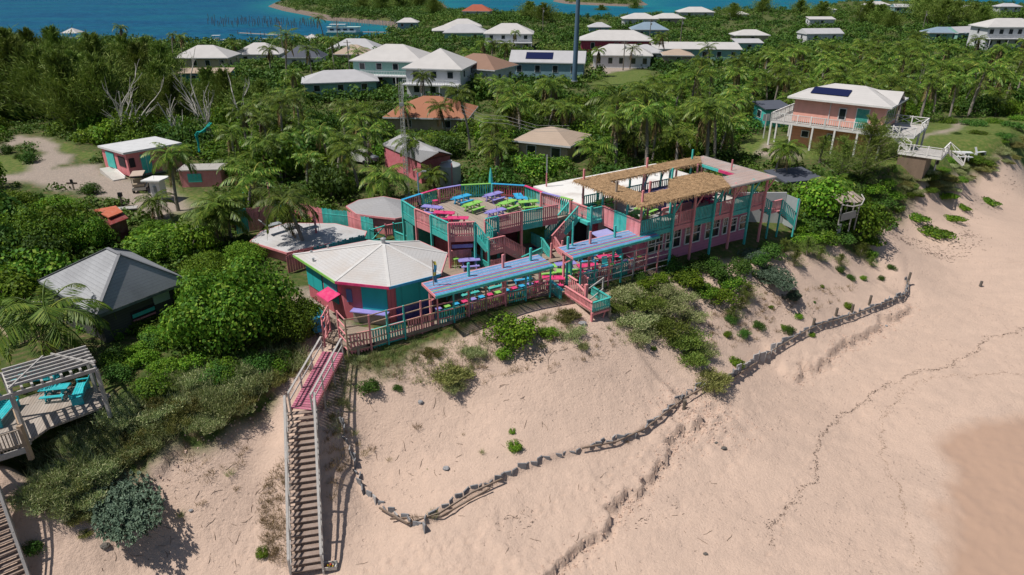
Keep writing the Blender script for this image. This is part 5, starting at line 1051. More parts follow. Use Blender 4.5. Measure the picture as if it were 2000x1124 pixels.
# broken lookout hut on the dune at right
p=GP(1640,452); p.z=-.3; e=thing('ruined_hut','broken timber hut with a curled roof half lost in the dune scrub','hut',tuple(p),.3)
b=MB(); 
for k in range(8): 
    x=-1.2+.34*k; b.bar((x,-.8,2.1+.12*math.sin(k)),(x+.05,.9,2.45+.1*math.cos(k)),.3,.04)
b.build('roof_boards',RAWW,e); b=MB(); b.tube([(-1.2,-.9,2.0),(-.3,-1.2,1.85),(.7,-1.15,1.9),(1.35,-.7,2.25),(1.5,-.1,2.5)],.06,6); b.build('curved_rim',GREYT,e)
for x,y in ((-1,-.7),(.2,-.8),(1.1,-.5),(1.0,.8),(-1,.8)): b=MB(); b.bar((x,y,-.8),(x*1.05,y,2.1),.09); b.build('post',GREYT,e)
b=MB(); b.bar((-1.0,-.85,.75),(.6,-.85,.95),.05,.7); b.build('mesh_panel',flat('grey_mesh',(.30,.31,.30)),e); b=MB(); b.bar((-.9,-.8,-1.2),(-.9,-.8,.1),.35,.08); b.build('panel',GREYW,e)
# teal netting snagged on the dead tree
p=G(382,262,4.5); b=MB(); P=[(0,0,-1.9),(.05,.1,-1),(.0,0,-.2),(.3,.1,.15),(.9,0,.35),(1.35,.1,.8),(1.9,0,1.1)]
NETM=flat('teal_netting',(.01,.30,.27),.8); 
for s in range(5): b.tube([(x+random.uniform(-.12,.12),y+random.uniform(-.12,.12),z+random.uniform(-.15,.15)) for x,y,z in P],.07,5)
tag(b.build('snagged_net',NETM,None,tuple(p)),'teal netting snagged high in the bare dead branches','netting')
# ------------------------------------------------------------ houses
def rooftex(name,c): 
    t=NT(name); n=t.noise(.6,5); n2=t.noise(6,3); g=t.n('ShaderNodeTexCoord'); sx=t.n('ShaderNodeSeparateXYZ'); t.l(g.outputs['Object'],sx.inputs[0]); fr=t.math('FRACT',t.math('DIVIDE',sx.outputs[2],.16))
    col=t.mix(n.outputs[0],darker(c,.82),tuple(min(1,x*1.1) for x in c)); col=t.mix(t.math('MULTIPLY',n2.outputs[0],.3),col,darker(c,.7)); col=t.mix(1,col,t.ramp(fr,[(0,(.82,)*3),(.12,(1,1,1)),(1,(.97,)*3)]),'MULTIPLY')
    t.base(col); t.rough(.8); t.bump(n2.outputs[0],.2,.02); return t.m
RW=rooftex('white_roof',(.53,.515,.505)); RG=rooftex('light_grey_roof',(.46,.46,.48)); RT=rooftex('terracotta_roof',(.36,.155,.09)); RB=rooftex('brown_shingle_roof',(.27,.165,.12)); RTAN=rooftex('tan_roof',(.42,.33,.26)); RDK=rooftex('charcoal_roof',(.09,.10,.13)); RR=rooftex('red_roof',(.36,.10,.06)); RBL=rooftex('blue_grey_roof',(.22,.30,.38))
WC=dict(white=paint('wall_white',(.62,.63,.65),.08,(.4,.4,.4)),mint=paint('wall_mint',(.24,.46,.40),.05),pink=paint('wall_pink',(.60,.22,.18),.08),salmon=paint('wall_salmon',(.74,.33,.26),.07,(.45,.2,.15)),cream=paint('wall_cream',(.50,.42,.30),.05),crimson=paint('wall_crimson',(.40,.03,.07),.05),blue=paint('wall_blue',(.20,.35,.42),.05),teal=paint('wall_teal',(.03,.22,.26),.05),tan=paint('wall_tan',(.40,.32,.24),.05),rose=paint('wall_rose',(.60,.16,.20),.05))
SOL=NT('solar_glass'); SOL.base((.012,.016,.06)); SOL.rough(.15); SOL=SOL.m
def house(label,px,py,z,w,d,hw,hr,rz,roof,wall,kind='hip',over=.6,wins=3,floors=1,solar=None,deckh=0,porch=False,name='house',grp=None,zb=None,ridge=None):
    "px,py: centre of the near eave line as seen; w along, d deep"
    p=G(px,py,z+hw); ca,sa=math.cos(rz),math.sin(rz); cx_,cy_=p.x-sa*(d/2),p.y+ca*(d/2); e=thing(name,label,'house',(cx_,cy_,z),rz,grp)
    W_,D_=w/2,d/2; o=over; b=MB(); E=[(-W_-o,-D_-o,hw),(W_+o,-D_-o,hw),(W_+o,D_+o,hw),(-W_-o,D_+o,hw)]
    rl=(W_-D_)*(1 if kind=='hip' else 0)
    if kind=='gable': r=[(-W_-o,0,hw+hr),(W_+o,0,hw+hr)]
    elif kind=='hip': m=max(.0,W_-D_); r=[(-m,0,hw+hr),(m,0,hw+hr)] if m>.05 else [(0,0,hw+hr)]
    if kind in('gable','hip'):
        if w<d and kind=='hip': m=D_-W_; r=[(0,-m,hw+hr),(0,m,hw+hr)]; b.add(E+r,[(0,1,4),(1,2,5,4),(2,3,5),(3,0,4,5),(3,2,1,0)])
        elif len(r)==1: b.add(E+r,[(0,1,4),(1,2,4),(2,3,4),(3,0,4),(3,2,1,0)])
        elif kind=='hip': b.add(E+r,[(0,1,5,4),(1,2,5),(2,3,4,5),(3,0,4),(3,2,1,0)])
        else: b.add(E+r,[(0,1,5,4),(2,3,4,5),(3,2,1,0),(1,2,5),(3,0,4)])
    else: b.add([(x,y,hw) for x,y,_ in E[:2]]+[(x,y,hw+hr) for x,y,_ in E[2:]]+[(x,y,hw-.15) for x,y,_ in E[:2]]+[(x,y,hw+hr-.15) for x,y,_ in E[2:]],[(0,1,2,3),(7,6,5,4),(0,4,5,1),(1,5,6,2),(2,6,7,3),(3,7,4,0)])
    rf=b.build('roof',roof,e); b=MB()
    if kind in ('gable','hip'):
        for i in range(4): b.bar(Vector(E[i])-Vector((0,0,.11)),Vector(E[(i+1)%4])-Vector((0,0,.11)),.06,.2)
        b.build('fascia',WC['white'],rf)
    b=MB(); b.box2((-W_,-D_,-1.5),(W_,D_,hw-.02)); wl=b.build('wall',wall,e)
    if kind=='gable':
        b=MB(); 
        for s in (-1,1): x=s*W_; b.add([(x,-D_,hw),(x,D_,hw),(x,0,hw+hr*.92)],[(0,1,2)])
        b.v=[(x,y,z_) for x,y,z_ in b.v]
        bb=MB()
        for s in (-1,1): x=s*(W_+over+.02); bb.add([(x,-D_-o,hw+.02),(x,D_+o,hw+.02),(x,0,hw+hr+.0)],[(0,1,2)])
        bb.build('gable_end',wall,wl)
    fh=hw/floors
    for f in range(floors):
        for k in range(wins):
            x=-W_+w*(k+.5)/wins+random.uniform(-.2,.2); z0=f*fh+fh*.36; h1=fh*.42; b=MB(); ww=min(1.1,w/wins*.5)
            b.box((x,-D_-.03,z0+h1/2),(ww+.22,.08,h1+.2)); fr=b.build('window',WC['white'],wl); b=MB(); b.box((x,-D_-.06,z0+h1/2),(ww,.06,h1)); b.build('pane',GLASS,fr)
        for s in (-1,1):
            for k in range(max(1,int(d/4.5))):
                y=-D_+d*(k+.5)/max(1,int(d/4.5)); z0=f*fh+fh*.36; h1=fh*.4; b=MB(); b.box((s*(W_+.03),y,z0+h1/2),(.08,1.1,h1+.2)); fr=b.build('window',WC['white'],wl); b=MB(); b.box((s*(W_+.06),y,z0+h1/2),(.06,.9,h1)); b.build('pane',GLASS,fr)
    if solar:
        sx0,sx1,f0,f1=solar; b=MB(); sl=hr/(D_+o) if kind!='hip' or w>=d else hr/(D_+o)
        y0=-D_-o+(D_+o)*f0; y1=-D_-o+(D_+o)*f1; z0=hw+hr*f0+.1; z1=hw+hr*f1+.1
        b.add([(sx0*W_,y0,z0),(sx1*W_,y0,z0),(sx1*W_,y1,z1),(sx0*W_,y1,z1)],[(0,1,2,3)]); b.add([(sx0*W_,y0,z0-.05),(sx1*W_,y0,z0-.05),(sx1*W_,y1,z1-.05),(sx0*W_,y1,z1-.05)],[(3,2,1,0)]); b.build('solar_panel',SOL,rf)
    if porch:
        b=MB(); b.box2((-W_-.2,-D_-2.2,fh*(floors-1)-.2),(W_+.2,-D_,fh*(floors-1))); pf=b.build('balcony',WC['white'],e)
        b=MB(); 
        for k in range(int(w/.35)): b.box((-W_+.35*k,-D_-2.15,fh*(floors-1)+.45),(.07,.05,.9))
        b.box((0,-D_-2.15,fh*(floors-1)+.92),(w,.1,.08)); b.build('balustrade',WC['white'],pf)
        for k in range(4): b=MB(); b.box((-W_+w*k/3,-D_-2.1,(fh*(floors-1)-1.2)/2-.1),(.16,.16,fh*(floors-1)+1.2)); b.build('post',WC['white'],pf)
    return e
HOUSES=[]
def H(label,px,py,z,w,d,hw,*a,**k):
    if py<75 and px>1400: w*=.78; d*=.75; a=(a[0]*.75,)+a[1:]
    e=house(label,px,py,z,w,d,hw,*a,**k); HOUSES.append((e,w,d,hw,label,k.get('floors',1),k.get('name','house'))); return e
H('cream house with a broad white hipped roof behind the casuarinas at upper left',392,113,-2.3,13,9,3.0,2.6,.03,RW,WC['cream'],wins=4)
H('low teal veranda wing with a pale flat-pitched roof below the cream house',390,143,-2.2,13,3.2,2.4,.7,.03,RTAN,WC['teal'],'mono',.2,wins=4)
H('white hip-roofed house half hidden left of the tall harbour palms',500,106,-3,12,9,2.8,2.6,.05,RW,WC['white'],wins=2)
H('charcoal-roofed house between the two clumps of harbour palms',590,112,-3,9,6,3.4,2.6,0,RDK,WC['white'],wins=2)
H('long light grey roofed house at the harbour edge beside the ferry dock',688,97,-4,15,9,2.6,2.8,-.1,RG,WC['white'],wins=3)
H('tan roofed small house below the long light grey roof',685,106,-3,9,7,2.5,2.2,-.1,RTAN,WC['tan'],wins=2)
H('mint green two-storey house with a white hipped roof and white balcony',755,119,-2,15,11,5.6,2.8,-.18,RW,WC['mint'],wins=4,floors=2,porch=True)
H('white two-storey house with a striped white hip roof and corner porch',845,134,-2,11,11,5.6,3.2,-.2,RW,WC['white'],wins=3,floors=2,porch=True)
H('brown shingle roofed house behind the white porch house',915,133,-2,12,9,4.6,2.4,-.5,RB,WC['white'],wins=1)
H('low light grey roofed house in front of the mint house',665,160,-2,14,8,2.6,1.8,.25,RG,WC['mint'],wins=3)
H('terracotta roofed house sunk among the palms in the middle distance',832,229,-1,11.5,9,2.3,2.3,-.1,RT,WC['tan'],wins=2)
H('tan low roofed house beside the palms left of the power lines',1060,278,-.6,6.5,6,2.6,1.3,-.45,RTAN,WC['tan'],wins=2)
H('red roofed house far off above the headland trees',930,22,-3,15,10,3,3.2,-.1,RR,WC['white'],wins=3)
H('small white pavilion roof near the ferry jetty',795,44,-4,9,6,2.8,1.8,0,RW,WC['blue'],wins=2)
H('white roofed house highest of the cluster behind the ferry jetty',905,52,-3,14,10,3,2.6,.1,RW,WC['white'],wins=2)
H('grey-beige roofed green house in front of the high white roof',908,64,-3,15,9,3,2.6,0,RTAN if False else RG,WC['mint'],wins=2)
H('white wide low roof left of the green house by the harbour trees',872,60,-3,10,8,2.6,1.7,.1,RW,WC['tan'],wins=1)
H('white two-storey house with white railings right of the harbour cluster',993,66,-3,15,10,5.2,2.8,-.05,RW,WC['white'],wins=4,floors=2,porch=True)
H('long crimson house with a cream roof in the middle distance',1204,79,-3,22,11,3.8,2.6,-.1,RW,WC['crimson'],wins=3)
H('white L-shaped house with big windows right of the tall blue pole',1215,108,-3,15,8,3.4,2.4,-.12,RW,WC['white'],wins=5)
H('white side wing with a low roof beside the L-shaped house',1262,103,-3,9,8,3.0,1.8,-.1,RG,WC['white'],wins=2)
H('long low mint building with a white flat-pitched roof',1362,96,-2.5,24,7,3.2,1.2,-.08,RW,WC['mint'],'mono',.4,wins=6)
H('pale blue gabled house with a dark solar panel left of the tall blue pole',1068,122,-2,17,8,3.4,2.2,-.14,RG,WC['blue'],'gable',.4,wins=4,solar=(-.6,.15,.25,.8))
H('small porch-roofed house right of the tall palm in the middle distance',1325,108,-2.3,7,6,2.6,1.3,-.1,RTAN,WC['tan'],wins=1)
H('white house by the far water with a hipped roof, left of a pair',1252,37,-3,15,10,3.6,2.2,-.03,RW,WC['white'],wins=3)
H('pale hip roof in the trees, right of a far pair',1308,36,-3,14,9,3.2,2,0,RW,WC['tan'],wins=1)
H('blue-grey roofed house with a small clerestory in the far trees',1270,58,-3,13,9,3.2,2.4,-.05,RBL,WC['blue'],wins=2)
H('small grey roofed house left of the blue-grey one',1172,53,-3,8,6,2.8,1.6,0,RG,WC['blue'],wins=1)
H('broad white roof near the far shore at top centre right',1362,24,-3,18,11,3,2.4,0,RW,WC['white'],wins=2)
H('small white roof at the far shore right of the broad one',1446,28,-3,10,7,2.6,1.7,0,RW,WC['white'],wins=1)
H('cream hip roof alone in the trees at upper right centre',1470,69,-2,14,9,2.6,2.1,0,RW,WC['cream'],wins=1)
H('low white roof among the trees below the cream hip roof',1465,84,-2,8,5,2.4,.8,0,RG,WC['mint'],'mono',.3,wins=1)
H('white low roof sliver in the far scrub at upper right',1607,38,-1,14,6,2.4,1.1,0,RW,WC['white'],'mono',.3,wins=1)
H('pair of pale gable roofs in the scrub right of centre',1612,66,-1,16,9,2.6,1.9,.1,RG,WC['white'],'gable',.3,wins=2)
H('white hip roof standing out on the far ridge',1718,10,0,15,10,3,2.4,0,RW,WC['white'],wins=2)
H('pale blue cottage with a grey roof beside the white ridge house',1768,14,0,13,8,3,1.8,-.1,RG,WC['blue'],'gable',.3,wins=3)
H('small white roof at the far left of the ridge',1618,19,-1,10,6,2.4,1.3,0,RW,WC['white'],wins=1)
H('tiny white roof half hidden at the far right ridge',1895,15,0,9,6,2.4,1.4,0,RW,WC['white'],wins=1)
H('cluster of pale roofs low in the scrub left of the big right house',1850,64,0,13,8,2.6,2,-.1,RBL,WC['mint'],wins=2)
H('green gabled roof with white trim beside the pale cluster',1893,64,0,12,8,2.6,2.2,.35,RG,WC['mint'],'gable',.3,wins=2)
H('large white house with tiered porches at the right edge',1985,53,0,20,11,6,2.8,0,RW,WC['white'],wins=6,floors=2,porch=True)
H('upper tier roof of a white house at the far right ridge',1975,13,0,14,8,3,2,0,RG,WC['white'],wins=2)
H('narrow white roof peeking out of the far trees at upper right',1885,28,0,14,5,2,1,0,RG,WC['white'],'mono',.3,wins=1)
# grey gabled rose cottage behind the sun deck (gable end towards the water tank)
za=3.3; A0_=P3(857,303,za); A1_=P3(745,281,za); 
c0=P3(822,316,2.6);c1=P3(884,302,2.6);c3=P3(745,282,2.6); ridge0=P3(857,296,4.4); ridge1=P3(788,260,4.4)
c2=c3+(c1-c0)*.95
ctr=(c0+c1+c2+c3)/4; ctr.z=0; e=thing('gabled_cottage','rose cottage with a grey gabled roof and one white window behind the mast','house',tuple(ctr))
V=[q-ctr for q in (c0,c1,c2,c3,ridge0,ridge1)]; b=MB(); b.add(V,[(0,4,5,3),(1,2,5,4),(3,2,1,0)]); b.add([v-Vector((0,0,.1)) for v in V],[(3,5,4,0),(4,5,2,1)]); b.build('roof',shingle('cottage_grey_shingles',(.40,.40,.42),.1,.85),e)
cc=sum(V[:4],Vector())/4; b=MB(); ins=[(cc.x+(v.x-cc.x)*.93,cc.y+(v.y-cc.y)*.93) for v in V[:4]]; b.prism(ins,-.6,2.55); wl=b.build('wall',WC['rose'],e)
b=MB(); m0=[Vector((ins[0][0],ins[0][1],2.5)),Vector((ins[1][0],ins[1][1],2.5)),(V[4]+(cc-V[4])*.06)]; m0[2].z=4.2; b.add(m0,[(0,1,2)]); b.build('gable_end',WC['rose'],wl)
onwall(wl,'window',ins[0],ins[1],.68,.93,.9,1.95,WHITE,.07); onwall(wl,'pane',ins[0],ins[1],.70,.91,1.0,1.85,GLASS,.1); onwall(wl,'window',ins[0],ins[1],.08,.3,.5,1.6,WHITE,.07)
# pink wooden shop by the road
F0,F1,F2=P3(240,299,3.0),P3(190,285,2.9),P3(355,279,3.0); bk=F1+(F2-F0)
ctr=(F0+F2+bk+F1)/4; ctr.z=0; e=thing('roadside_shop','pink timber shop with teal shutters and a white mono-pitch roof by the sandy road','building',tuple(ctr))
V=[q-ctr for q in (F0,F2,bk,F1)]; b=MB(); b.add(V+[v-Vector((0,0,.22)) for v in V],[(0,1,2,3),(7,6,5,4)]+[(i,i+4,(i+1)%4+4,(i+1)%4) for i in range(4)]); b.build('roof',paint('shop_roof',(.60,.61,.62),.25,(.35,.33,.3)),e)
ins=[(v.x*.93,v.y*.9) for v in V]; b=MB(); b.prism(ins,.25,2.7); wl=b.build('wall',wallboards('shop_pink_boards',(.72,.24,.26),.22,3,.8),e)
b=MB(); b.prism([(v.x*.85,v.y*.8) for v in V],-.3,.24); b.build('foundation',GREYW,e)
onwall(wl,'door',ins[0],ins[1],.24,.42,.3,2.4,TEAL,.1); onwall(wl,'window',ins[0],ins[1],.03,.13,1.2,2.2,DARK,.06)
onwall(wl,'shutter',ins[3],ins[0],.18,.5,.7,2.45,TEAL,.1); onwall(wl,'window',ins[3],ins[0],.66,.92,1.2,2.3,DARK,.06)
for f in (.33,): onwall(wl,'latch',ins[0],ins[1],.33,.335,.3,2.4,WHITE,.12)
q0=GP(232,352); e=thing('concrete_ramp','long white concrete ramp leading up to the pink shop','ramp',tuple(q0),2.35); b=MB(); b.add([(-.2,-.6,0),(4.2,-.6,0),(4.2,.6,0),(-.2,.6,0),(-.2,-.6,.12),(4.2,-.6,.6),(4.2,.6,.6),(-.2,.6,.12)],[(4,5,6,7),(0,1,5,4),(1,2,6,5),(2,3,7,6),(3,0,4,7)]); b.build('slope',paint('concrete_white',(.56,.54,.50),.2),e); b=MB(); b.bar((-.2,-.65,.2),(4.2,-.65,.72),.12,.25); b.build('kerb',WHITE,e)
q0=GP(395,366); e=thing('low_shed','low pink shed with a teal hatch behind the leaning palm by the shop','shed',tuple(q0),.1); b=MB(); b.box((0,1.2,.8),(4.2,2.2,1.9)); w_=b.build('wall',PINK,e); b=MB(); b.box((-.6,.06,1.0),(1.4,.08,.9)); b.build('hatch',TEAL,w_); b=MB(); b.box((0,1.2,1.85),(4.5,2.6,.12),.0); b.build('roof',paint('shed_roof',(.40,.38,.35)),e)
# parked car and small vehicles
def car(label,px,py,rz,mat,z=None):
    p=GP(px,py); e=thing('parked_car',label,'car',tuple(p),rz); b=MB(); pr=[(-2.1,.35),(-2.1,.85),(-1.3,.95),(-.8,1.45),(.6,1.45),(1.2,.95),(2.0,.85),(2.1,.35)]
    n=len(pr); b.add([(x,-.82,z_) for x,z_ in pr]+[(x,.82,z_) for x,z_ in pr],[tuple(range(n)),tuple(range(n,2*n))[::-1]]+[(i,i+n,(i+1)%n+n,(i+1)%n) for i in range(n)]); b.build('body',mat,e)
    b=MB(); b.add([(-.78,-.84,1.4),(.58,-.84,1.4),(1.1,-.84,1.0),(-1.2,-.84,1.0)],[(0,3,2,1)]); b.add([(-.8,-.72,1.43),(-1.28,-.72,.98),(-1.28,.72,.98),(-.8,.72,1.43)],[(0,3,2,1)]); b.v=[(x*1.01,y,z_+.01) for x,y,z_ in b.v]; b.build('windows',GLASS,e)
    for x in (-1.3,1.3):
        for y in (-.8,.8): b=MB(); b.tube([(x,y-.1,.32),(x,y+.1,.32)],.32,12); b.build('wheel',BLACK,e)
car('white parked van half hidden in the trees left of the mast',706,318,2.6,flat('car_white',(.6,.6,.6),.3))
# ------------------------------------------------------------ big salmon house at right
R0,R1,R2=P3(1735,208,6.6),P3(1528,189,6.6),P3(1785,191,6.6); bkk=R1+(R2-R0)
ctr=(R0+R2+bkk+R1)/4; ctr.z=.2; xa=(R0-R1); rzh=math.atan2(xa.y,xa.x)-.09; e=thing('salmon_house','big salmon two-storey house with a white roof, solar panel and wrap-around white deck','house',tuple(ctr),rzh)
Lx=xa.length; Ly=(R2-R0).length; cr=abs(((R2-R0).normalized()).dot(xa.normalized())); 
Ly=max(7.5,Ly*math.sqrt(max(.1,1-cr*cr))); X=Lx/2;Y=Ly/2; hw=6.4; hr=1.5
b=MB(); m=X-Y; b.add([(-X,-Y,hw),(X,-Y,hw),(X,Y,hw),(-X,Y,hw),(-m,0,hw+hr),(m,0,hw+hr)],[(0,1,5,4),(1,2,5),(2,3,4,5),(3,0,4),(3,2,1,0)]); rf=b.build('roof',RW,e)
b=MB(); b.add([(m+1,0,hw+hr*.8),(X+.1,-1.9,hw-.05),(X+.1,0,hw+1.25),(X+.1,1.9,hw-.05)],[(0,1,2),(0,2,3)]); b.build('dormer_roof',RW,rf)
b=MB(); 
for a_,c_ in (((-X,-Y),(X,-Y)),((X,-Y),(X,Y)),((X,Y),(-X,Y)),((-X,Y),(-X,-Y))): b.bar((*a_,hw-.1),(*c_,hw-.1),.08,.22)
b.build('fascia',WHITE,rf)
sl=hr/Y; b=MB(); y0,y1=-Y*.72,-Y*.35; b.add([(-X*.62,y0,hw+(Y+y0)*sl+.12),(X*.12,y0,hw+(Y+y0)*sl+.12),(X*.12,y1,hw+(Y+y1)*sl+.12),(-X*.62,y1,hw+(Y+y1)*sl+.12)],[(0,1,2,3)]); b.build('solar_panel',SOL,rf)
x_,y_=X-.75,Y-.75; b=MB(); b.box2((-x_,-y_,3.4),(x_,y_,hw-.03)); wl=b.build('wall',wallboards('salmon_boards',(.84,.42,.34),.18,2,.85,.15),e)
b=MB(); b.box2((-x_+.02,-y_+.1,-1.5),(x_-.05,y_,3.04)); w2=b.build('lower_wall',wallboards('salmon_blocks',(.80,.36,.22),.4,2,.75,.2),e)
b=MB(); b.add([(X-.74,-1.7,hw-.1),(X-.74,1.7,hw-.1),(X-.74,0,hw+1.05)],[(0,1,2)]); b.build('gable_end',WC['salmon'],wl)
def wbox(par,cx,w_,z0,z1,face='y',mat=GLASS,cy=None):
    b=MB()
    if face=='y': b.box((cx,-y_-.03,(z0+z1)/2),(w_+.2,.08,z1-z0+.2))
    else: b.box((x_+.03,cx,(z0+z1)/2),(.08,w_+.2,z1-z0+.2))
    f=b.build('window',WHITE,par); b=MB()
    if face=='y': b.box((cx,-y_-.06,(z0+z1)/2),(w_,.06,z1-z0))
    else: b.box((x_+.06,cx,(z0+z1)/2),(.06,w_,z1-z0))
    b.build('pane',mat,f)
wbox(wl,.6,.7,4.3,5.5); wbox(wl,X*.48,1.3,3.5,5.7,mat=paint('teal_door',(.02,.30,.24))); 
for yy in (-2.1,-1.1,-.1,.9,2.2): wbox(wl,yy,.75,4.0,5.6,'x')
b=MB(); b.tube([(X-.70,-.75,hw+.25),(X-.70,-.35,hw+.62)],.05,4)
wbox(w2,-x_+1.9,.8,1.6,2.3); wbox(w2,-x_+5,.8,1.6,2.3); 
b=MB(); b.box((-.9,-y_-.06,5),(.08,.08,3)); b.build('downpipe',WHITE,wl)
# decks
dz=3.3; b=MB(); b.box2((-x_-2.2,-y_-1.3,dz-.25),(x_+.5,-y_,dz)); b.box2((-x_-2.2,-y_,dz-.25),(-x_,y_,dz)); b.box2((x_,-y_-.2,dz-.25),(x_+3.6,y_+.3,dz)); dk=b.build('deck',GREYT,e)
def brl(a_,c_,x=False,z0=dz,z1=None):
    z1=z0 if z1 is None else z1; b=MB(); L=math.hypot(c_[0]-a_[0],c_[1]-a_[1]); n=max(1,round(L/1.7)); 
    for k in range(n+1): f=k/n; b.box((a_[0]+(c_[0]-a_[0])*f,a_[1]+(c_[1]-a_[1])*f,z0+(z1-z0)*f+.52),(.13,.13,1.15))
    b.bar((*a_,z0+1.02),(*c_,z1+1.02),.12,.06); b.bar((*a_,z0+.15),(*c_,z1+.15),.05,.08); b.bar((*a_,z0-.1),(*c_,z1-.1),.08,.25)
    if x:
        for k in range(n): f,g=k/n,(k+1)/n; A=lambda t,z:(a_[0]+(c_[0]-a_[0])*t,a_[1]+(c_[1]-a_[1])*t,z+z0+(z1-z0)*t); b.bar(A(f,.15),A(g,1),.05,.06); b.bar(A(f,1),A(g,.15),.05,.06)
    else:
        m_=int(L/.24)
        for k in range(m_): f=(k+.5)/m_; b.box((a_[0]+(c_[0]-a_[0])*f,a_[1]+(c_[1]-a_[1])*f,z0+(z1-z0)*f+.56),(.06,.045,.82))
    b.build('balustrade',WHITE,dk)
brl((-x_-2.2,-y_-1.3),(x_+.5,-y_-1.3)); brl((-x_-2.2,-y_-1.3),(-x_-2.2,y_)); brl((-x_-2.2,y_),(-x_,y_))
brl((x_+.5,-y_-1.3),(x_+3.6,-y_-.2),True); brl((x_+3.6,-y_+3),(x_+3.6,y_+.3),True); brl((x_,y_+.3),(x_+3.6,y_+.3),True); 
for x in np.linspace(-x_-2.1,x_+.4,6): b=MB(); b.box((x,-y_-1.25,1.2),(.2,.2,4.0)); b.build('post',WHITE,dk)
for p_ in ((-x_-2.1,-y_+1),(-x_-2.1,y_-.5),(x_+3.5,y_),(x_+3.5,0)): b=MB(); b.box((*p_,1.2),(.2,.2,4.0)); b.build('post',WHITE,dk)
# stepped terrace on boarded base
tz=1.7; b=MB(); tx0,ty0=x_+2.6,-y_-1.8; b.box2((tx0,ty0,tz-.2),(tx0+4.4,ty0+4.2,tz)); tr=b.build('terrace',GREYT,e); b=MB(); b.box2((tx0+.1,ty0+.1,-1.2),(tx0+3.0,ty0+4.0,tz-.2)); b.build('boarded_base',wallboards('base_boards',(.26,.19,.14),.16,2),e)
b=MB(); 
for k in range(7): b.box((tx0+1.0,ty0+4.0-.0,dz-.2-.2*k),(1.2,.3,.05)) if False else b.box((x_+1.4+.28*k,-y_+.2,dz-.2-.2*k),(.3,1.3,.05))
b.build('steps',GREYT,e)
brl((tx0,ty0),(tx0+4.4,ty0),True,tz); brl((tx0+4.4,ty0),(tx0+4.4,ty0+4.2),True,tz); brl((x_+1.3,-y_-.5),(tx0+.9,-y_-.5),True,dz,tz); brl((tx0+4.4,ty0+4.2),(tx0+6.2,ty0+4.6),True,tz,.3)
# dark boat shed behind the salmon house
H('low grey shed roof with a teal door behind the left deck of the salmon house',1522,212,.2,4,3.5,2.3,.5,.2,RDK,TEAL,'mono',.3,wins=0,name='shed')
H('low blue-grey flat roof in the scrub right of the white roof corner',1572,352,-1,4.5,3.5,1.8,.3,.3,RDK,GREYW,'mono',.2,wins=0,name='shed')
# ------------------------------------------------------------ harbour
def G7(px,py): return G(px,py,SEA)
PIL=paint('piling_timber',(.10,.085,.07),.4)
rr=random.Random(3)
for k in range(78):
    f=k/77; px=408+f*215+rr.uniform(-3,3); py=46+rr.uniform(-5,7)+f*3; p=G7(px,py); h=rr.uniform(2.2,4.4); b=MB(); b.tube([(0,0,-1.5),(rr.uniform(-.25,.25),rr.uniform(-.2,.2),h)],.15,6); o=b.build('mooring_pile',PIL,None,tuple(p)); tag(o,'weathered mooring pile standing in the scattered row in the open harbour','mooring pile','mooring piles in the harbour')
for k in range(44):
    px=648+k*2.9+rr.uniform(-1,1); py=49+k*.05+rr.uniform(-1,1.5); p=G7(px,py); b=MB(); b.tube([(0,0,-1.5),(rr.uniform(-.15,.15),0,rr.uniform(2.2,3.4))],.14,6); o=b.build('shore_pile',paint('pale_pile',(.34,.33,.31)),None,tuple(p)); tag(o,'pale pile in the close row along the headland shore behind the ferry','mooring pile','pale piles along the headland')
def pier(label,pts,w=1.6,z=1.0):
    P=[G7(a,b_) for a,b_ in pts]; o=P[0]; e=thing('pier',label,'pier',tuple(o)); b=MB()
    for i in range(len(P)-1): b.bar(P[i]-o+Vector((0,0,z)),P[i+1]-o+Vector((0,0,z+.01*i)),w,.2)
    b.build('walkway',paint('pier_boards',(.36,.31,.27),.3),e)
    for i in range(len(P)-1):
        n=max(1,int((P[i+1]-P[i]).length/4))
        for k in range(n+1):
            q=P[i]+(P[i+1]-P[i])*(k/n)-o; dd=(P[i+1]-P[i]).normalized(); s=Vector((-dd.y,dd.x,0))*(w/2+.1)*(1 if k%2 else -1); b=MB(); b.tube([q+s+Vector((0,0,-2)),q+s+Vector((0,0,z+1.1))],.14,6); b.build('pile',PIL,e)
    return e
pier('long low pier running right from the open water past the gazebo',[(468,69),(560,74),(660,79),(775,83)]); pier('ferry pier reaching out from the headland shore',[(645,68),(700,68),(775,69)],2.4,1.2); pier('short pier in front of the moored white boat',[(508,84),(560,88)]); pier('boat lift dock at the left of the harbour',[(400,96),(470,95)],2)
# ferry
p=G7(674,69.5); e=thing('ferry_boat','white and pale teal two-deck ferry moored at the pier','boat',tuple(p),.0)
HW=flat('hull_white',(.66,.68,.68),.35,0,.05); HT=flat('hull_teal',(.20,.42,.36),.4,0,.05)
def hull(L,Bm,hh,m,par,nm='hull'):
    b=MB(); st=[]; n=9
    for i in range(n):
        f=i/(n-1); x=-L/2+L*f; wv=Bm/2*(1 if f<.65 else max(.03,1-((f-.65)/.35)**1.8)); sh=hh*(1+.25*max(0,f-.5)); st.append([(x,-wv,sh),(x,-wv*.75,0),(x,0,-.3),(x,wv*.75,0),(x,wv,sh)])
    vs=[q for s in st for q in s]; fs=[]
    for i in range(n-1):
        for j in range(4): a=i*5+j; fs.append((a,a+5,a+6,a+1))
        fs.append((i*5,i*5+4,i*5+9,i*5+5))
    fs+=[(0,1,2,3,4),tuple(range((n-1)*5,n*5))[::-1]]; b.add(vs,fs); return b.build(nm,m,par)
hull(17,4.6,1.5,HT,e); b=MB(); b.prism([(-7.6,-2.1),(5.6,-2.1),(7.2,-1),(7.2,1),(5.6,2.1),(-7.6,2.1)],1.45,3.7); cb=b.build('cabin',HW,e)
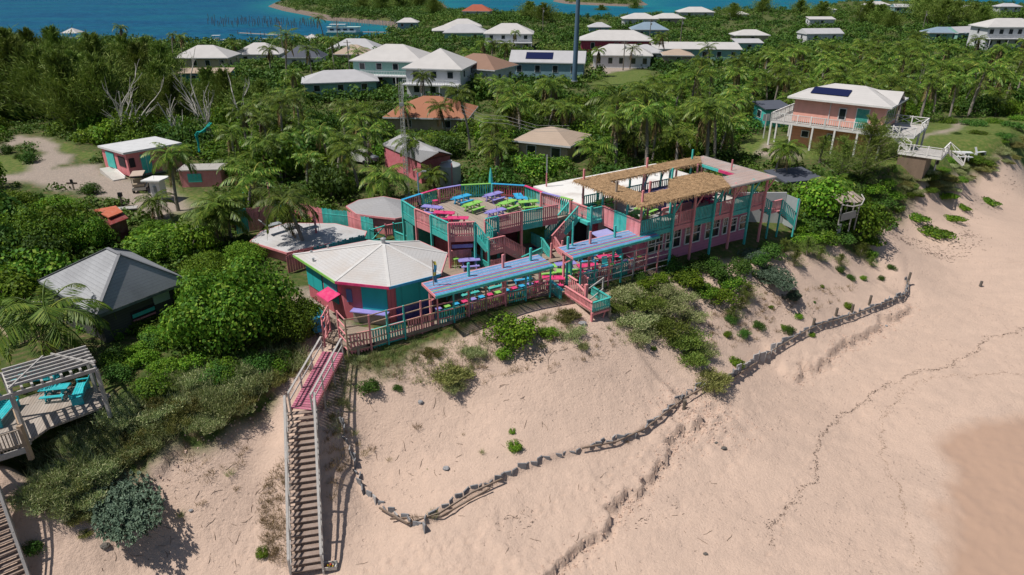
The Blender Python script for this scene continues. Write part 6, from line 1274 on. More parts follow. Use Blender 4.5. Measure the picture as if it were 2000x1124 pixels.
for k in range(4): b=MB(); b.box((-5.5+3.1*k,-2.12,2.75),(1.9,.08,.7)); b.build('window',GLASS,cb)
b=MB(); b.prism([(-8,-2.3),(6.4,-2.3),(7.8,-1),(7.8,1),(6.4,2.3),(-8,2.3)],3.7,3.85); b.build('roof',flat('pale_teal_roof',(.45,.62,.58),.5),e); b=MB(); b.box((-3,0,4.9),(7.5,3.4,.1)); 
for x in (-6.4,-3,.4):
    for y in (-1.6,1.6): b.box((x,y,4.35),(.08,.08,1.1))
b.build('upper_canopy',HW,e)
def boat(label,px,py,L,rz,canopy=True,hm=HW,tower=False):
    p=G7(px,py); e=thing('motor_boat',label,'boat',tuple(p),rz); hull(L,L*.3,.9,hm,e); b=MB(); b.box((.3,0,1.3),(L*.16,L*.14,.9)); b.build('console',HW,e)
    b=MB(); b.box((-L*.48,0,1.0),(.5,.7,1.1)); b.build('outboard_motor',BLACK,e)
    if canopy:
        b=MB(); b.box((0,0,2.6),(L*.34,L*.24,.08)); b.build('canopy',HW,e)
        for x in (-1,1):
            for y in (-1,1): b=MB(); b.bar((x*L*.13,y*L*.1,.9),(x*L*.15,y*L*.11,2.6),.06); b.build('frame_pole',METAL,e)
boat('white centre-console boat with a canopy on the left harbour lift',424,82,10,.1,True,HW); boat('teal hulled skiff beside the boat lift dock',432,92,9,.05,False,HT); boat('small white boat right of the boat lift',466,92,6,.8,True); boat('white sport boat at the short pier with a canopy',530,80,9,.05); boat('small white boat at the root of the long pier',722,94,6,.1,False); boat('white boat beside the gazebo at the far left',160,88,9,.4); boat('second white boat between the gazebo and the harbour palm',205,86,9,-.2,False)
def gazebo(label,px,py,w,zr=3.0):
    p=G7(px,py); e=thing('gazebo',label,'gazebo',tuple(p)); b=MB(); q=w/2; b.add([(-q,-q,zr),(q,-q,zr),(q,q,zr),(-q,q,zr),(0,0,zr+w*.28)],[(0,1,4),(1,2,4),(2,3,4),(3,0,4),(3,2,1,0)]); b.build('roof',RW,e)
    for x in (-1,1):
        for y in (-1,1): b=MB(); b.bar((x*q*.8,y*q*.8,-2),(x*q*.8,y*q*.8,zr),.2); b.build('post',PIL,e)
    b=MB(); b.box((0,0,.8),(w*.9,w*.9,.2)); b.build('platform',GREYT,e)
gazebo('white roofed gazebo on stilts in the middle of the harbour',612,93,7.5); gazebo('white roofed gazebo over the water at the far left',146,78,7)
for l,px,py,h in [('utility pole behind the mint house',752,165,8),('utility pole at the left of the mint balcony',685,160,8.5),('utility pole by the ferry',663,108,9),('utility pole in front of the white L-shaped house',1217,132,6.5),('utility pole near the blue-grey roof',1268,82,8),('utility pole in the far scrub right of centre',1328,88,9),('thin mast pole far behind the headland trees',1060,60,9),('dark pole beside the white porch house',754,152,7),('slim utility pole left of the harbour palms',554,108,9),('pale pole above the scrub at upper right',1676,45,7),('utility pole in the right hand scrub',1801,62,7),('thin dark pole at upper left by the gazebo',82,70,8)]:
    p=G(px,py,-2); e=thing('utility_pole',l,'utility pole',(p.x,p.y,ht(p.x,p.y)-.3),0,'utility poles'); b=MB(); b.tube([(0,0,0),(.05,0,h+1)],[.16,.11],8); b.build('shaft',paint('pole_timber',(.17,.15,.13)),e); b=MB(); b.bar((-.8,0,h+.5),(.8,0,h+.5),.1); b.build('crossarm',RAWW,e); b=MB(); b.lathe([(.2,0),(.22,.7),(.05,.8)],(.3,0,h-1),8); b.build('transformer',METAL,e)
p=G(1490,275,0); e=thing('dish_post','white post with a square board behind the left end of the salmon deck','sign post',tuple(p))
b=MB(); b.bar((0,0,0),(0,0,3.4),.12); b.build('post',WHITE,e); b=MB(); b.box((0,0,3.1),(.9,.08,.9)); b.build('board',GREYW,e)
e=thing('power_lines','three sagging power lines crossing the palms below the tall blue pole','power line',(0,0,0)); 
for k in range(3):
    A=G(990,228+k*7,8.5);B=G(1112,246+k*5,8.5); C=G(900,206+k*7,8.5); b=MB(); b.tube([C,(C+A)/2-Vector((0,0,.4)),A,(A+B)/2-Vector((0,0,.4)),B],.012,4); b.build('wire',flat('wire_grey',(.2,.2,.2)),e)
# ------------------------------------------------------------ leaf materials
def leafmat(name,stops,tr=.25,rough=.6,spec=.18,pos=0.0,yel=None):
    t=NT(name); g=t.n('ShaderNodeNewGeometry'); oi=t.n('ShaderNodeObjectInfo')
    r=t.math('FRACT',t.math('ADD',t.math('MULTIPLY',g.outputs['Random Per Island'],.75),t.math('MULTIPLY',oi.outputs['Random'],.25)))
    if pos:
        n=t.n('ShaderNodeTexNoise'); n.inputs['Scale'].default_value=pos; n.inputs['Detail'].default_value=3; t.l(g.outputs['Position'],n.inputs['Vector']); r=t.math('ADD',t.math('MULTIPLY',g.outputs['Random Per Island'],.55),t.math('MULTIPLY_ADD',n.outputs[0],1.5,-.5))
    c=t.ramp(r,stops)
    hs=t.n('ShaderNodeHueSaturation'); t.l(t.math('MULTIPLY_ADD',oi.outputs['Random'],.5,.75),hs.inputs['Value']); t.l(t.math('MULTIPLY_ADD',oi.outputs['Random'],.05,.475),hs.inputs['Hue']); t.l(c,hs.inputs['Color']); c=hs.outputs[0]
    t.base(c); t.rough(rough); t.b.inputs['Specular IOR Level'].default_value=spec
    tb=t.n('ShaderNodeBsdfTranslucent'); t.l(t.mix(.5,c,(.16,.24,.02)),tb.inputs['Color']); mx=t.n('ShaderNodeMixShader'); mx.inputs[0].default_value=tr
    out=[n for n in t.t.nodes if n.type=='OUTPUT_MATERIAL'][0]; t.l(t.b.outputs[0],mx.inputs[1]); t.l(tb.outputs[0],mx.inputs[2]); t.l(mx.outputs[0],out.inputs['Surface']); return t.m
L_BROAD=leafmat('broad_leaves',[(0,(.028,.080,.006)),(.5,(.072,.155,.012)),(.85,(.165,.27,.022)),(1,(.36,.40,.07))])
L_DARK=leafmat('dark_leaves',[(0,(.022,.062,.012)),(.6,(.055,.12,.018)),(1,(.11,.19,.03))])
L_BRIGHT=leafmat('bright_leaves',[(0,(.05,.125,.008)),(.6,(.125,.24,.016)),(1,(.28,.38,.035))])
L_PALM=leafmat('palm_fronds',[(0,(.045,.10,.010)),(.55,(.11,.19,.022)),(.85,(.23,.29,.04)),(1,(.46,.40,.10))],.25,.45,.3)
L_PALMD=leafmat('dry_fronds',[(0,(.16,.11,.045)),(1,(.34,.25,.12))],.1,.6)
L_CAS=leafmat('casuarina_needles',[(0,(.07,.12,.022)),(.6,(.15,.215,.036)),(1,(.27,.31,.07))],.15,.6,.2)
L_GRASS=leafmat('dune_grass',[(0,(.16,.23,.07)),(.5,(.32,.38,.16)),(1,(.58,.54,.32))],.2,.6,.2)
L_DRY=leafmat('dry_grass',[(0,(.20,.15,.07)),(1,(.36,.27,.15))],.15,.7,.2)
L_BROWN=leafmat('brown_shrub_leaves',[(0,(.12,.13,.035)),(.6,(.22,.22,.065)),(1,(.34,.30,.12))],.15,.6,.2)
L_SILV=leafmat('silvery_leaves',[(0,(.055,.095,.065)),(.6,(.11,.17,.115)),(1,(.22,.29,.20))],.1,.6,.3)
L_FAR=leafmat('far_canopy',[(0,(.015,.040,.008)),(.45,(.046,.098,.013)),(.75,(.095,.16,.022)),(1,(.18,.21,.05))],.15,.6,.2,pos=.035)
L_UNDER=leafmat('undergrowth_leaves',[(0,(.022,.055,.008)),(.5,(.06,.12,.015)),(1,(.15,.20,.035))],.15,.6,.2,pos=.2)
BARK=flat('grey_bark',(.20,.17,.14),.9,0,.3,6); PBARK=flat('palm_bark',(.26,.23,.20),.9,0,.25,8); DEADM=flat('dead_wood',(.50,.47,.43),.8,0,.2,4)
# ------------------------------------------------------------ foliage geometry in numpy
def quads_mesh(name,P,Dv,Nv,L,W,mats,extra=None,fold=.0):
    "P centres, Dv long axis, Nv normal, L length, W width -> rhombic leaves"
    n=len(P); S=np.cross(Dv,Nv); S/=np.linalg.norm(S,axis=1)[:,None]+1e-9
    L=np.broadcast_to(np.asarray(L),(n,))[:,None]; W=np.broadcast_to(np.asarray(W),(n,))[:,None]
    v=np.stack([P-Dv*L/2,P+S*W/2+Dv*L*.05,P+Dv*L/2,P-S*W/2+Dv*L*.05],1).reshape(-1,3); f=np.arange(4*n).reshape(n,4)
    mi=np.zeros(n,np.int32)
    return v,f,mi
def np_mesh(name,parts,mats):
    "parts: list of (v,f(quads),material)"
    vs=[];fs=[];ms=[];o=0
    for v,f,m in parts: vs.append(v); fs.append(f+o); ms.append(np.full(len(f),m,np.int32)); o+=len(v)
    v=np.concatenate(vs); f=np.concatenate(fs); m=np.concatenate(ms)
    me=bpy.data.meshes.new(name); me.vertices.add(len(v)); me.vertices.foreach_set('co',v.astype(np.float32).ravel()); me.loops.add(f.size); me.loops.foreach_set('vertex_index',f.ravel().astype(np.int32))
    me.polygons.add(len(f)); me.polygons.foreach_set('loop_start',np.arange(0,f.size,4,dtype=np.int32)); me.polygons.foreach_set('material_index',m)
    for x in mats: me.materials.append(x)
    me.update(calc_edges=True); return me
def unit(n,r): v=r.normal(size=(n,3)); return v/np.linalg.norm(v,axis=1)[:,None]
def tube_np(pts,rs,n=6):
    b=MB(); b.tube(pts,rs,n,cap=False); return np.array(b.v),np.array(b.f)
def crown_pts(r,n,R,nl,lump=.42,flat_=.75,hollow=.72,up=.35):
    "leaf positions on lumpy clumps filling an ellipsoid of radius R"
    d=unit(nl,r); d[:,2]=np.abs(d[:,2])*.95-.12; rad=r.uniform(.35,.82,nl)[:,None]; c=d*rad*R; c[:,2]*=flat_; lr=R*lump*r.uniform(.55,1.15,nl)
    k=r.integers(0,nl,n); e=unit(n,r); rr=(r.uniform(hollow,1.08,n)*np.where(r.random(n)<.07,r.uniform(1.05,1.35,n),1))[:,None]; p=c[k]+e*rr*lr[k][:,None]*np.array([1,1,flat_])
    nv=e+np.array([0,0,up])+r.normal(size=(n,3))*.45; nv/=np.linalg.norm(nv,axis=1)[:,None]
    return p,nv
def broad(name,seed,R,n,leaf,mat,nl=26,flat_=.75,lump=.42,asp=.7,trunk=0,hh=0):
    r=np.random.default_rng(seed); p,nv=crown_pts(r,n,R,nl,lump,flat_); t=r.normal(size=(n,3)); d=t-(t*nv).sum(1)[:,None]*nv; d/=np.linalg.norm(d,axis=1)[:,None]+1e-9
    p=p+np.array([0,0,R*flat_*.45+hh]); p[:,2]=np.maximum(p[:,2],.02)
    s=leaf*r.uniform(.6,1.3,n); v,f,_=quads_mesh(name,p,d,nv,s,s*asp,None); parts=[(v,f,0)]
    for k in range(5):
        a=2*PI*k/5+seed; e=(math.cos(a)*R*.45,math.sin(a)*R*.45,R*flat_*.8+hh); tv,tf=tube_np([(0,0,-.4),(e[0]*.3,e[1]*.3,e[2]*.5),e],[R*.05,R*.035,R*.012],5); parts.append((tv,tf,1))
    return np_mesh(name,parts,[mat,BARK])
def needles(name,seed,H,R,n,bl,bw,mat,nb=34,lean=0.):
    "feathery conifer: many ascending boughs, each with drooping wispy blades"
    r=np.random.default_rng(seed); P=[];D=[];parts=[]
    tv,tf=tube_np([(0,0,-.5),(lean*.3,0,H*.5),(lean,0,H*.98)],[.22,.14,.03],6); parts.append((tv,tf,1))
    per=n//nb
    for k in range(nb):
        z=H*(.12+.86*(k/nb)); a=r.uniform(0,2*PI); prof=min(1,(1-(z/H))**.5*.95+.12)*(.75+.5*(z/H<.55)); l=R*prof*r.uniform(.65,1.25); el=r.uniform(.25,.9)
        e=np.array([math.cos(a)*math.cos(el),math.sin(a)*math.cos(el),math.sin(el)]); b0=np.array([lean*z/H,0,z]); s=r.uniform(.1,1.05,per)
        q=b0+e*s[:,None]*l+r.normal(size=(per,3))*(.10+.13*s[:,None])*l*.55; dd=e*.8+r.normal(size=(per,3))*.45+np.array([0,0,.25]); P.append(q);D.append(dd)
        if k%2==0: tv,tf=tube_np([b0,b0+e*l*.8],[.05,.015],4); parts.append((tv,tf,1))
    P=np.concatenate(P);D=np.concatenate(D);D/=np.linalg.norm(D,axis=1)[:,None]; N_=unit(len(P),r); v,f,_=quads_mesh(name,P,D,N_,bl*r.uniform(.6,1.3,len(P)),bw*r.uniform(.7,1.3,len(P)),None); parts.insert(0,(v,f,0))
    return np_mesh(name,parts,[mat,BARK])
def fronds(name,seed,L,nf,nl,lw,droop=1.0,dry=2,young=False):
    r=np.random.default_rng(seed); P=[];D=[];N=[];LL_=[];M=[];parts=[]
    for k in range(nf):
        a=2*PI*(k*.382)+r.uniform(-.2,.2); f=k/nf; el=(1.35-1.65*f**.9)+r.uniform(-.12,.12); l=L*r.uniform(.8,1.08)*(1 if f>.15 else .75); isd=k>=nf-dry
        if isd: el=-1.0
        pts=[np.zeros(3)]; e=el; seg=10
        for s in range(seg):
            e-= (droop*(.10+.16*(s/seg)*(1.0+.5*math.cos(el)))); e=max(e,-1.45); pts.append(pts[-1]+np.array([math.cos(a)*math.cos(e),math.sin(a)*math.cos(e),math.sin(e)])*l/seg)
        pts=np.array(pts); tv,tf=tube_np(pts.tolist(),[.045*(1-.8*i/seg) for i in range(seg+1)],3); parts.append((tv,tf,2 if isd else 1))
        side=np.array([-math.sin(a),math.cos(a),0])
        for s_ in (-1,1):
            t=np.linspace(.12,.99,nl); x=t*seg; i=np.minimum(x.astype(int),seg-1); q=pts[i]+(pts[i+1]-pts[i])*(x-i)[:,None]; tg=pts[i+1]-pts[i]; tg/=np.linalg.norm(tg,axis=1)[:,None]
            ln=l*.30*np.sin(np.clip(t*1.05+.12,0,1)*PI)**.55*(1-.35*t); dd=tg*.55+side*s_*.8+np.array([0,0,-.42-.25*r.random()])+r.normal(size=(nl,3))*.10; dd/=np.linalg.norm(dd,axis=1)[:,None]
            P.append(q+dd*ln[:,None]/2); D.append(dd); N.append(np.tile([0,0,1.],(nl,1))+tg*.3+side*s_*.5); LL_.append(ln); M.append(np.full(nl,2 if isd else 0))
    P=np.concatenate(P);D=np.concatenate(D);N=np.concatenate(N);ln=np.concatenate(LL_);M=np.concatenate(M)
    for m in (0,2):
        k=M==m
        if k.any(): v,f,_=quads_mesh(name,P[k],D[k],N[k],ln[k],lw,None); parts.append((v,f,m))
    return np_mesh(name,parts,[L_PALM,L_PALM,L_PALMD])
def trunk_mesh(h,lean,r0=.16):
    pts=[(lean*(i/6)**1.7,0,h*i/6-(.4 if i==0 else 0)) for i in range(7)]; b=MB(); b.tube(pts,[r0*(1.25 if i==0 else 1-.35*i/6) for i in range(7)],8)
    for i in range(12): f=i/12; b.lathe([(r0*(1.03-.33*f),0),(r0*(1.08-.33*f),.02),(r0*(1.0-.33*f),.06)],(lean*f**1.7,0,h*f),8)
    me=bpy.data.meshes.new('trunk'); me.from_pydata(b.v,[],b.f); me.materials.append(PBARK); return me
def tuft(name,seed,n,h,R,w,mat,splay=.6,mat2=None):
    r=np.random.default_rng(seed); a=r.uniform(0,2*PI,n); rad=R*np.sqrt(r.random(n)); p0=np.c_[np.cos(a)*rad,np.sin(a)*rad,np.zeros(n)]; d=np.c_[np.cos(a)*splay*r.uniform(.2,1.3,n),np.sin(a)*splay*r.uniform(.2,1.3,n),np.ones(n)]+r.normal(size=(n,3))*.25; d/=np.linalg.norm(d,axis=1)[:,None]; l=h*r.uniform(.5,1.2,n)
    P=p0+d*l[:,None]/2; v,f,_=quads_mesh(name,P,d,unit(n,r),l,w,None); return np_mesh(name,[(v,f,0)],[mat])
def shrubby(name,seed,R,n,bl,bw,mat,flat_=.5,nl=18,updir=.8):
    "dune shrub of fine upright twigs"
    r=np.random.default_rng(seed); p,nv=crown_pts(r,n,R,nl,.4,flat_,.3); d=nv*.7+np.array([0,0,updir])+r.normal(size=(n,3))*.45; d/=np.linalg.norm(d,axis=1)[:,None]; p=p+np.array([0,0,R*flat_*.3]); p[:,2]=np.maximum(p[:,2],.02)
    v,f,_=quads_mesh(name,p,d,unit(n,r),bl*r.uniform(.5,1.3,n),bw*r.uniform(.7,1.3,n),None); return np_mesh(name,[(v,f,0)],[mat])
# ------------------------------------------------------------ placing
def proj(x,y,z):
    dz=z-HC; D=y*cP-dz*sP; v=y*sP+dz*cP; return 1000+x/D*F,562-v/D*F,D
KEEP=[] # windows of view that stay open: x0,y0,x1,y1 and the distance beyond which nothing hides them
def keep(x0,y0,x1,y1,by,z=0):
    if y1<118 and y0>5 and (x0,y0) not in ((460,60),(130,60),(400,70)): y1=y0+(y1-y0)*.55; x0+=(x1-x0)*.12; x1-=(x1-x0)*.1
    KEEP.append((x0,y0,x1,y1,G((x0+x1)/2,by,z).y))
for k_ in [(335,88,450,112,118),(352,128,428,160,160),(455,85,520,108,112),(590,108,625,125,125),(645,78,725,95,98),(665,93,705,105,106),(700,95,815,142,150),(775,105,910,160,172),(875,109,955,168,168),(608,140,735,160,166),(755,196,888,218,234),(1010,250,1090,268,280),(905,12,948,27,30),(780,38,808,50,52),
 (870,40,940,66,68),(955,53,1045,88,92),(1145,62,1265,80,86),(1150,85,1272,112,118),(1272,85,1430,103,108),(1010,102,1142,130,135),(1305,98,1345,112,120),(1232,25,1285,40,45),(1285,27,1330,36,42),(1245,47,1292,62,66),(1155,46,1200,56,60),(1336,14,1390,24,30),(1432,21,1458,28,32),(1435,57,1503,70,74),(1445,80,1480,86,88),
 (1582,33,1632,40,42),(1577,57,1650,66,70),(1697,2,1738,11,16),(1745,7,1790,21,22),(1610,16,1632,20,22),(1885,12,1905,18,20),(1805,58,1868,70,74),(1862,55,1912,70,74),(1930,32,2000,76,80),(1958,8,2000,18,20),(1878,22,1910,30,32),
 (745,262,884,325,335),(862,335,898,362,368),(188,270,345,345,352),(250,340,345,395,400),(180,402,252,440,440),(0,262,110,350,350),(100,290,240,375,378),(0,335,260,372,374),(1492,168,1785,290,300),(1740,225,1850,300,305),(1760,228,1990,335,290),(1815,310,1835,345,350),(780,250,805,385,392),
 (1118,0,1134,148,152),(460,392,730,450,450),(680,384,800,425,440),(490,436,718,490,500),(780,345,1120,420,520),(1040,345,1550,520,560),(1515,213,1560,235,240),(1480,280,1560,315,315),(1152,112,1235,128,128),(1605,395,1668,500,470),(75,478,345,610,640),(0,682,195,880,900),(1100,560,1200,660,665),(560,600,700,700,700),(1160,118,1235,140,142),(910,222,925,290,280),(470,60,640,90,105),(130,60,165,80,100),(400,70,480,95,110),(690,308,725,328,330),(20,550,85,590,592),(0,625,90,665,668)]: keep(*k_)
def hides(x,y,r,h):
    x0,y0,_=proj(x,y,h); x1,y1,D=proj(x,y,0); w=r/D*F
    for a,b_,c_,d_,yy in KEEP:
        if y<yy and x0+w*.8>a and x0-w*.8<c_ and y0<d_-2 and y1>b_: return True
    return False
FOOT=[] # plan footprints
for o in list(bpy.data.objects):
    if o.type=='MESH' and o.parent is not None and o.name.split('.')[0] in('roof','floor','terrace','deck','deck_floor','flat_roof'):
        M=Matrix.LocRotScale(o.parent.location,o.parent.rotation_euler,None) if o.parent.parent is None else Matrix.LocRotScale(o.parent.parent.location,o.parent.parent.rotation_euler,None)
        bb=[M@(Vector(c_)) for c_ in o.bound_box]; FOOT.append((min(q.x for q in bb),min(q.y for q in bb),max(q.x for q in bb),max(q.y for q in bb)))
_bx,_by=np.meshgrid(np.arange(-190,230,.75),np.arange(28,210,.75)); _bxf,_byf=_bx.ravel(),_by.ravel(); _bd=np.full(len(_bxf),99.)
for P in road_polys+lawn: d_=pdist(_bxf,_byf,P); _bd=np.minimum(_bd,np.where(inpoly(_bxf,_byf,P),-1,d_))
d_=inpoly(_bxf,_byf,sand_poly); _bd=np.where(d_,-50,_bd).reshape(_bx.shape)
FA=np.array(FOOT); FA=FA[(FA[:,2]-FA[:,0])<45]
def blocked(x,y,r):
    u,v=toUV((x,y))
    if -2.5-r<u<42+r and -60<v<14.6+r*.5: return True
    q=r*.6
    if ((FA[:,0]-q<x)&(x<FA[:,2]+q)&(FA[:,1]-q<y)&(y<FA[:,3]+q)).any(): return True
    i,j=int((x+190)/.75),int((y-28)/.75)
    if 0<=i<_bx.shape[1] and 0<=j<_bx.shape[0] and _bd[j,i]<r*.7: return True
    return False
LM=[(190,200,'the casuarina stand at upper left'),(270,320,'the pink roadside shop'),(80,440,'the big bushes at the left edge'),(215,540,'the slate grey cabin roof'),(390,120,'the cream house'),(600,110,'the harbour gazebo'),(840,130,'the white porch house'),(820,210,'the terracotta roof'),(815,290,'the rose gabled cottage'),(600,360,'the leaning palm behind the cabana'),(500,260,'the bare dead trees'),(1050,262,'the tan low roof'),(1125,120,'the tall blue pole'),(1210,95,'the white L-shaped house'),(1340,95,'the long mint building'),(1000,330,'the far rail of the sun deck'),(1250,290,'the thatched terrace'),(1450,240,'the left deck of the salmon house'),(1650,180,'the solar panel roof'),(1850,180,'the sandy track by the salmon house'),(1900,130,'the upper right palm grove'),(1600,380,'the far end of the main building'),(1470,70,'the cream hip roof'),(990,70,'the white house with railings'),(1700,90,'the far right scrub'),(1950,60,'the large tiered white house')]
def where(px,py):
    d,i=min((abs(px-a)+1.8*abs(py-b_),k) for k,(a,b_,n) in enumerate(LM)); a,b_,n=LM[i]; dx,dy=px-a,py-b_
    rel='left of' if dx<-45 else 'right of' if dx>45 else ('in front of' if dy>0 else 'behind'); return rel,n
def proto(me,name): 
    o=bpy.data.objects.new(name,me); return o
def place(me,name,x,y,z,rz,s,label,cat,group=None,parts=None):
    o=bpy.data.objects.new(name,me); COL.objects.link(o); o.location=(x,y,z); o.rotation_euler=(0,0,rz); o.scale=s if isinstance(s,tuple) else (s,)*3; return tag(o,label,cat,group)
def tree(crown,trunk,name,x,y,z,rz,s,label,cat,group,ch=0,lean=0):
    e=thing(name,label,cat,(x,y,z),rz,group); e.scale=(s,)*3
    a=bpy.data.objects.new('trunk',trunk); COL.objects.link(a); a.parent=e
    b=bpy.data.objects.new('crown',crown); COL.objects.link(b); b.parent=e; b.location=(lean,0,ch); b.rotation_euler=(0,0,random.uniform(0,6.28)); return e
# shared meshes
PCR=[fronds('palm_crown',s,3.1,22,26,.085,1.0,4) for s in (1,2)]+[fronds('palm_crown',3,3.4,16,26,.085,.8,2),fronds('palm_crown',4,2.8,17,24,.09,1.3,5)]
PNEAR=[fronds('palm_crown',s,3.3,23,48,.06,1.05,2) for s in (11,12)]
TR={h:trunk_mesh(h,l) for h,l in ((2.2,.3),(4.0,.9),(5.2,.5),(7.0,1.3))}
BR_M=[broad('broad_crown',s,2.4,1700,.27,m,22) for s,m in ((21,L_BROAD),(22,L_DARK),(23,L_BROAD),(24,L_BRIGHT))]
BR_N=[broad('leafy_crown',s,4.4,15000,.205,m,70,.72,.28,.85) for s,m in ((31,L_BROAD),(32,L_BRIGHT))]
BR_S=[broad('bush_leaves',s,1.5,2400,.15,m,16,.8,.42,.75) for s,m in ((41,L_BRIGHT),(42,L_BROAD),(43,L_DARK))]
CAS=[needles('feathery_crown',s,8.8,4.6,9500,.85,.10,L_CAS,70,l) for s,l in ((51,.3),(52,-.4),(53,.1))]
CASL=[needles('feathery_crown',s,8.8,4.2,5200,.6,.055,L_CAS,60,l) for s,l in ((57,.3),(58,-.4))]
CASN=[needles('feathery_crown',s,5.5,2.4,6500,.42,.03,L_CAS,48,l) for s,l in ((55,.3),(56,-.3))]
SHR=[shrubby('shrub_twigs',s,1.4,4200,.22,.040,m,.6) for s,m in ((61,L_GRASS),(62,L_BROWN),(63,L_CAS))]
MAT=[broad('mat_leaves',s,1.0,1500,.11,m,14,.28,.5,.8) for s,m in ((71,L_BROAD),(72,L_BRIGHT),(73,L_CAS))]
TU=[tuft('grass_blades',s,n,h,R,w,m) for s,n,h,R,w,m in ((81,90,.55,.12,.016,L_GRASS),(82,70,.42,.16,.016,L_DRY),(83,160,.8,.3,.02,L_GRASS))]
def silver(seed,R,n,flat_=.55):
    r=np.random.default_rng(seed); p,nv=crown_pts(r,n,R,24,.36,flat_,.8,.6); P=[];D=[];N=[]
    for k in range(9):
        d=nv*.75+unit(n,r)*.75; d/=np.linalg.norm(d,axis=1)[:,None]; P.append(p+d*.05+np.array([0,0,R*flat_*.3]));D.append(d);N.append(unit(n,r))
    v,f,_=quads_mesh('s',np.concatenate(P),np.concatenate(D),np.concatenate(N),.15,.04,None); return np_mesh('silver_leaves',[(v,f,0)],[L_SILV])
SIL=[silver(91,1.5,2600,.8),silver(92,1.5,1900,.4)]
def in_px(polypx,n,seed,z=-1.):
    P=[(a,b_) for a,b_ in polypx]; r=random.Random(seed); out=[]; A=np.array(P,float); lo,hi=A.min(0),A.max(0); 
    while len(out)<n:
        q=(r.uniform(lo[0],hi[0]),r.uniform(lo[1],hi[1]))
        if inpoly(np.array([q[0]]),np.array([q[1]]),A)[0]: out.append(q)
    return out
# ---- hero palms: photo position of the base, crown height, scale
def palm(px,py,h,s,label,near=True,z=None,rz=None,name='coconut_palm'):
    p=GP(px,py); me=random.choice(PNEAR if near else PCR); lean={2.2:.3,4.0:.9,5.2:.5,7.0:1.3}[h]
    return tree(me,TR[h],name,p.x,p.y,p.z,random.uniform(0,6.28) if rz is None else rz,s,label,'palm tree',None,h,lean)
palm(348,412,5.2,1.05,'tall palm with a bowed trunk beside the golf cart and kiosk',rz=-.2)
palm(597,497,4.0,1.12,'palm with a slim grey trunk growing through the low cabana roof',rz=3.3)
palm(128,716,2.2,1.4,'broad drooping palm in front of the slate grey cabin',rz=2.6)
palm(312,432,2.2,.85,'short palm just below the white pillar kiosk'); palm(425,482,2.2,1.25,'wide dark palm between the kiosk and the low cabana'); palm(452,470,4.0,.9,'palm leaning over the left end of the plank fence')
palm(1612,405,2.2,1.0,'windblown palm above the ruined hut'); palm(1512,345,4.0,.85,'palm just beyond the board roof of the upper terrace'); palm(1535,330,2.2,.9,'lower palm below the salmon house drive')
palm(918,292,7.0,1.0,'tall palm with a bare visible trunk right of the terracotta roof',rz=2.8); palm(830,232,7.0,.98,'dark palm in front of the white porch house')
palm(562,165,7.0,1.5,'tallest of the harbour palms, left of the gazebo',False); palm(655,150,7.0,1.15,'harbour palm right of the gazebo',False); palm(700,150,5.2,1.1,'harbour palm just left of the mint house',False)
palm(238,122,7.0,1.25,'tall palm against the water at upper left',False); palm(177,120,5.2,1.2,'shorter palm against the water by the left gazebo',False); palm(358,118,5.2,1.2,'palm behind the left corner of the cream house roof',False)
palm(634,84,7.0,1.2,'palm standing at the stern of the ferry',False); palm(1298,128,7.0,1.1,'tall palm in front of the long mint building',False); palm(1163,150,5.2,1.15,'palm just right of the tall blue pole',False)
palm(820,352,4.0,1.0,'palm pressed against the rose gabled cottage'); palm(760,395,2.2,1.15,'low palm with yellowing fronds left of the lattice mast'); palm(700,372,4.0,1.0,'palm left of the lattice mast at mid height'); palm(848,372,2.2,.8,'small palm between the cottage and the water tank')
for px,py,h,s,l in ((960,128,5.2,1.1,'palm close against the right side of the brown shingle roof'),(985,140,5.2,1.2,'palm leaning between the brown shingle roof and the blue gabled house'),(1000,112,7.0,1.0,'tall thin palm behind the left end of the blue gabled house'),(925,150,4.0,1.1,'palm at the foot of the brown shingle house'),(610,150,5.2,1.2,'palm below the harbour gazebo beside the charcoal roof'),(530,150,5.2,1.2,'palm left of the tallest harbour palm'),(780,165,4.0,1.0,'palm between the mint house and the low grey roof'),(1100,150,4.0,1.1,'palm in front of the blue gabled house'),(1230,135,5.2,1.0,'palm on the sandy yard of the L-shaped house'),(1280,120,5.2,1.1,'second palm left of the tall one at the mint building'),(340,122,7.0,1.0,'palm at the left corner of the cream roof against the sea'),(470,122,4.0,1.2,'palm between the cream roof and the white hipped roof'),(640,165,4.0,1.0,'palm by the left end of the low light grey roof'),(800,262,4.0,1.0,'palm hiding the left foot of the terracotta roof'),(870,262,4.0,1.0,'palm hiding the right foot of the terracotta roof')): palm(px,py,h,s,l,False)
for px,py,s,l in ((105,835,.42,'young palm sprouting in front of the turquoise benches'),(510,672,.40,'small yellowish palm sprouting from the big leafy bush'),(320,770,.38,'low fan of fronds in the scrub right of the pergola'),(1720,285,.5,'small palm on the lawn bank at right'),(1700,270,.7,'palm tucked beside the salmon house steps')):
    p=GP(px,py); place(PNEAR[px%2],'young_palm',p.x,p.y,p.z+.3,px,s,l,'palm')
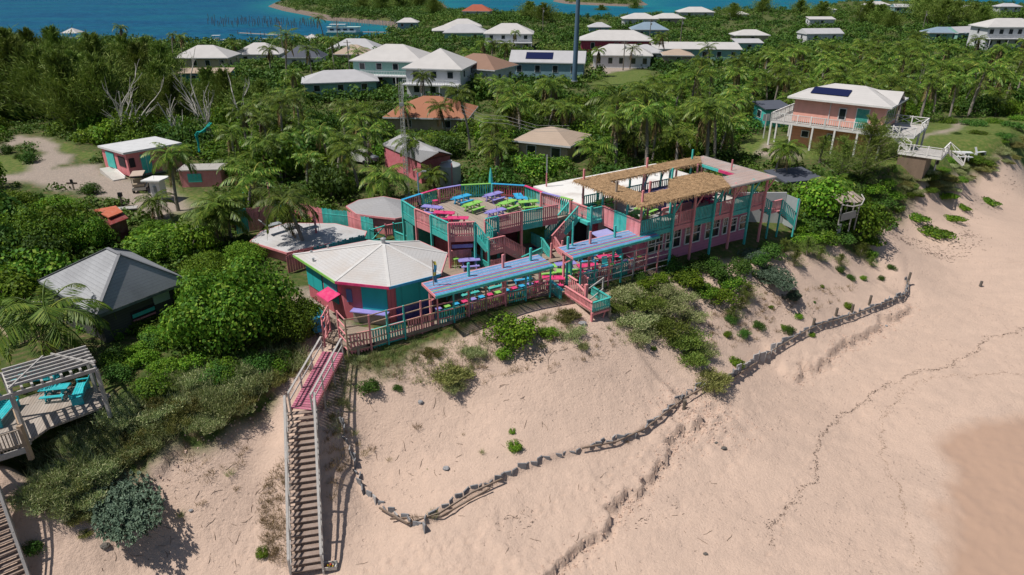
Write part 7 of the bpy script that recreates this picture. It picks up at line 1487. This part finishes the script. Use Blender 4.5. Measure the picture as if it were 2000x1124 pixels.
# ---- hero bushes and trees near the camera
def bush(me,px,py,s,label,name='leafy_bush',cat='bush',grp=None,z=None,dz=-.15):
    p=GP(px,py); return place(me,name,p.x,p.y,p.z+dz,random.uniform(0,6.28),s,label,cat,grp)
bush(BR_N[0],468,660,(1.02,.92,1.28),'huge rounded sea grape bush left of the octagonal bar','sea_grape_bush'); bush(BR_N[1],395,610,(.62,.6,.8),'leafy sea grape crown against the right corner of the cabin roof','sea_grape_bush'); bush(BR_N[0],578,652,(.55,.5,.66),'sea grape bush crowding the gate at the left','sea_grape_bush')
bush(BR_N[0],70,500,(.85,.85,1.05),'large dark leafy tree behind the left corner of the cabin','leafy_tree','tree'); bush(BR_N[0],175,482,(.6,.6,.8),'leafy tree directly behind the cabin roof ridge','leafy_tree','tree'); bush(BR_N[1],20,430,(.75,.75,.7),'bright leafy mound at the left edge below the road','leafy_tree','tree')
bush(BR_N[1],120,425,(.6,.5,.55),'bright green hedge mound below the sandy road','leafy_tree','tree'); bush(BR_N[0],330,505,(.62,.62,.68),'leafy tree between the red-roofed shed and the cabin','leafy_tree','tree'); bush(BR_N[1],410,545,(.5,.5,.55),'leafy tree left of the low cabana roof','leafy_tree','tree'); bush(BR_N[0],300,470,(.45,.45,.5),'leafy bush beside the red roofed shed','leafy_tree','tree')
bush(BR_N[1],480,512,(.45,.45,.45),'leafy bush at the left tip of the low cabana','leafy_tree','tree'); bush(BR_N[0],15,480,(.5,.5,.6),'dark leafy tree at the left edge behind the board path','leafy_tree','tree')
for px,py,s,l in ((180,378,(.95,.95,.8),'round clipped bush at the roadside below the pink shop'),(60,318,(.95,.8,.95),'windswept dark bush on the grass island in the road'),(12,300,(.8,.8,.8),'bush at the left edge beside the road bend'),(35,310,(.35,.35,.5),'small thin bush left of the windswept one')): bush(BR_S[2],px,py,s,l,'round_bush')
for px,py,s,l in ((20,570,(.9,.9,.9),'round green bush left of the cabin path'),(15,600,(1.1,1.1,1.0),'green bush at the left edge above the deck rail'),(15,520,(.9,.9,.9),'bush behind the coloured board path')): bush(BR_S[1],px,py,s,l,'round_bush')
bush(BR_S[0],1003,668,(1.22,1.15,1.25),'bright round bush in front of the nearer striped pergola'); bush(BR_S[0],985,695,.5,'small bright bush at the foot of the round bush'); bush(BR_S[0],1070,655,.5,'bright small bush right of the round bush'); bush(BR_S[2],722,762,.55,'dark green bush alone on the sand below the gate'); bush(BR_S[2],776,760,.26,'tiny dark bush right of the one below the gate')
bush(BR_S[0],1005,876,.36,'bright green plant in the middle of the walled sand'); bush(BR_S[0],1000,843,.2,'smaller green plant just behind the one on the walled sand'); bush(BR_S[0],835,914,.1,'tiny green sprout low on the walled sand'); bush(BR_S[2],68,1075,.42,'small low green shrub at the lower left'); bush(BR_S[0],512,1082,.3,'green plant left of the beach stair foot','leafy_plant','plant')
bush(SIL[0],246,985,(1.3,2.3,.85),'silvery grey-green rounded bush on the sand at lower left','silver_bush'); bush(SIL[1],1500,540,(1.9,1.3,1.0),'silvery sprawling shrub in the shade of the main building','silver_bush'); bush(SIL[1],1470,500,(1.0,.9,.8),'second silvery patch close under the end of the main building','silver_bush'); bush(SIL[1],1545,575,(.8,.7,.5),'silvery tail of shrub running down the dune','silver_bush')
for px,py,s,k,l in ((880,730,(1.15,1.0,.75),1,'brownish olive shrub on the dune edge under the trellis'),(885,752,(.85,.7,.6),0,'olive lower skirt of the brown dune shrub'),(925,690,(.6,.6,.7),0,'green shrub right of the brown one on the dune edge'),(840,690,(.7,.5,.5),1,'dry brown shrub left along the dune edge'),(700,700,(.5,.5,.4),0,'grassy clump at the foot of the corner post'),
  (1105,620,(.9,.6,.75),1,'grey-brown shrub left of the lookout'),(1120,655,(.8,.7,.7),0,'olive shrub tumbling down left of the lookout stilts'),(1135,675,(.5,.4,.4),0,'lowest olive tuft below the lookout')): bush(SHR[k],px,py,s,l,'dune_shrub','shrub')
sl=[(1215,575,1.0,0),(1250,590,1.1,1),(1290,600,1.1,0),(1240,625,1.0,0),(1300,640,1.1,1),(1330,665,1.1,1),(1340,620,.9,0),(1290,565,.8,0),(1245,655,.8,0),(1345,700,1.0,1),(1200,600,.7,1),(1320,580,.9,0),(1275,625,.9,1),(1365,680,.8,0)]
for i,(px,py,s,k) in enumerate(sl): s*=1.3; bush(SHR[(0,2)[k]],px,py,(s,s,.62*s),'olive dune shrub in the thick patch right of the lookout','dune_shrub','shrub','olive shrubs right of the lookout')
bush(SHR[1],1385,745,(1.25,1.1,.85),'large olive shrub spilling over the revetment bend','dune_shrub','shrub'); bush(MAT[1],1435,708,(.8,.6,1.2),'bright clump by the top of the pale piles','leafy_plant','plant')
gs=[(1262,560,.7,0),(1345,555,.95,0),(1375,575,.8,1),(1405,585,.95,0),(1330,545,.8,1),(1290,548,.6,0),(1430,560,.9,1),(1405,540,1.0,2),(1360,530,.8,2),(1445,530,.9,2),(1480,515,.8,2),(1310,530,.8,2),(1500,500,1.0,2),(1250,545,.6,2),(1385,520,.8,2)]
for px,py,s,l in ((225,655,.75,'leafy bush under the front eave of the cabin, left'),(285,650,.7,'leafy bush under the front eave of the cabin, middle'),(335,640,.9,'leafy bush at the right front corner of the cabin'),(185,640,.7,'leafy bush at the left front corner of the cabin')): bush(BR_S[1],px,py,(s*1.2,s,s),l,'leafy_bush')
for i,(px,py,s,k) in enumerate(gs): bush(BR_S[k],px,py,(s,s,s*.8),'green bush in the row at the foot of the main building','leafy_bush','bush','bushes below the main building')
cs=[(1460,590,.42),(1445,605,.3),(1430,625,.3),(1550,520,.4),(1575,500,.45),(1600,510,.35),(1530,500,.4),(1640,520,.3),(1680,500,.35),(1700,520,.25)]
for px,py,s in cs: bush(CASN[px%2],px,py,(s,s,s*.75),'feathery young casuarina on the dune slope below the main building','casuarina_sapling','tree','young casuarinas on the dune')
sm=[(1425,628,.42,2),(1452,655,.42,2),(1480,640,.42,2),(1420,655,.3,0),(1585,655,.25,0),(1540,648,.4,2),(1560,620,.3,0),(1660,545,.35,2),(1640,530,.4,2),(1685,545,.3,0),(1700,500,.5,1),(1740,525,.35,2),(1605,560,.2,0),(1720,545,.3,2),(1655,600,.35,0),(1530,640,.25,1),(1275,680,.2,1),(1505,600,.2,0),(1590,590,.15,2)]
for px,py,s,k in sm: bush(BR_S[k],px,py,(s,s,s),'small green clump dotted on the sand slope behind the revetment','dune_plant','plant','green clumps on the sand slope')
mats_=[(1820,452,(2.1,1.0,1.3),'long green mat of beach creeper low on the right sand'),(1930,396,(1.2,.8,1.3),'oval green mat of creeper alone on the right sand'),(1790,425,(1.3,.7,1.2),'green mat of creeper below the ruined hut bank'),(1855,428,(1.2,.6,1.1),'green creeper mat above the long one'),(1880,405,(1.1,.35,1.0),'narrow trailing creeper mat'),(1690,470,(1.3,.8,1.3),'creeper mat at the foot of the bushy bank'),(1845,385,(1.0,.7,1.2),'brownish creeper clump on the upper bank'),(1300,505,(.8,.4,1.0),'low creeper under the pergola end')]
for px,py,s,l in mats_: s=tuple(q*1.45 for q in s); bush(MAT[1 if px%2 else 0],px,py,s,l,'creeper_mat','ground plant')
# bushy bank at right
bk=[(1600,470,.7),(1640,470,.6),(1680,440,.75),(1650,430,.6),(1690,410,.7),(1720,400,.65),(1700,375,.7),(1660,390,.7),(1745,385,.55),(1620,440,.6),(1570,470,.6),(1730,430,.5),(1755,410,.35),(1590,440,.6),(1560,445,.55),(1780,365,.4),(1640,360,.65),(1600,350,.6),(1550,395,.6),(1560,420,.5),(1580,380,.55),(1680,350,.6),(1730,360,.5)]
for i,(px,py,s) in enumerate(bk): bush(BR_M[(0,1,3,0)[i%4]],px,py,(s,s,s*.7),'leafy bush massed on the bank around the ruined hut','leafy_bush','bush','bushes on the bank around the hut')
rg=[(1790,350,.6,0),(1820,362,.6,1),(1850,345,.7,1),(1875,325,.6,0),(1900,320,.7,1),(1925,310,.8,1),(1955,295,.8,0),(1985,285,.8,1),(1865,370,.4,0),(1895,345,.4,1),(1935,330,.4,0),(1970,318,.5,1),(1765,345,.5,0),(1830,332,.5,2)]
for i,(px,py,s,k) in enumerate(rg): s*=1.5; bush(SHR[k],px,py,(s,s,s*.6),'rough shrub along the dune edge beside the lawn','dune_shrub','shrub','rough shrubs along the right dune edge')
for i,(px,py,s) in enumerate([(1850,240,1.0),(1900,245,1.1),(1940,240,.9),(1980,250,1.1),(1910,262,.7),(1960,268,.8),(1990,235,1.0),(1895,225,.8),(1500,295,.5),(1870,262,.4)]): bush(BR_M[i%2],px,py,(s*.8,s*.8,s*.42),'low dark shrub on the lawn at the right edge','leafy_bush','bush','low shrubs on the right lawn')
for i,(a,b_) in enumerate(in_px([(1765,345),(1830,325),(1900,298),(2000,262),(2010,300),(1960,318),(1900,345),(1840,372),(1775,395)],46,44)):
    s=random.uniform(.5,1.0); bush([SHR[0],SHR[1],BR_S[1],SHR[0]][i%4],a,b_,(s,s,s*.6),'scrubby growth clinging to the eroded dune lip at right','dune_shrub','shrub','scrub on the right dune lip')
# casuarinas over the salmon house and beside the bar
bush(CASL[0],1680,350,(.85,.85,.78),'large feathery casuarina hiding the salmon house corner','casuarina','tree'); bush(CASL[1],1640,352,(.65,.65,.55),'second feathery casuarina left of the large one','casuarina','tree'); bush(CASL[1],1710,335,(.45,.45,.6),'casuarina sapling nearest the salmon house steps','casuarina','tree'); bush(CASN[0],1600,320,(.8,.8,.6),'low feathery tree below the salmon deck posts','casuarina','tree')
# casuarina stand at upper left
for i,(px,py,s) in enumerate([(15,215,1.1),(60,235,1.0),(110,245,1.05),(150,262,1.0),(95,200,1.1),(40,180,1.15),(10,160,1.2),(180,230,1.05),(215,262,.95),(240,225,1.0),(150,200,1.05),(270,250,.85),(290,205,.95),(320,230,.85),(330,190,.85),(200,190,1.0),(350,255,.75),(265,180,.95),(75,160,1.05),(130,165,1.0),(-20,240,1.1),(420,225,.7),(455,240,.75),(480,255,.7),(100,150,.8),(30,130,.9),(330,165,.7),(300,160,.75),(515,225,.6)]):
    p=GP(px,py); place(CAS[i%3],'casuarina',p.x,p.y,p.z,i*1.7,(s*1.05,s*1.05,s*random.uniform(1.05,1.42)),'tall feathery casuarina in the dense stand at the upper left','tree','casuarinas in the upper left stand')
# dead trees
def dead(px,py,h,seed,label):
    r=random.Random(seed); p=GP(px,py); b=MB()
    def br(a,d,l,rad,dep):
        pts=[a]; dd=d.copy()
        for i in range(4): dd=(dd+Vector((r.uniform(-.22,.22),r.uniform(-.22,.22),r.uniform(-.05,.15)))).normalized(); pts.append(pts[-1]+dd*l/4)
        b.tube(pts,[rad*(1-.6*i/4) for i in range(5)],5)
        if dep>0:
            for k in range(r.randint(2,4)): j=r.randint(1,4); br(pts[j],(dd+Vector((r.uniform(-.8,.8),r.uniform(-.8,.8),r.uniform(-.1,.4)))).normalized(),l*r.uniform(.35,.62),rad*.5,dep-1)
    for k in range(r.randint(2,3)): br(Vector((r.uniform(-.3,.3),r.uniform(-.3,.3),-.3)),Vector((r.uniform(-.3,.3),r.uniform(-.2,.2),1)).normalized(),h*r.uniform(.7,1.15),.15,2)
    tag(b.build('dead_tree',DEADM,None,tuple(p)),label,'dead tree')
dead(258,280,9,4,'bleached dead tree with many branches behind the pink shop'); dead(238,284,6.5,5,'leaning bleached dead tree above the left end of the pink shop roof'); dead(355,278,5.5,6,'thin dead tree between the shop and the netting'); dead(402,280,8,7,'tall dead tree draped with teal netting'); dead(416,282,7,9,'thin straight dead trunk right of the netted tree'); dead(485,262,8.5,8,'bleached dead tree forking above the casuarinas, right of the netted one')
# ---- random midfield woods
def spots(n,ylo,yhi,rad,h,seed,poly=None,minsep=2.2,tries=60000,xr=None):
    r=random.Random(seed); out=[]; t_=0
    while len(out)<n and t_<tries:
        t_+=1; y=ylo+(yhi-ylo)*r.random()**1.15; x=r.uniform(-1,1)*(y*.80+6)
        if poly is not None:
            px,py,_=proj(x,y,0)
            if not any(a<px<c_ and b_<py<d_ for a,b_,c_,d_ in poly): continue
        if blocked(x,y,rad) or hides(x,y,rad,h): continue
        if any((x-a)**2+(y-b_)**2<(minsep*(1 if y<110 else 1.5))**2 for a,b_ in out): continue
        if y>100 and sdland(np.array([x]),np.array([y]))[0]<4: continue
        out.append((x,y))
    return out
n_=0
for i,(x,y) in enumerate(spots(205,48,200,2.6,7.5,5,[(940,120,2100,345),(1350,85,2100,345)],2.7)):
    h=random.choice([2.2,4.0,4.0,5.2,5.2]) ; px,py,_=proj(x,y,0); rel,n=where(px,py); s=random.uniform(.95,1.5)
    tree(PCR[i%4],TR[h],'coconut_palm',x,y,ht(x,y)-.1,random.uniform(0,6.28),s,'coconut palm in the dense growth %s %s'%(rel,n),'palm tree','coconut palms %s %s'%(rel,n),h,{2.2:.3,4.0:.9,5.2:.5}[h]); n_+=1
for i,(x,y) in enumerate(spots(55,52,170,2.6,7.5,6,[(480,130,1100,400),(250,330,500,480)],3.4)):
    h=random.choice([2.2,4.0,4.0,5.2]) ; px,py,_=proj(x,y,0); rel,n=where(px,py)
    tree(PCR[i%4],TR[h],'coconut_palm',x,y,ht(x,y)-.1,random.uniform(0,6.28),random.uniform(.8,1.15),'coconut palm in the dense growth %s %s'%(rel,n),'palm tree','coconut palms %s %s'%(rel,n),h,{2.2:.3,4.0:.9,5.2:.5}[h])
for i,(x,y) in enumerate(spots(250,40,165,2.3,3.9,7,None,2.8)):
    px,py,_=proj(x,y,0); rel,n=where(px,py); s=random.uniform(.8,1.45); zt_=random.choice([.8,1.1,1.5]) if y<110 else 1.1; place(BR_M[(0,1,2,3)[i%4]],'broadleaf_tree',x,y,ht(x,y)-.2,random.uniform(0,6.28),(s,s,s*zt_),'leafy green tree in the thick growth %s %s'%(rel,n),'tree','leafy trees %s %s'%(rel,n))
# low gaps filled by smaller bushes where taller trees would hide a house
def stuff_mesh(name,label,pts,R,nq,leaf,mat,cat='undergrowth',flat_=.7):
    r=np.random.default_rng(len(pts)); V=[];T=[crown_pts(np.random.default_rng(s),nq,1.0,9,.5,flat_) for s in range(6)]; VS=[];o=0
    for i,(x,y,z,s) in enumerate(pts):
        p,nv=T[i%6]; a=r.uniform(0,6.28); ca,sa=math.cos(a),math.sin(a); Rm=np.array([[ca,-sa,0],[sa,ca,0],[0,0,1]]); q=p@Rm.T*s*R+np.array([x,y,z+s*R*.25]); m=nv@Rm.T; t_=r.normal(size=(nq,3)); d=t_-(t_*m).sum(1)[:,None]*m; d/=np.linalg.norm(d,axis=1)[:,None]+1e-9
        lf=leaf*r.uniform(.6,1.3,nq)*(.6+.4*s); v,f,_=quads_mesh(name,q,d,m,lf,lf*.75,None); VS.append(v)
    v=np.concatenate(VS); f=np.arange(len(v)).reshape(-1,4); me=np_mesh(name,[(v,f,0)],[mat]); ob=bpy.data.objects.new(name,me); COL.objects.link(ob); tag(ob,label,cat,kind='stuff'); return ob
near_n=0; HEDGE=[]
for i,(px,py,s,l) in enumerate([(1600,42,1.0,'left of the narrow white roof'),(1560,30,.9,'against the far shore at upper right'),(1692,48,1.1,'below the white ridge house'),(1715,52,1.0,'below the white ridge house, right one'),(1740,60,.8,'above the upper right palm grove'),(1795,40,1.5,'darkest on the far right ridge'),(1810,48,1.4,'second darkest on the far right ridge'),(1835,52,1.2,'third along the far right ridge'),(1860,50,1.1,'fourth along the far right ridge'),(1890,48,1.0,'left of the tiered white house, far'),(1915,52,.9,'left of the tiered white house, near'),(1240,26,.9,'at the far shore behind the white hip roofs'),(1175,32,.9,'left at the far shore behind the small grey roof'),(1035,40,1.0,'behind the white house with railings'),(1060,46,1.0,'behind the white house with railings, right one'),(745,25,1.2,'on the headland, left'),(780,20,1.2,'on the headland, middle'),(820,16,1.1,'on the headland, right'),(710,22,1.0,'on the headland tip'),(850,30,1.0,'at the neck of the headland'),(1430,40,.9,'behind the cream hip roof'),(1490,28,1.0,'near the far shore right of the small white roof')]):
    p=GP(px,py); s*=1.25; place(CAS[i%3],'casuarina',p.x,p.y,p.z-.5,i*1.3,(s*1.1,s*1.1,s*.85),'distant feathery casuarina '+l,'tree','distant casuarinas')
for e,w,d,hw,label,fl,nm in HOUSES:
    if nm!='house': continue
    ca,sa=math.cos(e.rotation_euler.z),math.sin(e.rotation_euler.z); Y_=e.location.y; top=hw*((.9 if not any(k_ in label for k_ in ('L-shaped','mint building','crimson','solar','veranda','cream house','pavilion')) else .45) if fl==1 else .36); n=max(3,int(w/2.3)); zb=ht(e.location.x,e.location.y)
    for k in range(n+2):
        for row in range(2):
            x=-w/2-1.5+(w+3)*(k+.5)/(n+2)+random.uniform(-.8,.8); y=-d/2-2.6-1.9*row-random.uniform(0,1.2)-(2.2 if fl==2 else 0); X_=e.location.x+x*ca-y*sa; Yy=e.location.y+x*sa+y*ca
            hz=e.location.z+top*random.uniform(.75,1.2)-.5*row-zb; s_=max(.5,hz/3.0)
            px,py,_=proj(X_,Yy,0)
            if 1150<px<1262 and 105<py<150: continue
            if Y_<125 and row==0: place(BR_M[k%4],'broadleaf_tree',X_,Yy,zb-.3,random.uniform(0,6.28),(max(.7,s_),max(.7,s_),s_),'low leafy tree masking the foot of the '+' '.join(label.split()[:7]),'tree','low trees by the '+' '.join(label.split()[:7]))
            else: HEDGE.append((X_,Yy,zb,max(.55,s_*1.1)))
HEAD=[]
for a,b_ in in_px([(560,14),(600,-3),(700,-10),(830,-10),(862,8),(880,28),(1000,36),(1130,42),(1120,50),(960,50),(790,48),(700,38),(640,32),(600,22)],1500,70)+in_px([(1090,3),(1120,7),(1230,11),(1255,8),(1240,-3),(1120,-5)],160,71):
    g=G(a,b_,SEA+2); d_=float(sdland(np.array([g.x]),np.array([g.y]))[0])
    if d_>5: HEAD.append((g.x,g.y,float(height([g.x],[g.y],False)[0]),random.uniform(.9,1.7)))
for e,w,d,hw,label,fl,nm in HOUSES:
    if nm!='house' or e.location.y<125: continue
    ca,sa=math.cos(e.rotation_euler.z),math.sin(e.rotation_euler.z); zb=ht(e.location.x,e.location.y); hz=e.location.z+hw*.8/fl-zb
    for sx_ in (-1,1):
        for k in range(4):
            x=sx_*(w/2+2.2+random.uniform(0,1.5)); y=-d/2-1.5+(d+1)*k/3; HEDGE.append((e.location.x+x*ca-y*sa,e.location.y+x*sa+y*ca,zb,max(.6,hz/2.7)))
r_=np.random.default_rng(77)
def scatter(n,ylo,yhi,rad,hfun,seed,minland=2,pw=1.0,xk=.82):
    r=random.Random(seed); out=[]; k=0
    while len(out)<n and k<n*12:
        k+=1; y=ylo*(yhi/ylo)**(r.random()**pw); x=r.uniform(-1,1)*(y*xk+6); s=r.uniform(.6,1.25)
        if blocked(x,y,rad*s) or hides(x,y,rad*s,hfun*s): continue
        out.append((x,y,s))
    X=np.array([a for a,_,_ in out]);Y=np.array([b_ for _,b_,_ in out]); sd=sdland(X,Y); Z=height(X,Y,False); return [(x,y,z,s) for (x,y,s),z,d in zip(out,Z,sd) if d>minland]
stuff_mesh('undergrowth','continuous low green undergrowth filling the ground between the trees',scatter(5200,34,170,.9,1.2,8),1.0,46,.30,L_UNDER,flat_=.7)
stuff_mesh('distant_woodland','far green woodland canopy stretching to the harbour and the ridge',scatter(7000,135,760,2.4,3.2,9,3,1.0,.84)+HEDGE+HEAD,2.6,105,.62,L_FAR,'woodland')
# ---- dune grass and scrub at lower left and along the paths
left=[(60,900),(120,860),(230,800),(300,740),(420,720),(540,690),(615,660),(600,700),(560,745),(470,790),(440,820),(330,870),(260,900),(200,950),(150,1010),(100,1020),(55,970)]
for i,(a,b_) in enumerate(in_px(left,95,3)):
    s=random.uniform(.45,.95); bush(SHR[(0,1,0,0)[i%4]],a,b_,(s,s,s*random.uniform(.7,1.1)),'wiry grey-green dune shrub in the thicket right of the pergola deck','dune_shrub','shrub','dune shrubs right of the pergola deck',dz=-.1)
for i,(a,b_) in enumerate(in_px([(215,690),(330,650),(420,690),(560,690),(560,720),(330,760),(240,780)],48,4)):
    s=random.uniform(.35,.7); bush(BR_S[(1,0,2)[i%3]],a,b_,(s,s,s),'leafy bush between the cabin and the dune thicket','leafy_bush','bush','leafy bushes below the cabin')
for i,(a,b_) in enumerate(in_px([(60,980),(130,960),(150,1040),(230,1060),(220,940),(120,900)],14,14)):
    s=random.uniform(.3,.6); bush(SHR[(1,0)[i%2]],a,b_,(s,s,s*.8),'sparse dry shrub left of the silvery bush','dune_shrub','shrub','dry shrubs left of the silvery bush')
def grass_stuff(name,label,polys,n,h,mats,seed):
    pts=[]
    for P,k in polys: pts+=in_px(P,k,seed+k)
    r=np.random.default_rng(seed); PP=[];DD=[];LN=[]
    for a,b_ in pts:
        g=GP(a,b_); m=r.integers(14,44); c_=r.uniform(.05,.22); q=np.c_[g.x+r.normal(size=m)*c_,g.y+r.normal(size=m)*c_,np.full(m,g.z-.03)]; d=np.c_[r.normal(size=(m,2))*.55,np.ones(m)]; d/=np.linalg.norm(d,axis=1)[:,None]; l=h*r.uniform(.35,1.2,m); PP.append(q+d*l[:,None]/2); DD.append(d); LN.append(l)
    P=np.concatenate(PP);D=np.concatenate(DD);l=np.concatenate(LN); v,f,_=quads_mesh(name,P,D,unit(len(P),r),l,.018,None); ob=bpy.data.objects.new(name,np_mesh(name,[(v,f,0)],[mats])); COL.objects.link(ob); tag(ob,label,'grass',kind='stuff')
grass_stuff('dune_grass','wispy dune grass along the trellis and the ramp',[([(675,700),(860,662),(1090,615),(1090,680),(960,700),(860,760),(760,740),(690,730)],260),([(640,700),(690,700),(690,800),(655,860),(635,830)],90),([(1180,590),(1300,560),(1330,640),(1250,690),(1190,660)],120)],0,.42,L_GRASS,31)
grass_stuff('tall_grass','tall grey-green dune grass rising through the thicket right of the pergola deck',[(left,330)],0,.85,L_GRASS,33)
grass_stuff('dry_grass','dry straw-coloured grass clinging beside the beach stair',[([(520,930),(560,900),(565,1100),(525,1100),(505,1000)],130),([(633,800),(665,780),(690,880),(660,960),(640,1000)],60),([(330,880),(470,850),(480,960),(380,1000)],22),([(690,670),(860,640),(1080,600),(1240,660),(1160,700),(900,760),(700,740)],150),([(1300,600),(1560,560),(1700,560),(1500,660),(1400,690)],110)],0,.36,L_DRY,32)
for i,(px,py,k,s) in enumerate([(815,838,1,1.0),(712,890,1,1.1),(728,880,1,.9),(942,886,0,.6),(693,850,0,.8),(847,1010,2,.6),(810,1015,1,.8),(1100,590,0,.7),(450,930,0,.9),(355,1010,0,.8),(480,880,1,.8),(700,870,1,.7),(1225,865,1,.5),(760,900,1,.6),(905,850,1,.4)]):
    p=GP(px,py); place(TU[k],'grass_tuft',p.x,p.y,p.z-.02,i,s,'small grass tuft alone on the sand, %s'%['upper middle','near the revetment corner','second near the corner','centre of the walled sand','just right of the stair','inside the revetment tip','at the revetment tip','beside the lookout','left slope below the thicket','left slope by the silvery bush','left slope just below the thicket','beside the sheet piles','behind the middle piles','mid sand left','upper walled sand'][i],'grass tuft')
# twigs, roots and debris
b=MB(); rr=random.Random(12)
zones=[(in_px([(660,760),(1300,700),(1330,770),(900,940),(720,930)],70,5)),(in_px([(300,900),(540,850),(540,1110),(150,1110)],60,6)),(in_px([(900,980),(1400,870),(1500,1100),(700,1110)],40,7)),(in_px([(1400,600),(1700,540),(1600,610),(1430,690)],50,8)),(in_px([(700,690),(1200,640),(1250,690),(900,740)],70,9))]
for Z_ in zones:
    for a,c_ in Z_:
        g=GP(a,c_); an=rr.uniform(0,6.28); l=rr.choice([.08,.12,.2,.5,.8]); pts=[]; q=Vector((g.x,g.y,g.z+.015))
        for k in range(4): pts.append(q.copy()); an+=rr.uniform(-.5,.5); q=q+Vector((math.cos(an),math.sin(an),0))*l/4; q.z=ht(q.x,q.y)+.02
        b.tube(pts,[.012]*3+[.006],4)
tag(b.build('twigs',flat('twig_brown',(.17,.12,.09),.9)),'scattered twigs and roots lying on the dune sand','debris',kind='stuff')
# close view ordering: everything above is static
